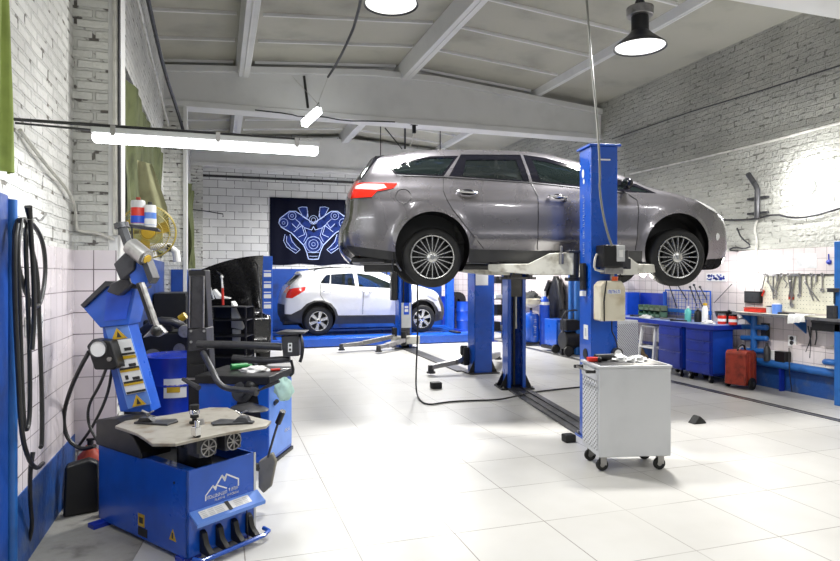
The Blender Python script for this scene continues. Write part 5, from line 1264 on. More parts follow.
# things on its tray
def blob(name, label, cat, c, sx, sy, sz, mat, seed=0, full=False):
    g = G(); vs = []; n_, m_ = 22, 12
    for i in range(m_+1):
        th = (PI if full else PI/2)*i/m_
        for j in range(n_):
            ph = 2*PI*j/n_; q = 1+.14*math.sin(ph*3+i*.7+seed)+.10*math.sin(ph*5-i*1.1+seed)+.06*math.sin(ph*9+i*2)
            vs.append(Vector(c)+Vector((math.sin(th)*math.cos(ph)*sx*q, math.sin(th)*math.sin(ph)*sy*q, math.cos(th)*sz*(q*.6+.4))))
    g.add(vs, [(i*n_+j, (i+1)*n_+j, (i+1)*n_+(j+1) % n_, i*n_+(j+1) % n_) for i in range(m_) for j in range(n_)])
    return solo(name, label, cat, g, mat, ang=70)
blob('rag', 'crumpled teal cloth hanging on the corner of the second tyre machine', 'rag', cz(284, 389, 5.1), .075, .06, .09, 'teal', 2, True)
p = q2(.38, .30, .76); solo('green_bottle', 'small green bottle lying on the black tray of the second machine', 'bottle', G().cyl(p+Vector((-.08, 0, .03)), p+Vector((.06, .05, .03)), .028, .026, 14).cyl(p+Vector((.06, .05, .03)), p+Vector((.10, .065, .03)), .01, n=8), 'greenp')
p = q2(.22, .25, .76); blob('rag', 'white rag lying on the black tray of the second machine', 'rag', p, .12, .07, .045, 'whitecloth', 5)
p = q2(.08, .25, .76); Tn = Thing('screwdriver', 'small screwdriver with a red handle on the black tray', 'tool', p); Tn.part('handle', G().cyl(p+Vector((0, 0, .012)), p+Vector((.08, .02, .012)), .012, n=8), 'red'); Tn.part('shaft', G().cyl(p+Vector((.08, .02, .012)), p+Vector((.16, .04, .012)), .004, n=6), 'steel')
# dark tool rack with oddments between that machine and the black car
p0 = cz(205, 312, 7.6); p1 = cz(242, 345, 7.6)
T = Thing('tool_rack', 'black open tool rack standing in front of the dark car', 'rack', (p0.x+.2, p0.y, 0))
xw = (p1-p0); xw.z = 0; xw = xw.normalized()
w_ = .5; hh = cz(230, 308, 7.6).z
for s in (0, w_):
    for dd in (0, .35): T.part('upright', G().tube([Vector((p0.x, p0.y, 0))+xw*s+fwv*dd, Vector((p0.x, p0.y, hh))+xw*s+fwv*dd], .014, 6), 'black')
for z in (hh, hh-.16, hh-.36, hh-.62, .25):
    g = G().pp([Vector((p0.x, p0.y, z))+xw*a+fwv*b for a, b in ((0, 0), (w_, 0), (w_, .35), (0, .35))], (0, 0, .012)); T.part('shelf_board', g, 'black')
T.part('back_panel', G().pp([Vector((p0.x, p0.y, .25))+xw*a+fwv*b for a, b in ((0, .35), (w_, .35), (w_, .36), (0, .36))], (0, 0, hh-.25)), 'black')
solo('wire_stand', 'small pale metal frame leaning at the left end of the tool rack', 'frame', G().tube([cz(*p, 7.55) for p in [(205, 287), (208, 281), (214, 299), (211, 300)]], .012, 6, closed=True), 'grey')
q = cz(222, 310, 7.7); T = Thing('grease_syringe', 'red and white syringe tool upright on top of the tool rack', 'tool', q)
T.part('barrel', G().cyl(cz(223, 305, 7.7), cz(222.5, 288, 7.7), .016, n=10), 'red'); T.part('nozzle', G().cyl(cz(222.5, 288, 7.7), cz(221.5, 275, 7.7), .014, .010, 10).ball(cz(221.8, 277, 7.7), .022, 8), 'white')
T.part('handle', G().tube([cz(217, 272, 7.7), cz(221, 274, 7.7)], .008, 6), 'dgrey')
solo('white_funnel', 'white plastic scoop lying on top of the tool rack', 'scoop', G().pp([cz(*p, 7.7) for p in [(212, 291), (214, 289), (220, 296), (229, 298), (229, 299), (216, 299)]], fwv*.1), 'white', bevel=.01)
g = G().pp([cz(*p, 7.9) for p in [(231, 301), (233, 303), (240, 318), (244, 327), (242, 330), (234, 328), (231, 328)]], fwv*.16)
T = Thing('fender_cover', 'white plastic panel hanging at the right end of the tool rack', 'panel', cz(236, 345, 7.9)); T.part('panel_sheet', g, 'white', bevel=.01)
T.part('panel_foot', G().pp([cz(*p, 7.9) for p in [(232, 329), (240, 330), (239, 348), (232, 348)]], fwv*.12), 'grey', bevel=.01)

# ================================================================ LEFT WALL
# black hoses on a hook
X_ = XL+.085
def hx(px, py, dx=0): return ax(px, py, X_+dx)
T = Thing('hose_coil', 'long black rubber hose looped over a hook on the left tiled wall', 'hose', hx(30, 530))
T.part('wall_hook', G().tube([ax(30, 226, XL), hx(30, 226, .02), hx(34, 216, .03), hx(40, 222, .03), hx(46, 214, .02)], .006, 6, smooth=1).cyl(ax(27, 232, XL), ax(27, 232, XL+.02), .03, n=12), 'steel')
z4 = lambda x, y: (x*.214, 200+y*.214)
def hz(*pts, dx=0, base=None): return [hx(*z4(*p), dx) for p in pts]
T.part('hose_loop', G().tube(hz((85, 95), (66, 150), (75, 260), (105, 390), (140, 480), (165, 505), (190, 480), (207, 400), (214, 300), (200, 190), (160, 115), (115, 90)), .012, 10, smooth=2, closed=True), 'hose')
T.part('hose_loop', G().tube(hz((100, 92), (82, 200), (88, 380), (95, 600), (100, 800), (112, 1060), (128, 1080), (140, 1010), (140, 800), (128, 400), (118, 200), (128, 100), dx=.02), .011, 10, smooth=2, closed=True), 'hose')
T.part('hose_loop', G().tube(hz((120, 88), (140, 200), (175, 330), (185, 600), (196, 900), (196, 1150), (190, 1155), dx=.0), .0115, 10, smooth=2), 'hose')
T.part('hose_loop', G().tube(hz((80, 110), (66, 200), (70, 500), (85, 800), (98, 1080), (130, 1210), (170, 1260), (200, 1230), dx=.03), .0115, 10, smooth=2), 'hose')
T.part('hose_tail', G().tube(hz((140, 90), (148, 200), (158, 380), (160, 560), (150, 700), dx=.045), .0115, 10, smooth=2), 'hose')
T.part('hose_nozzle', G().tube(hz((132, 30), (140, 85), dx=.045), [.018, .013], 12), 'black')
T.part('hose_end', G().tube([hx(33, 452, .03), hx(30, 470, .02), ax(30, 500, XL+.05), ax(33, 530, XL+.04), fl(24, 552, .02)], .0115, 10, smooth=2), 'hose')
T = Thing('power_strip', 'white three gang socket strip on the tiled left wall among the hoses', 'socket', ax(29, 331, XL+.012))
a = ax(24, 326, XL+.012); b = ax(42, 326, XL+.012)
T.part('faceplate', G().b2((XL+.012, a.y, a.z-.06), (XL+.025, a.y+.34, a.z+.05)), 'white', bevel=.006)
for k in range(3):
    c_ = Vector((XL+.026, a.y+.06+k*.11, a.z)); T.part('socket_insert', G().cyl(c_, c_+Vector((.006, 0, 0)), .035, n=18), 'grey'); T.part('socket_hole', G().cyl(c_+Vector((.006, -.012, 0)), c_+Vector((.007, -.012, 0)), .006, n=8), 'ink'); T.part('socket_hole', G().cyl(c_+Vector((.006, .012, 0)), c_+Vector((.007, .012, 0)), .006, n=8), 'ink')
# red bucket-topped extinguisher, dark sack and spray can in the corner
q = fl(85, 506); 
T = Thing('fire_extinguisher', 'red canister with a black top in the dark corner left of the tyre changer', 'canister', Vector((-.86, 4.86, 0)))
c_ = Vector((-.86, 4.90, 0)); zt_ = cz(85, 446, 4.4).z
T.part('tank', G().lathe([(.001, 0), (.085, 0), (.095, .02), (.095, zt_-.14), (.08, zt_-.06), (.04, zt_-.02), (.03, zt_+.01), (.001, zt_+.01)], c_, n=24), 'redrust')
T.part('valve', G().cyl(c_+Vector((0, 0, zt_)), c_+Vector((0, 0, zt_+.05)), .02, n=10).box(c_+Vector((.03, 0, zt_+.05)), (.11, .02, .014)), 'black')
solo('dark_sack', 'dark printed bag slumped on the floor in front of the red canister', 'bag', G().pp([Vector((-.97, 4.60, 0)), Vector((-.76, 4.66, 0)), Vector((-.77, 4.67, .33)), Vector((-.83, 4.66, .36)), Vector((-.96, 4.61, .34))], (-.01, .09, 0)), 'black', bevel=.02)
solo('bag_print', 'small pale label printed on the dark bag in the corner', 'label', glyphs(G(), Vector((-.92, 4.603, .10)), (.2, .057, 0), (0, 0, 1), .12, .05, 5, 77), 'dgrey', smooth=False) if 0 else None
c_ = Vector((-.66, 4.62, 0)); T = Thing('spray_can', 'pale spray can standing beside the tyre changer in the dark corner', 'can', c_); T.part('can_body', G().lathe([(.001, 0), (.034, 0), (.034, .22), (.02, .245), (.012, .25), (.001, .25)], c_, n=20), 'grey'); T.part('can_cap', G().cyl(c_+Vector((0, 0, .245)), c_+Vector((0, 0, .29)), .018, n=14), 'greenp')
# shelf with cans, and the yellow fan, on the pilaster
ys = 5.12
a = ay(116, 224, ys); b = ay(158, 230, ys)
T = Thing('wall_shelf', 'thin dark shelf board on the pilaster under the two cans', 'shelf', a.lerp(b, .5))
T.part('shelf_board', G().pp([a, b, b+Vector((0, 0, .015)), a+Vector((0, 0, .015))], (0, .24, 0)), 'dgrey', bevel=.003)
T.part('shelf_bracket', G().tube([a+Vector((.10, .06, 0)), a+Vector((.10, .10, -.14))], .007, 6), 'dgrey')
for k, (px, py0, py1, r, mt, mt2, lb) in enumerate(((137, 223, 203, .052, 'grey', 'red', 'grey can with a red and blue label on the small shelf'), (149, 223, 206, .045, 'label', 'blue_light', 'white and pale blue can at the right end of the small shelf'))):
    h_ = ay(px, py1, ys).z-ay(px, py0+4, ys).z; p = ay(px, py0+4, ys)+Vector((0, .07, 0)); p.z = a.z+(b.z-a.z)*((p.x-a.x)/(b.x-a.x))+.016
    T = Thing('can', lb, 'can', p, group=None)
    T.part('can_body', G().lathe([(.001, 0), (r, 0), (r, h_), (r*.9, h_+.01), (.001, h_+.012)], p, n=26), mt)
    T.part('can_label', G().lathe([(r+.001, .015), (r+.001, h_*(.75 if k == 0 else .7))], p, n=26), mt2)
    T.part('label_band', G().lathe([(r+.002, .018), (r+.002, h_*.4)], p, n=26), 'blue_bright' if k == 0 else 'label')
    T.part('can_cap', G().cyl(p+Vector((0, 0, h_+.01)), p+Vector((0, 0, h_+.035)), .016, n=12), 'redrust' if k == 0 else 'ink')
fc = ay(148, 232, 5.98); fn = Vector((.10, -1, -.12)).normalized()
T = Thing('wall_fan', 'yellowed wire guard fan mounted behind the small shelf beside the pilaster', 'fan', fc-Vector((0, 0, .22)))
Rf = .232
g = G()
for r_, dz in ((Rf, .0), (Rf*.97, .03), (Rf*.75, .055), (Rf*.5, .065), (Rf*.28, .07)): g.ring(fc+fn*dz, r_, .004 if r_ < Rf else .007, fn, 40, 5)
T.part('wire_guard', g, 'olive')
u_ = fn.orthogonal().normalized(); w_ = fn.cross(u_); g = G()
for k in range(60):
    t = 2*PI*k/60; d = u_*math.cos(t)+w_*math.sin(t)
    g.tube([fc+d*Rf, fc+d*Rf*.95+fn*.035, fc+d*Rf*.6+fn*.063, fc+d*Rf*.28+fn*.07], .0024, 4)
T.part('guard_spokes', g, 'olive')
T.part('guard_hub', G().lathe([(.001, .08), (.05, .078), (.058, .07), (.058, .06)], fc, fn, 24), 'yellow')
g = G()
for k in range(3):
    t = 2*PI*k/3+.4; d = u_*math.cos(t)+w_*math.sin(t); e = fn.cross(d)
    g.pp([fc+d*.04-e*.03, fc+d*.17-e*.02+fn*.02, fc+d*.18+e*.09-fn*.01, fc+d*.04+e*.03-fn*.02], fn*.004)
T.part('fan_blades', g, 'yellow', label='orange yellow fan blades'); T.part('fan_motor', G().cyl(fc-fn*.0, fc-fn*.12, .055, n=20).tube([fc-fn*.1, fc-fn*.14], .03, 8), 'dgrey')
T.part('fan_mount', G().tube([fc-fn*.12, Vector((XW, fc.y+.22, fc.z))], .015, 8), 'dgrey')
T = Thing('pipe_tee', 'white elbow bracket with a black cap on the pilaster right of the fan', 'bracket', ay(176, 262, 6.2))
T.part('elbow', G().tube([Vector((XW, 6.2, ay(170, 247, 6.2).z)), ay(170, 247, 6.2), ay(176, 252, 6.2), ay(177, 262, 6.2)], .035, 10), 'white'); T.part('cap', G().cyl(ay(167, 248, 6.15), ay(171, 248, 6.15), .035, n=12), 'black')
T = Thing('air_filter_unit', 'white and red air filter regulator hanging right of the blue column', 'filter', ay(130, 345, 4.8))
zf = 4.75
T.part('top_block', G().pp([cz(*p, zf) for p in [(123, 312), (131, 311), (132, 322), (124, 322)]], fwv*.06), 'white', bevel=.006)
T.part('red_bowl', G().cyl(cz(129, 322, zf), cz(131, 336, zf), .035, n=16), 'red'); T.part('clear_bowl', G().cyl(cz(128, 334, zf), cz(130, 344, zf), .03, .02, 14), 'white')
T.part('wall_pipe', G().tube([cz(127, 312, zf), cz(126, 295, zf+.1), cz(130, 290, zf+.4), Vector((-.62, 5.3, cz(130, 290, zf+.4).z)), Vector((-.74, 5.3, cz(130, 290, zf+.4).z))], .012, 8), 'pipe'); T.part('drop_hose', G().tube([cz(130, 344, zf), cz(131, 370, zf), cz(136, 400, zf)], .008, 6), 'black')
# blue oil drum and dark workshop clutter behind the tyre changer
c_ = cz(177, 400, 6.1); c_.z = 0
T = Thing('oil_drum', 'blue oil drum with a pale oval sticker between the tyre machines', 'drum', c_)
R0 = .29; T.part('drum_body', G().lathe([(.001, 0), (R0, 0), (R0+.006, .02), (R0, .04), (R0, .26), (R0+.01, .28), (R0, .30), (R0, .54), (R0+.01, .56), (R0, .58), (R0, .80), (R0+.006, .82), (R0-.01, .83), (R0-.015, .81), (.001, .81)], c_, n=40), 'blue_dark')
zz = Vector((.03, -R0-.004, .0)); g = G()
pts = [c_+Vector((math.sin(t*.26)*(R0+.003), -math.cos(t*.26)*(R0+.003), 0)) for t in (0, 1, 2, 3)]
def onr(t, z, r=R0+.004): return c_+Vector((math.sin(t)*r, -math.cos(t)*r, z))
vs = [onr(-.35+.14*i, .45+.18*j) for j in (0, 1) for i in range(6)]; g.add(vs, [(i, i+1, i+7, i+6) for i in range(5)])
T.part('sticker', g, 'label'); g = G(); vs = [onr(-.25+.1*i, .50+.07*j, R0+.006) for j in (0, 1) for i in range(5)]; g.add(vs, [(i, i+1, i+6, i+5) for i in range(4)]); T.part('sticker_print', g, 'yellow')
c_ = cz(165, 372, 6.9); c_.z = 0; c_.x = max(c_.x, -.52)
T = Thing('car_engine', 'dark engine and gearbox lump on a stand behind the blue drum', 'engine', c_)
T.part('stand', G().b2(c_+Vector((-.3, -.2, 0)), c_+Vector((.3, .25, .04))).b2(c_+Vector((-.05, -.05, 0)), c_+Vector((.05, .05, .55))), 'dgrey')
T.part('engine_block', G().box(c_+Vector((0, 0, .78)), (.52, .4, .42)).box(c_+Vector((-.1, 0, 1.05)), (.3, .36, .14)), 'black', bevel=.03)
T.part('intake_manifold', G().tube([c_+Vector((-.25+.0, -.2, 1.0)), c_+Vector((-.1, -.28, 1.12)), c_+Vector((.1, -.28, 1.1)), c_+Vector((.25, -.2, .95))], .045, 10, smooth=1), 'dgrey')
T.part('pulley', G().cyl(c_+Vector((-.15, -.2, .72)), c_+Vector((-.15, -.25, .72)), .09, n=24), 'steel'); T.part('pulley', G().cyl(c_+Vector((.12, -.2, .8)), c_+Vector((.12, -.25, .8)), .06, n=20), 'steel')
T.part('alternator', G().cyl(c_+Vector((.18, -.18, 1.0)), c_+Vector((.18, -.34, 1.0)), .07, n=18), 'steel', bevel=.01)
T.part('filler_cap', G().cyl(c_+Vector((.12, -.1, 1.12)), c_+Vector((.18, -.12, 1.16)), .04, n=14), 'yellow')
g = G().ball(c_+Vector((0, 0, 0)), .01, 6)
c_ = Vector((-.70, 6.0, 0)); T = Thing('grease_bucket', 'slim dark tub with a red lid on the floor behind the tyre changer column', 'tub', c_); T.part('tub_body', G().lathe([(.001, 0), (.09, 0), (.10, .62), (.001, .62)], c_, n=22), 'dgrey'); T.part('lid', G().cyl(c_+Vector((0, 0, .62)), c_+Vector((0, 0, .66)), .105, n=22), 'redrust'); 
# dark cabinet against the blue wall between pilasters
solo('steel_locker', 'tall dark steel locker against the blue wall beyond the pilaster', 'locker', G().b2((-.82, 9.0, 0), (-.42, 9.9, 1.36)).b2((-.42, 9.02, .05), (-.41, 9.44, 1.32)).b2((-.42, 9.46, .05), (-.41, 9.88, 1.32)), 'black', bevel=.008)
# ================================================================ RIGHT WALL: BENCH, CABINETS, SHELF, TOOLS
bx0, bx1 = 6.88, XR-.06         # bench depth
by0, by1, bh = 7.28, 10.4, .83
T = Thing('workbench', 'long blue topped workbench along the right wall', 'workbench', (7.2, 8.8, 0))
T.part('bench_top', G().b2((bx0, by0, bh), (bx1, by1, bh+.045)), 'benchtop', bevel=.004)
T.part('top_edge', G().b2((bx0-.006, by0-.006, bh-.03), (bx0, by1, bh+.035)).b2((bx0, by0-.008, bh-.03), (bx1, by0, bh+.035)), 'blue_dark')
for x, y in ((bx0+.05, by1-.05), (bx1-.05, by1-.05), (bx1-.05, by0+.75)): T.part('leg', G().b2((x-.025, y-.025, 0), (x+.025, y+.025, bh)), 'blue_dark')
T.part('back_rail', G().b2((bx1-.04, by0, .35), (bx1-.01, by1, .40)), 'blue_dark')
def cab(label, y0, y1, h0, h1, n, group):
    T = Thing('drawer_cabinet', label, 'cabinet', ((bx0+bx1)/2, (y0+y1)/2, 0), group=group)
    T.part('cabinet_body', G().b2((bx0+.03, y0, h0), (bx1-.15, y1, h1)), 'blue_dark', bevel=.006)
    T.part('end_panel', G().b2((bx0+.05, y0-.008, h0+.03), (bx1-.17, y0, h1-.02)), 'blue_bright', bevel=.003)
    hs = [(h1-h0-.04)*v for v in n]; z = h0+.02
    for q in hs:
        d = T.part('drawer', G().b2((bx0+.012, y0+.02, z+.006), (bx0+.03, y1-.02, z+q-.006)), 'blue_dark', bevel=.004)
        T.part('drawer_handle', G().b2((bx0+.0, y0+.12, z+q-.03), (bx0+.012, y1-.12, z+q-.018)), 'blue_dark' if 1 else 'steel', parent=d); z += q
    for x in (bx0+.08, bx1-.22):
        for y in (y0+.06, y1-.06): T.part('castor', G().cyl((x, y-.015, .04), (x, y+.015, .04), .04, n=16).b2((x-.02, y-.02, .06), (x+.02, y+.02, h0)), 'black')
cab('blue drawer cabinet at the near end of the workbench', 7.35, 7.88, .12, .80, (.25, .25, .25, .25), 'drawer cabinets under the workbench')
cab('blue drawer cabinet in the middle under the workbench', 7.97, 8.50, .12, .80, (.40, .38, .22), 'drawer cabinets under the workbench')
y_ = 8.86
T = Thing('step_stool', 'white step stool under the workbench left of the drawer cabinets', 'stool', (7.15, y_, 0))
zt_ = .72
T.part('seat', G().b2((6.98, y_-.18, zt_), (7.26, y_+.18, zt_+.03)), 'white', bevel=.01); T.part('step', G().b2((6.94, y_-.18, .36), (7.15, y_+.18, .39)), 'white', bevel=.01)
for x, y in ((6.92, -.2), (6.92, .2), (7.3, -.2), (7.3, .2)): T.part('leg', G().pp([(x-.02, y_+y-.02, 0), (x+.02, y_+y-.02, 0), (x+.02, y_+y+.02, 0), (x-.02, y_+y+.02, 0)], (0 if x > 7.1 else .08, -y*.15, zt_)), 'white')
T.part('back_panel', G().b2((7.25, y_-.17, .45), (7.27, y_+.17, .70)), 'white')
blob('floor_clutter', 'dark clutter heap in the shade under the workbench', 'clutter', (7.2, 9.45, 0), .16, .22, .35, 'wood', 3)
# light perforated cabinet beside the lift post (in front of the bench's far end)
y0 = fl(618, 362)
T = Thing('perforated_locker', 'pale grey perforated cabinet standing just behind the big blue lift post', 'cabinet', (5.6, 8.2, 0))
A0 = cz(613, 362, 9.6); A0.z = 0; B0 = cz(638, 357, 9.95); B0.z = 0
hh = cz(638, 320, 9.95).z; dv = (B0-A0); nv_ = Vector((-dv.y, dv.x, 0)).normalized()*.35
T.part('cabinet_body', G().pp([A0, B0, B0+nv_, A0+nv_], (0, 0, hh)), 'perf', bevel=.006)
T.part('perforated_door', G().pp([A0+Vector((0, 0, .05)), B0+Vector((0, 0, .05)), B0+Vector((0, 0, hh-.05)), A0+Vector((0, 0, hh-.05))], -nv_*.02), 'perf2')
# things on the bench
bz = bh+.046
def bottle(label, x, y, r, h, mt, capm, neck=.35, cat='bottle', name='bottle', group=None):
    p = Vector((x, y, bz)); T = Thing(name, label, cat, p, group=group)
    T.part('bottle_body', G().lathe([(.001, 0), (r, 0), (r, h*.68), (r*.85, h*.76), (r*neck, h*.84), (r*neck, h*.9), (.001, h*.9)], p, n=20), mt)
    T.part('bottle_cap', G().cyl(p+Vector((0, 0, h*.88)), p+Vector((0, 0, h)), r*neck*1.25, n=14), capm)
    return T
def onb(px, X): v = ax(px, 322, X); return v.x, v.y
x, y = onb(688, 7.05); bottle('teal spray bottle on the workbench', x, y, .05, .24, 'tealp', 'label')
x, y = onb(698, 7.12); bottle('black bottle with a silver cap on the workbench beside the teal one', x, y, .055, .22, 'black', 'steel')
x, y = onb(705, 7.12); T = bottle('yellow topped white bottle on the workbench', x, y, .045, .30, 'label', 'yellow', .6); 
x, y = onb(708, 7.0); blob('rag', 'white rag lying on the workbench before the yellow topped bottle', 'rag', (x, y, bz), .10, .09, .05, 'whitecloth', 8)
for k, px in enumerate((722, 733)):
    x, y = onb(px, 7.16+.06*k); p = Vector((x, y, bz)); T = Thing('paint_tin', 'red jar '+('left of its twin' if k == 0 else 'right of its twin')+' at the near end of the workbench', 'jar', p, group='red jars on the workbench')
    T.part('jar_body', G().lathe([(.001, 0), (.058, 0), (.06, .01), (.06, .12), (.05, .13), (.001, .13)], p, n=22), 'red'); T.part('jar_lid', G().cyl(p+Vector((0, 0, .128)), p+Vector((0, 0, .152)), .054, n=22), 'steel' if k == 0 else 'black')
    T.part('jar_label', G().lathe([(.061, .04), (.061, .08)], p, n=22), 'label')
x, y = onb(739, 7.32); solo('grease_gun', 'curved silver hose end lying on the near edge of the workbench', 'hose', G().tube([(x-.05, y+.1, bz+.02), (x, y, bz+.10), (x+.1, y-.03, bz+.09), (x+.18, y-.03, bz+.02)], .018, 8, smooth=2), 'steel')
x, y = onb(729, 7.36); bottle('black ended bottle at the wall end of the workbench behind the red jars', x, y, .05, .2, 'black', 'black')
for k, (px, X, m_, lb) in enumerate(((632, 7.0, 'dgrey', 'dark ratchet handle lying at the far end of the workbench'), (641, 6.9, 'steel', 'steel spanner lying on the far end of the workbench'), (662, 7.0, 'steel', 'steel bar lying on the middle of the workbench'), (672, 6.9, 'black', 'black pry bar lying on the workbench right of the green boxes'))):
    x, y = onb(px, X); solo('hand_tool', lb, 'tool', G().tube([(x, y, bz+.012), (x+.10, y-.22, bz+.012)], .012, 8).cyl((x-.01, y, bz), (x-.01, y, bz+.03), .026, n=12), m_)
x, y = onb(646, 6.95); blob('rag', 'small pinkish white rag on the far end of the workbench', 'rag', (x, y, bz), .09, .12, .05, 'whitecloth', 12)
# green sorting boxes heap
for k in range(8):
    px = 645+(k % 4)*5.2; X = 7.20+.0*(k//4); v = ax(px, 322, X); z = bz+.11*(k//4)
    lb = ('%s green parts box in the %s row of the pile on the workbench' % (('leftmost', 'second', 'third', 'rightmost')[k % 4], ('lower', 'upper')[k//4]))
    T = Thing('parts_box', lb, 'box', (v.x, v.y, z), group='green parts boxes piled on the workbench')
    g = G().b2((v.x-.08, v.y-.08, z), (v.x+.08, v.y+.08, z+.01)).b2((v.x-.08, v.y-.08, z), (v.x-.07, v.y+.08, z+.06)).b2((v.x+.07, v.y-.08, z), (v.x+.08, v.y+.08, z+.10)).b2((v.x-.08, v.y-.08, z), (v.x+.08, v.y-.07, z+.10)).b2((v.x-.08, v.y+.07, z), (v.x+.08, v.y+.08, z+.10))
    T.part('box_tray', g, pm('green_box_%d' % k, (.05+.01*k, .16, .10), .5))
# blue board and mesh behind the bench
X2 = XR-.08
def yz(px, py, X=X2): v = ax(px, py, X); return v.y, v.z
T = Thing('blue_bin', 'bright blue cabinet box standing at the back of the workbench', 'box', (X2, yz(635, 300)[0], bz))
(ya, _), (yb, _) = yz(628, 300), yz(640, 300); zt_ = yz(634, 292)[1]
T.part('box_body', G().b2((X2-.28, yb, bz), (X2, ya, zt_)), 'blue_bright', bevel=.006)
T = Thing('blue_back_panel', 'deep blue back panel standing behind the green parts boxes', 'panel', (X2, yz(653, 300)[0], bz))
(ya, _), (yb, _) = yz(641, 300), yz(666, 300); zt2 = yz(655, 293)[1]
T.part('panel_sheet', G().b2((X2-.02, yb, bz), (X2, ya, zt2)), 'blue_dark')
T.part('panel_post', G().b2((X2-.05, yb-.02, bz), (X2+.01, yb+.02, zt2+.03)), 'blue')
T = Thing('mesh_panel', 'blue framed wire mesh panel standing behind the bottles on the workbench', 'mesh panel', (X2, yz(690, 300)[0], bz))
(ya, za), (yb, _) = yz(667, 290), yz(712, 290)
T.part('frame', G().tube([(X2-.03, ya, bz), (X2-.03, ya, za), (X2-.03, yb, za), (X2-.03, yb, bz)], .014, 6), 'blue')
g = G()
for k in range(1, 13): yy = ya+(yb-ya)*k/13; g.tube([(X2-.03, yy, bz+.05), (X2-.03, yy, za)], .004, 4)
for k in range(1, 7): zz = bz+(za-bz)*k/7; g.tube([(X2-.03, ya, zz), (X2-.03, yb, zz)], .004, 4)
T.part('wire_mesh', g, 'blue'); T.part('lower_rail', G().b2((X2-.06, yb, bz+.10), (X2, ya, bz+.16)), 'blue_pipe')
for k, (a, b) in enumerate((((668, 282), (677, 308)), ((677, 284), (687, 300)), ((690, 287), (697, 306)), ((694, 285), (703, 308)), ((700, 287), (707, 300)))):
    solo('long_tool', ('%s of the long dark tools leaning behind the mesh panel' % ('leftmost', 'second from left', 'middle', 'second from right', 'rightmost')[k]), 'tool', G().tube([ax(*a, X2-.06), ax(*b, X2-.02)], .010, 6).ball(ax(*a, X2-.06), .022, 8), 'dgrey', group='long tools leaning behind the bench')
solo('wire_rod', 'thin rod slanting on the wall between the mesh panel and black bowl', 'rod', G().tube([ax(732, 284, X2), ax(714, 303, X2)], .006, 5), 'dgrey')
v = ax(725, 311, 7.3); T = Thing('black_bowl', 'black bowl on the bench shelf below the blue notice', 'bowl', v); T.part('bowl_shell', G().lathe([(.001, 0), (.08, 0), (.13, .10), (.14, .15), (.15, .16), (.135, .15), (.12, .10), (.07, .015), (.001, .012)], (v.x, v.y, bz+.02), n=28), 'black')
T.part('bowl_stand', G().cyl((v.x, v.y, bz), (v.x, v.y, bz+.02), .09, n=20), 'dgrey')
a = ax(707, 273.5, XR-.014); b = ax(727, 281.5, XR-.014)
T = Thing('wall_notice', 'small blue patterned notice on the tiles left of the bulkhead lamp', 'notice', (XR, (a.y+b.y)/2, b.z))
T.part('notice_board', G().b2((XR-.03, b.y, b.z), (XR-.015, a.y, a.z)), 'label')
g = G(); rd = random.Random(4)
for k in range(46): yy = b.y+.02+rd.random()*(a.y-b.y-.06); zz = b.z+.01+rd.random()*(a.z-b.z-.04); g.b2((XR-.032, yy, zz), (XR-.03, yy+.03, zz+.02))
T.part('notice_print', g, 'blue_dark', smooth=False)
# wall counter with board of hanging tools
ySh0, ySh1 = 4.9, 7.22; zs = 1.07
T = Thing('wall_counter', 'narrow pale counter shelf along the right wall beyond the bench', 'shelf', (7.35, 6.2, zs))
T.part('shelf_board', G().b2((XR-.36, ySh0, zs-.03), (XR-.015, ySh1, zs)), 'cream', bevel=.003); T.part('shelf_edge', G().b2((XR-.365, ySh0, zs-.035), (XR-.36, ySh1, zs+.003)), 'steel')
for y in (5.2, 6.3, 7.1): T.part('shelf_bracket', G().pp([(XR-.33, y, zs-.03), (XR-.015, y, zs-.03), (XR-.015, y, zs-.25)], (0, .02, 0)), 'blue_pipe')
a = ax(764, 277, XR-.014); b = ax(838, 315, XR-.014)
T = Thing('tool_board', 'cream pegboard with the tool rail on the right wall', 'pegboard', (XR-.03, (a.y+b.y)/2, 1.10))
yb_ = 5.72
T.part('board_sheet', G().b2((XR-.03, yb_, 1.10), (XR-.015, a.y, 1.60)), 'cream'); 
T.part('tool_rail', G().b2((XR-.05, yb_, 1.60), (XR-.03, a.y, 1.62)), 'dgrey')
g = G()
for i in range(26):
    for j in range(8): y = yb_+.04+i*(a.y-yb_-.08)/25; g.b2((XR-.0315, y, 1.15+j*.055), (XR-.03, y+.008, 1.158+j*.055))
T.part('peg_holes', g, 'darkhole', smooth=False)
kinds = ['spanner', 'pliers', 'hammer', 'screwdriver', 'spanner', 'hook', 'spanner', 'pliers', 'hammer', 'spanner', 'file', 'pliers', 'spanner', 'screwdriver', 'spanner']
pos = [765, 768, 773, 777, 781, 785, 788, 791, 795, 799, 802, 806, 811, 816, 822]
words = ['first', 'second', 'third', 'fourth', 'fifth', 'sixth', 'seventh', 'eighth', 'ninth', 'tenth', 'eleventh', 'twelfth', 'thirteenth', 'fourteenth', 'last']
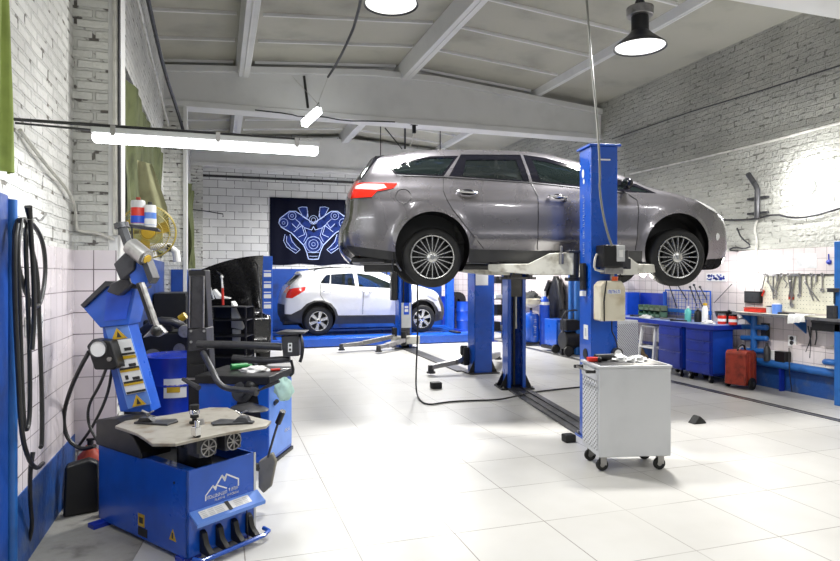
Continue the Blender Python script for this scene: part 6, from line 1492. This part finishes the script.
for k, (px, kd) in enumerate(zip(pos, kinds)):
    v = ax(px, 280, XR-.06); L_ = (.22, .26, .34, .20, .30, .18, .42, .30, .42, .28, .26, .34, .24, .16, .2)[k]; c_ = Vector((XR-.055, v.y, 1.61)); tilt = (.03, -.06, 0, .02, .05, 0, -.03, .0, .04, .0, .03, -.07, 0, .02, 0)[k]
    e = c_+Vector((0, tilt*2, -L_))
    g = G()
    if kd == 'spanner': g.tube([c_, e], .010, 6).ring(e, .022, .009, (1, 0, 0), 14, 6).ring(c_+Vector((0, 0, .0)), .02, .009, (1, 0, 0), 14, 6)
    elif kd == 'pliers': g.tube([c_, c_+Vector((0, .02, -.10)), e+Vector((0, -.035, 0))], .010, 6).tube([c_+Vector((0, .01, 0)), c_+Vector((0, .0, -.10)), e+Vector((0, .035, 0))], .010, 6).ball(c_+Vector((0, .01, -.09)), .02, 8)
    elif kd == 'hammer': g.tube([c_, e], .012, 6).box(c_+Vector((0, 0, 0)), (.03, .13, .035))
    elif kd == 'screwdriver': g.cyl(c_, c_+Vector((0, 0, -.09)), .016, n=10).cyl(c_+Vector((0, 0, -.09)), e, .006, n=6)
    elif kd == 'hook': g.tube([c_, c_+Vector((0, .03, -.06)), c_+Vector((0, -.03, -.12)), e], .008, 6)
    else: g.box(c_.lerp(e, .5), (.008, .03, L_))
    solo(kd if kd != 'file' else 'metal_file', 'grey %s hanging from the wall rail, %s tool from the left' % (kd, words[k]), 'tool', g, 'steel', group='tools hanging on the wall rail')
solo('first_aid_box', 'small red box fixed on the pegboard among the hanging tools', 'box', G().b2((XR-.05, ax(796, 300, XR).y, 1.27), (XR-.03, ax(791, 300, XR).y, 1.34)), 'redrust')
# items on the counter
def onc2(px, X=XR-.18): v = ax(px, 314, X); return Vector((X, v.y, zs+.001))
p = onc2(756); T = Thing('flat_case', 'flat red box on the counter under the small dark screen', 'box', p); T.part('case_body', G().box(p+Vector((0, 0, .03)), (.14, .30, .05)), 'red', bevel=.006); T.part('case_lid', G().box(p+Vector((0, 0, .064)), (.145, .305, .012)), 'redrust', bevel=.003)
a = ax(747, 291, XR-.014); b = ax(763, 303.5, XR-.014)
T = Thing('small_screen', 'small dark screen fixed on the tiles above the flat red box', 'screen', (XR, (a.y+b.y)/2, b.z)); T.part('screen_case', G().b2((XR-.07, b.y, b.z), (XR-.015, a.y, a.z)), 'black', bevel=.005); T.part('screen_panel', G().b2((XR-.073, b.y+.02, b.z+.02), (XR-.07, a.y-.02, a.z-.02)), 'dgrey')
solo('red_hook', 'small red clamp at the upper right corner of the dark screen', 'clamp', G().tube([ax(762, 296, XR-.05), ax(764, 291, XR-.05), ax(761, 289, XR-.05)], .012, 6), 'red')
p = onc2(777); T = Thing('blue_cup', 'blue and white tin on the counter below the hanging tools', 'tin', p); T.part('tin_body', G().lathe([(.001, 0), (.06, 0), (.065, .11), (.06, .13), (.001, .13)], p, n=22), 'blue_light'); T.part('tin_lid', G().cyl(p+Vector((0, 0, .13)), p+Vector((0, 0, .145)), .05, n=22), 'label')
p = onc2(769); T = Thing('clear_jar', 'pale jar on the counter left of the blue tin', 'jar', p); T.part('jar_body', G().cyl(p, p+Vector((0, 0, .09)), .035, n=16), 'grey'); T.part('jar_lid', G().cyl(p+Vector((0, 0, .09)), p+Vector((0, 0, .105)), .032, n=16), 'ink')
p = onc2(786); solo('counter_tool', 'small dark tool lying on the counter right of the blue tin', 'tool', G().tube([p+Vector((-.03, .1, .014)), p+Vector((.02, -.12, .014))], .013, 8), 'dgrey')
p = Vector((XR-.33, ax(799, 317, XR-.33).y, zs+.001)); g = G()
vs = []; nn1, nn2 = 12, 8
for i in range(nn1+1):
    for j in range(nn2+1):
        u = i/nn1; v = j/nn2; yy = p.y+.12-.24*u; s = v*.27
        x_ = p.x+.14-s if s < .18 else p.x-.045; z_ = p.z+.01 if s < .18 else p.z-(s-.18)*(1.3-.5*u)
        vs.append((x_+.012*math.sin(u*15+v*5)-.0, yy, z_+.012*abs(math.sin(u*9+v*7))))
fs = [(i*(nn2+1)+j, i*(nn2+1)+j+1, (i+1)*(nn2+1)+j+1, (i+1)*(nn2+1)+j) for i in range(nn1) for j in range(nn2)]
kq = len(vs); g.add(vs+[(a-.004, b, c+.004) for a, b, c in vs], fs+[tuple(kq+q for q in f_) for f_ in fs])
solo('rag', 'white cloth draped over the edge of the wall counter', 'rag', g, 'whitecloth', ang=80)
T = Thing('black_toolbox', 'black box slung under the right end of the wall counter', 'box', (XR-.2, 5.3, .9)); ya = ax(811, 320, XR-.3).y
T.part('box_body', G().b2((XR-.30, 5.0, .90), (XR-.016, ya, 1.03)), 'black', bevel=.01); T.part('box_lip', G().b2((XR-.305, 5.0, 1.0), (XR-.30, ya, 1.03)), 'dgrey')
# register of blue pipes
def rp(px, py, d=.10): return ax(px, py, XR-d)
T = Thing('pipe_register', 'light blue heating pipes stacked on the wall beside the bench end', 'heating pipe', rp(755, 360))
T.part('riser', G().tube([rp(754, 316), rp(754, 353)], .045, 12), 'blue_pipe')
for y_ in (327, 338, 350.5): T.part('branch_pipe', G().tube([rp(742, y_-.5), rp(754, y_), rp(766, y_+.6)], .038, 12), 'blue_pipe'); T.part('end_ball', G().ball(rp(766, y_+.6), .042, 10), 'blue_pipe')
T = Thing('heating_pipe', 'long thick blue heating pipe running low along the right wall', 'heating pipe', (XR-.1, 5, .25))
T.part('pipe_body', G().tube([(XR-.10, 7.2, .36), (XR-.10, 3.6, .36)], .055, 14), 'blue_pipe')
for y in (6.6, 5.2): T.part('pipe_support', G().b2((XR-.13, y, 0), (XR-.06, y+.03, .31)), 'blue_dark')
T = Thing('vertical_pipe', 'blue upright post with a dark valve at the right edge of the picture', 'pipe', (7.2, 5.3, 0))
v = ax(839.5, 300, XR-.25); T.part('pipe_body', G().b2((v.x-.05, v.y-.05, 0), (v.x+.04, v.y+.035, 2.02)), 'blue_pipe', bevel=.01)
T.part('valve', G().box((v.x-.07, v.y+.02, 1.42), (.08, .12, .05)).box((v.x-.07, v.y+.03, 1.15), (.10, .1, .16)).tube([(v.x-.06, v.y+.02, 1.25), (v.x-.06, v.y+.02, 1.42)], .012, 6), 'dgrey', bevel=.006)
T.part('elbow', G().tube([(v.x-.02, v.y+.02, .52), (v.x-.02, v.y+.12, .52), (v.x+.08, v.y+.25, .50)], .04, 10, smooth=1), 'blue_pipe')
# red wheeled welding box
p = Vector((7.12, 6.92, 0)); A = math.radians(15)
T = Thing('red_welder', 'scratched red wheeled charger box standing at the near end of the bench', 'charger', Vector((7.07, 6.96, 0)), A, world=False)
T.part('case_body', G().pp([(-.155, -.14, .06), (.155, -.14, .06), (.14, -.14, .51), (.08, -.14, .54), (-.10, -.14, .54), (-.14, -.14, .51)], (0, .30, 0)), 'redrust', bevel=.02)
T.part('side_rib', G().b2((-.06, -.15, .12), (-.02, -.14, .50)), 'redrust', bevel=.005); T.part('side_rib', G().b2((.04, -.15, .12), (.08, -.14, .50)), 'redrust', bevel=.005)
T.part('carry_handle', G().tube([(-.10, 0, .52), (-.08, 0, .60), (.06, 0, .62), (.10, 0, .53)], .013, 8, smooth=1), 'black')
for s in (-1, 1): T.part('wheel', G().cyl((-.02+.0*s, s*.16+(.01), .085), (-.02, s*.19+.01, .085), .085, n=24), 'rubber', bevel=.006); T.part('wheel_hub', G().cyl((-.02, s*.19+.01, .085), (-.02, s*.20+.01, .085), .03, n=16), 'dgrey')
T.part('power_cord', G().tube([(.12, -.1, .54), (.18, -.12, .45), (.17, -.1, .2), (.24, 0, .01)], .010, 6, smooth=2), 'black')
# sockets, boxes and cables on the lower wall
T = Thing('extinguisher', 'dark bottle hanging in front of the pipes beside the bench', 'bottle', rp(767, 360, .2)); T.part('bottle_body', G().lathe([(.001, 0), (.045, 0), (.045, .17), (.02, .22), (.02, .26), (.001, .26)], rp(767, 361, .14), n=18), 'dgrey'); T.part('bottle_cap', G().cyl(rp(767, 347, .14), rp(767, 344.5, .14), .022, n=12), 'black')
def wb(name, label, cat, px0, py0, px1, py1, d, mt):
    a = ax(px0, py0, XR-.014); b = ax(px1, py1, XR-.014)
    g = G().b2((XR-.014-d, b.y, b.z), (XR-.014, a.y, a.z)); return solo(name, label, cat, g, mat=mt, bevel=.004)
wb('white_box', 'white switch box on the tiles left of the black battery box', 'box', 773, 350, 780, 363, .08, 'white')
wb('battery_box', 'black box fixed just above the blue pipe beside the white switch box', 'box', 781, 350.5, 791, 363.5, .12, 'black')
T = Thing('wall_socket', 'white wall socket with a plug on the tiles under the counter', 'socket', ax(793, 348, XR-.014))
a = ax(789, 335, XR-.014); b = ax(797, 347, XR-.014); T.part('faceplate', G().b2((XR-.035, b.y, b.z), (XR-.014, a.y, a.z)), 'white', bevel=.006); 
for q in (.35, .75): T.part('socket_insert', G().cyl((XR-.035, (a.y+b.y)/2, b.z+(a.z-b.z)*q), (XR-.045, (a.y+b.y)/2, b.z+(a.z-b.z)*q), .028, n=16), 'dgrey')
solo('socket_cable', 'black cable dropping from the wall socket over the blue pipe', 'cable', G().tube([ax(789, 348, XR-.05), ax(789, 365, XR-.17), ax(790, 378, XR-.16), ax(792, 392, XR-.1)], .007, 6, smooth=1), 'hose')
wb('access_panel', 'pale framed access panel low on the tiles near the blue upright post', 'panel', 794, 344, 836, 369, .03, 'tile_right')
solo('panel_frame', 'thin cream frame around the access panel at the right edge', 'frame', G().tube([ax(794, 364, XR-.05), ax(835, 369, XR-.05), ax(835, 346, XR-.05), ax(831, 346, XR-.05)], .012, 5), 'cream')
for k, (a, b) in enumerate((((808, 326), (810, 358)), ((815, 327), (815, 345)), ((811, 327), (806, 352)))):
    solo('hanging_wire', ('left', 'right', 'middle')[k]+' of the thin dark wires hanging below the black box', 'wire', G().tube([ax(*a, XR-.04), ax((a[0]+b[0])/2+2, (a[1]+b[1])/2, XR-.04), ax(*b, XR-.04)], .008, 5, smooth=1), 'dgrey')
wb('dark_case', 'dark case hanging on the wall behind the blue pipe stack', 'case', 765, 323, 770, 338, .08, 'black')
solo('blue_peg', 'small blue hook above the tool rail near the blue post', 'hook', G().ball(ax(829, 262, XR-.03), .035, 8).tube([ax(828.5, 254, XR-.03), ax(829, 262, XR-.03)], .008, 5), 'blue_dark')
for k, (a, b, c_, d) in enumerate(((775, 256, 792, 270), (797, 254, 817, 268))):
    wb('wall_sheet', ('pale paper sheet above the tool rail, nearer the round lamp', 'larger pale paper sheet above the tool rail, nearer the blue post')[k], 'paper sheet', a, b, c_, d, .003, 'perf')
# work lamp glowing below the car
v = cz(643, 274, 7.0)
T = Thing('work_lamp', 'small glowing work bulb hanging between the front wheels of the raised car', 'lamp', v)
T.part('bulb', G().ball(v, .034, 14), 'warmb'); wl_ = bpy.data.lights.new('work_light', 'POINT'); wl_.energy = 22; wl_.color = (1, .95, .85); wl_.shadow_soft_size = .05; wo = bpy.data.objects.new('work_light', wl_); COL.objects.link(wo); wo.location = v+Vector((0, 0, -.08)); T.part('lamp_cap', G().cyl(v+Vector((0, 0, .025)), v+Vector((0, 0, .08)), .024, .016, 12), 'black'); T.part('lamp_cord', G().tube([v+Vector((0, 0, .08)), v+Vector((0, 0, .16))], .006, 5), 'hose')

# ================================================================ BACK RIGHT CORNER
def fb(px, py): v = fl(px, py); v.z = 0; return v
p = fb(531, 345)
T = Thing('oil_drainer', 'blue oil drainer with a wide funnel bowl near the back right corner', 'oil drainer', p)
T.part('tank', G().lathe([(.001, .08), (.17, .08), (.19, .12), (.19, .66), (.16, .72), (.03, .76), (.03, .80), (.001, .80)], p, n=30), 'blue'); T.part('base_frame', G().b2(p+Vector((-.22, -.18, .04)), p+Vector((.22, .18, .08))), 'black')
T.part('lettering', glyphs(G(), p+Vector((-.03, -.192, .60)), (0, 0, -1), (1, 0, 0), .40, .06, 8, 31), 'label', smooth=False)
T.part('stem', G().cyl(p+Vector((0, 0, .78)), p+Vector((0, 0, .90)), .03, n=12), 'black')
T.part('funnel_bowl', G().lathe([(.03, .86), (.10, .88), (.22, .96), (.235, 1.06), (.225, 1.06), (.20, .97), (.09, .90), (.001, .88)], p, n=32), 'tank'); 
for s in (-1, 1): T.part('wheel', G().cyl(p+Vector((s*.2, -.05, .05)), p+Vector((s*.23, -.05, .05)), .05, n=16), 'rubber')
T.part('side_hose', G().tube([p+Vector((.19, -.05, .7)), p+Vector((.25, -.06, .6)), p+Vector((.25, -.06, .4)), p+Vector((.2, -.05, .3))], .012, 6, smooth=2), 'black')
p = fb(544.5, 345.5)
T = Thing('gas_cylinder', 'tall blue gas cylinder with a white valve label by the oil drainer', 'gas cylinder', p)
T.part('cylinder_body', G().lathe([(.001, 0), (.11, 0), (.115, .02), (.115, .95), (.09, 1.06), (.04, 1.12), (.001, 1.13)], p, n=26), 'blue_bright'); T.part('valve', G().cyl(p+Vector((0, 0, 1.12)), p+Vector((0, 0, 1.24)), .035, n=14), 'label'); T.part('label_band', G().lathe([(.117, .93), (.114, 1.0)], p, n=26), 'label')
p = fb(557, 351)
T = Thing('welding_machine', 'blue and black welding machine on wheels at the back of the hall', 'welder', p)
T.part('case_body', G().b2(p+Vector((-.16, -.25, .12)), p+Vector((.16, .25, .68))), 'blue', bevel=.015); T.part('front_panel', G().b2(p+Vector((-.12, -.256, .35)), p+Vector((.10, -.25, .62))), 'blue_light'); T.part('panel_marks', G().b2(p+Vector((-.06, -.262, .42)), p+Vector((-.02, -.256, .46))).b2(p+Vector((.02, -.262, .52)), p+Vector((.06, -.256, .56))), 'label')
T.part('chassis', G().b2(p+Vector((-.22, -.3, .06)), p+Vector((.30, .3, .12))), 'black')
for s in (-.22, .2): T.part('wheel', G().cyl(p+Vector((s, -.30, .09)), p+Vector((s, -.34, .09)), .09, n=20), 'rubber')
p = fb(571.5, 355)
T = Thing('air_compressor', 'black air compressor standing behind the big lift post', 'compressor', p)
T.part('tank', G().cyl(p+Vector((-.22, .0, .30)), p+Vector((.30, .0, .30)), .18, n=24), 'black', bevel=.03); T.part('motor', G().b2(p+Vector((-.2, -.12, .5)), p+Vector((.15, .12, .72))).cyl(p+Vector((.1, 0, .72)), p+Vector((.1, 0, .85)), .06, n=14), 'black', bevel=.02)
T.part('handle', G().tube([p+Vector((-.25, -.1, .45)), p+Vector((-.28, -.1, .88)), p+Vector((.1, -.1, .92)), p+Vector((.25, -.1, .8))], .018, 8, smooth=1), 'dgrey')
for s in (-.18, .18): T.part('wheel', G().cyl(p+Vector((s, -.16, .10)), p+Vector((s, -.2, .10)), .10, n=20), 'rubber')
T.part('foot', G().b2(p+Vector((-.2, .05, 0)), p+Vector((.25, .1, .14))), 'black')
# jacket on its hook
c_ = ax(556, 276, XR-.12)
T = Thing('hanging_jacket', 'dark jacket hanging on the right wall above the welding machine', 'jacket', Vector((c_.x, c_.y, ax(556, 322, XR).z)))
zt_ = c_.z; hgt = c_.z-ax(556, 322, XR-.12).z; vs = []; n_, m_ = 26, 14
for i in range(m_+1):
    v = i/m_; wdt = (.05+.20*min(1, v*3.2)+.02*v); 
    for j in range(n_):
        t = 2*PI*j/n_; q = 1+.12*math.sin(t*5+v*3)+.07*math.sin(t*9-v*5)
        vs.append(Vector((c_.x+math.cos(t)*.09*q*(.6+.4*v), c_.y+math.sin(t)*wdt*q*1.3, zt_-hgt*v)))
g = G().add(vs, [(i*n_+j, (i+1)*n_+j, (i+1)*n_+(j+1) % n_, i*n_+(j+1) % n_) for i in range(m_) for j in range(n_)]); T.part('jacket_body', g, 'black', ang=80)
for s in (-1, 1): T.part('sleeve', G().tube([c_+Vector((-.03, s*.20, -.12)), c_+Vector((-.08, s*.33, -.4)), c_+Vector((-.08, s*.42, -.75))], [.07, .065, .05], 10, smooth=0), 'black')
T.part('hook', G().tube([c_+Vector((.12, 0, .02)), c_+Vector((0, 0, .03)), c_+Vector((0, 0, -.02))], .012, 6), 'steel')
for k, (px, X) in enumerate(((573, 7.0), (579, 6.9))):
    v = ax(px, 300, X); zb = cz(px, 275, 12.5).z
    solo('blue_pipe_stack', ('left', 'right')[k]+' of the two blue upright pipes behind the big lift post', 'pipe', G().b2((v.x-.09, v.y-.06, 0), (v.x+.08, v.y+.06, 2.0)), 'blue_pipe', bevel=.03, group='upright blue pipes')
# shelf with dark bags behind the drainer
v0 = ax(520, 301, XR-.1); v1 = ax(542, 301, XR-.1)
T = Thing('wall_rail', 'thin blue wall shelf behind the oil drainer', 'shelf', Vector((XR-.1, (v0.y+v1.y)/2, v1.z)))
T.part('shelf_board', G().b2((XR-.3, v1.y, v1.z-.03), (XR-.016, v0.y, v1.z)), 'blue_pipe')
blob('dark_bag', 'dark bag slumped on the thin blue wall shelf', 'bag', (XR-.16, (v0.y*.35+v1.y*.65), v1.z), .12, .35, .22, 'seat', 4)
# dark gear between the two lifts and by the back wall
p = fb(494, 338); p.y -= .4
T = Thing('storage_rack', 'narrow rack of dark parts and pale boxes at the back right corner', 'rack', p)
for s in (-.2, .2):
    for d in (0, .35): T.part('upright', G().b2(p+Vector((s-.015, d-.015, 0)), p+Vector((s+.015, d+.015, 1.75))), 'dgrey')
for z in (.2, .6, 1.0, 1.4): T.part('shelf_board', G().b2(p+Vector((-.21, -.01, z)), p+Vector((.21, .36, z+.02))), 'dgrey')
for k, (z, x, w_, h_, mt, lb) in enumerate(((.22, -.08, .2, .22, 'black', 'black box on the bottom shelf of the narrow rack'), (.62, .05, .24, .25, 'black', 'black box on the second shelf of the narrow rack'), (1.02, -.03, .2, .10, 'label', 'small white carton on the third shelf of the narrow rack'), (1.42, .03, .26, .16, 'black', 'dark box on the top shelf of the narrow rack'), (.30+.0, .12, .10, .12, 'label', 'small pale carton beside the black box low on the narrow rack'))):
    if k == 4: z = .22; 
    solo('box', lb, 'box', G().b2(p+Vector((x-w_/2 if k != 4 else .08, .05, z)), p+Vector((x+w_/2 if k != 4 else .16, .28, z+h_))), mt, bevel=.01)
p = Vector((5.55, 16.3, 0)); p = ay(459, 330, 16.3); p.z = 0
for k, (px, Y, h_, mt, lb) in enumerate(((448, 16.74, 1.0, 'blue_dark', 'tall deep blue barrel by the back wall right of the white car'), (463, 16.74, .85, 'blue_bright', 'bright blue barrel by the back wall right of the taller one'))):
    q = ay(px, 330, Y); q.z = 0; T = Thing('barrel', lb, 'barrel', q, group='barrels by the back wall')
    R0 = .2; T.part('barrel_body', G().lathe([(.001, 0), (R0, 0), (R0, h_*.33), (R0+.01, h_*.35), (R0, h_*.37), (R0, h_*.66), (R0+.01, h_*.68), (R0, h_*.7), (R0, h_-.02), (R0+.005, h_), (R0-.02, h_-.01), (.001, h_-.015)], q, n=30), mt)
q = ay(456, 300, 16.93); T = Thing('black_wall_reel', 'black hose reel on the blue back wall right of the white car', 'hose reel', q-Vector((0, 0, .25)))
T.part('reel', G().lathe([(.05, 0), (.24, 0), (.24, -.03), (.10, -.04), (.10, -.14), (.24, -.15), (.24, -.18), (.05, -.18)], q, (0, 1, 0), 28, closed=True), 'black'); T.part('wound_hose', G().ring(q+Vector((0, -.09, 0)), .17, .05, (0, 1, 0), 24, 10), 'hose')
q = ay(445, 330, 16.2); q.z = 0
# ================================================================ LIGHT AND CAMERA
def area(name, loc, rot, sx, sy, e, col=(1, 1, 1)):
    l = bpy.data.lights.new(name, 'AREA'); l.shape = 'RECTANGLE'; l.size = sx; l.size_y = sy; l.energy = e; l.color = col
    o = bpy.data.objects.new(name, l); COL.objects.link(o); o.location = loc; o.rotation_euler = rot; return o
area('tube_lamp_light', (-.06, 3.8, 2.30), (0, 0, 0), 1.25, .06, 24, (.95, .99, 1))
w = bpy.data.worlds.new('World'); sc.world = w; w.use_nodes = True
bg = w.node_tree.nodes['Background']; bg.inputs[0].default_value = (.93, .96, 1, 1); bg.inputs[1].default_value = .30
cam = bpy.data.cameras.new('Camera'); co = bpy.data.objects.new('Camera', cam); COL.objects.link(co)
co.location = (0, 0, EYE); co.rotation_euler = (PI/2, 0, -YAW)
cam.sensor_width = 36; cam.lens = 36*FOC/840; cam.shift_y = -(280.5-HYP)/840; cam.clip_end = 100
sc.camera = co
sc.view_settings.view_transform = 'Standard'; sc.view_settings.look = 'None'; sc.view_settings.exposure = EXPO-.17; sc.view_settings.gamma = 1
sc.view_settings.use_curve_mapping = False
sc.cycles.max_bounces = 8; sc.cycles.sample_clamp_indirect = 8; sc.cycles.use_denoising = True
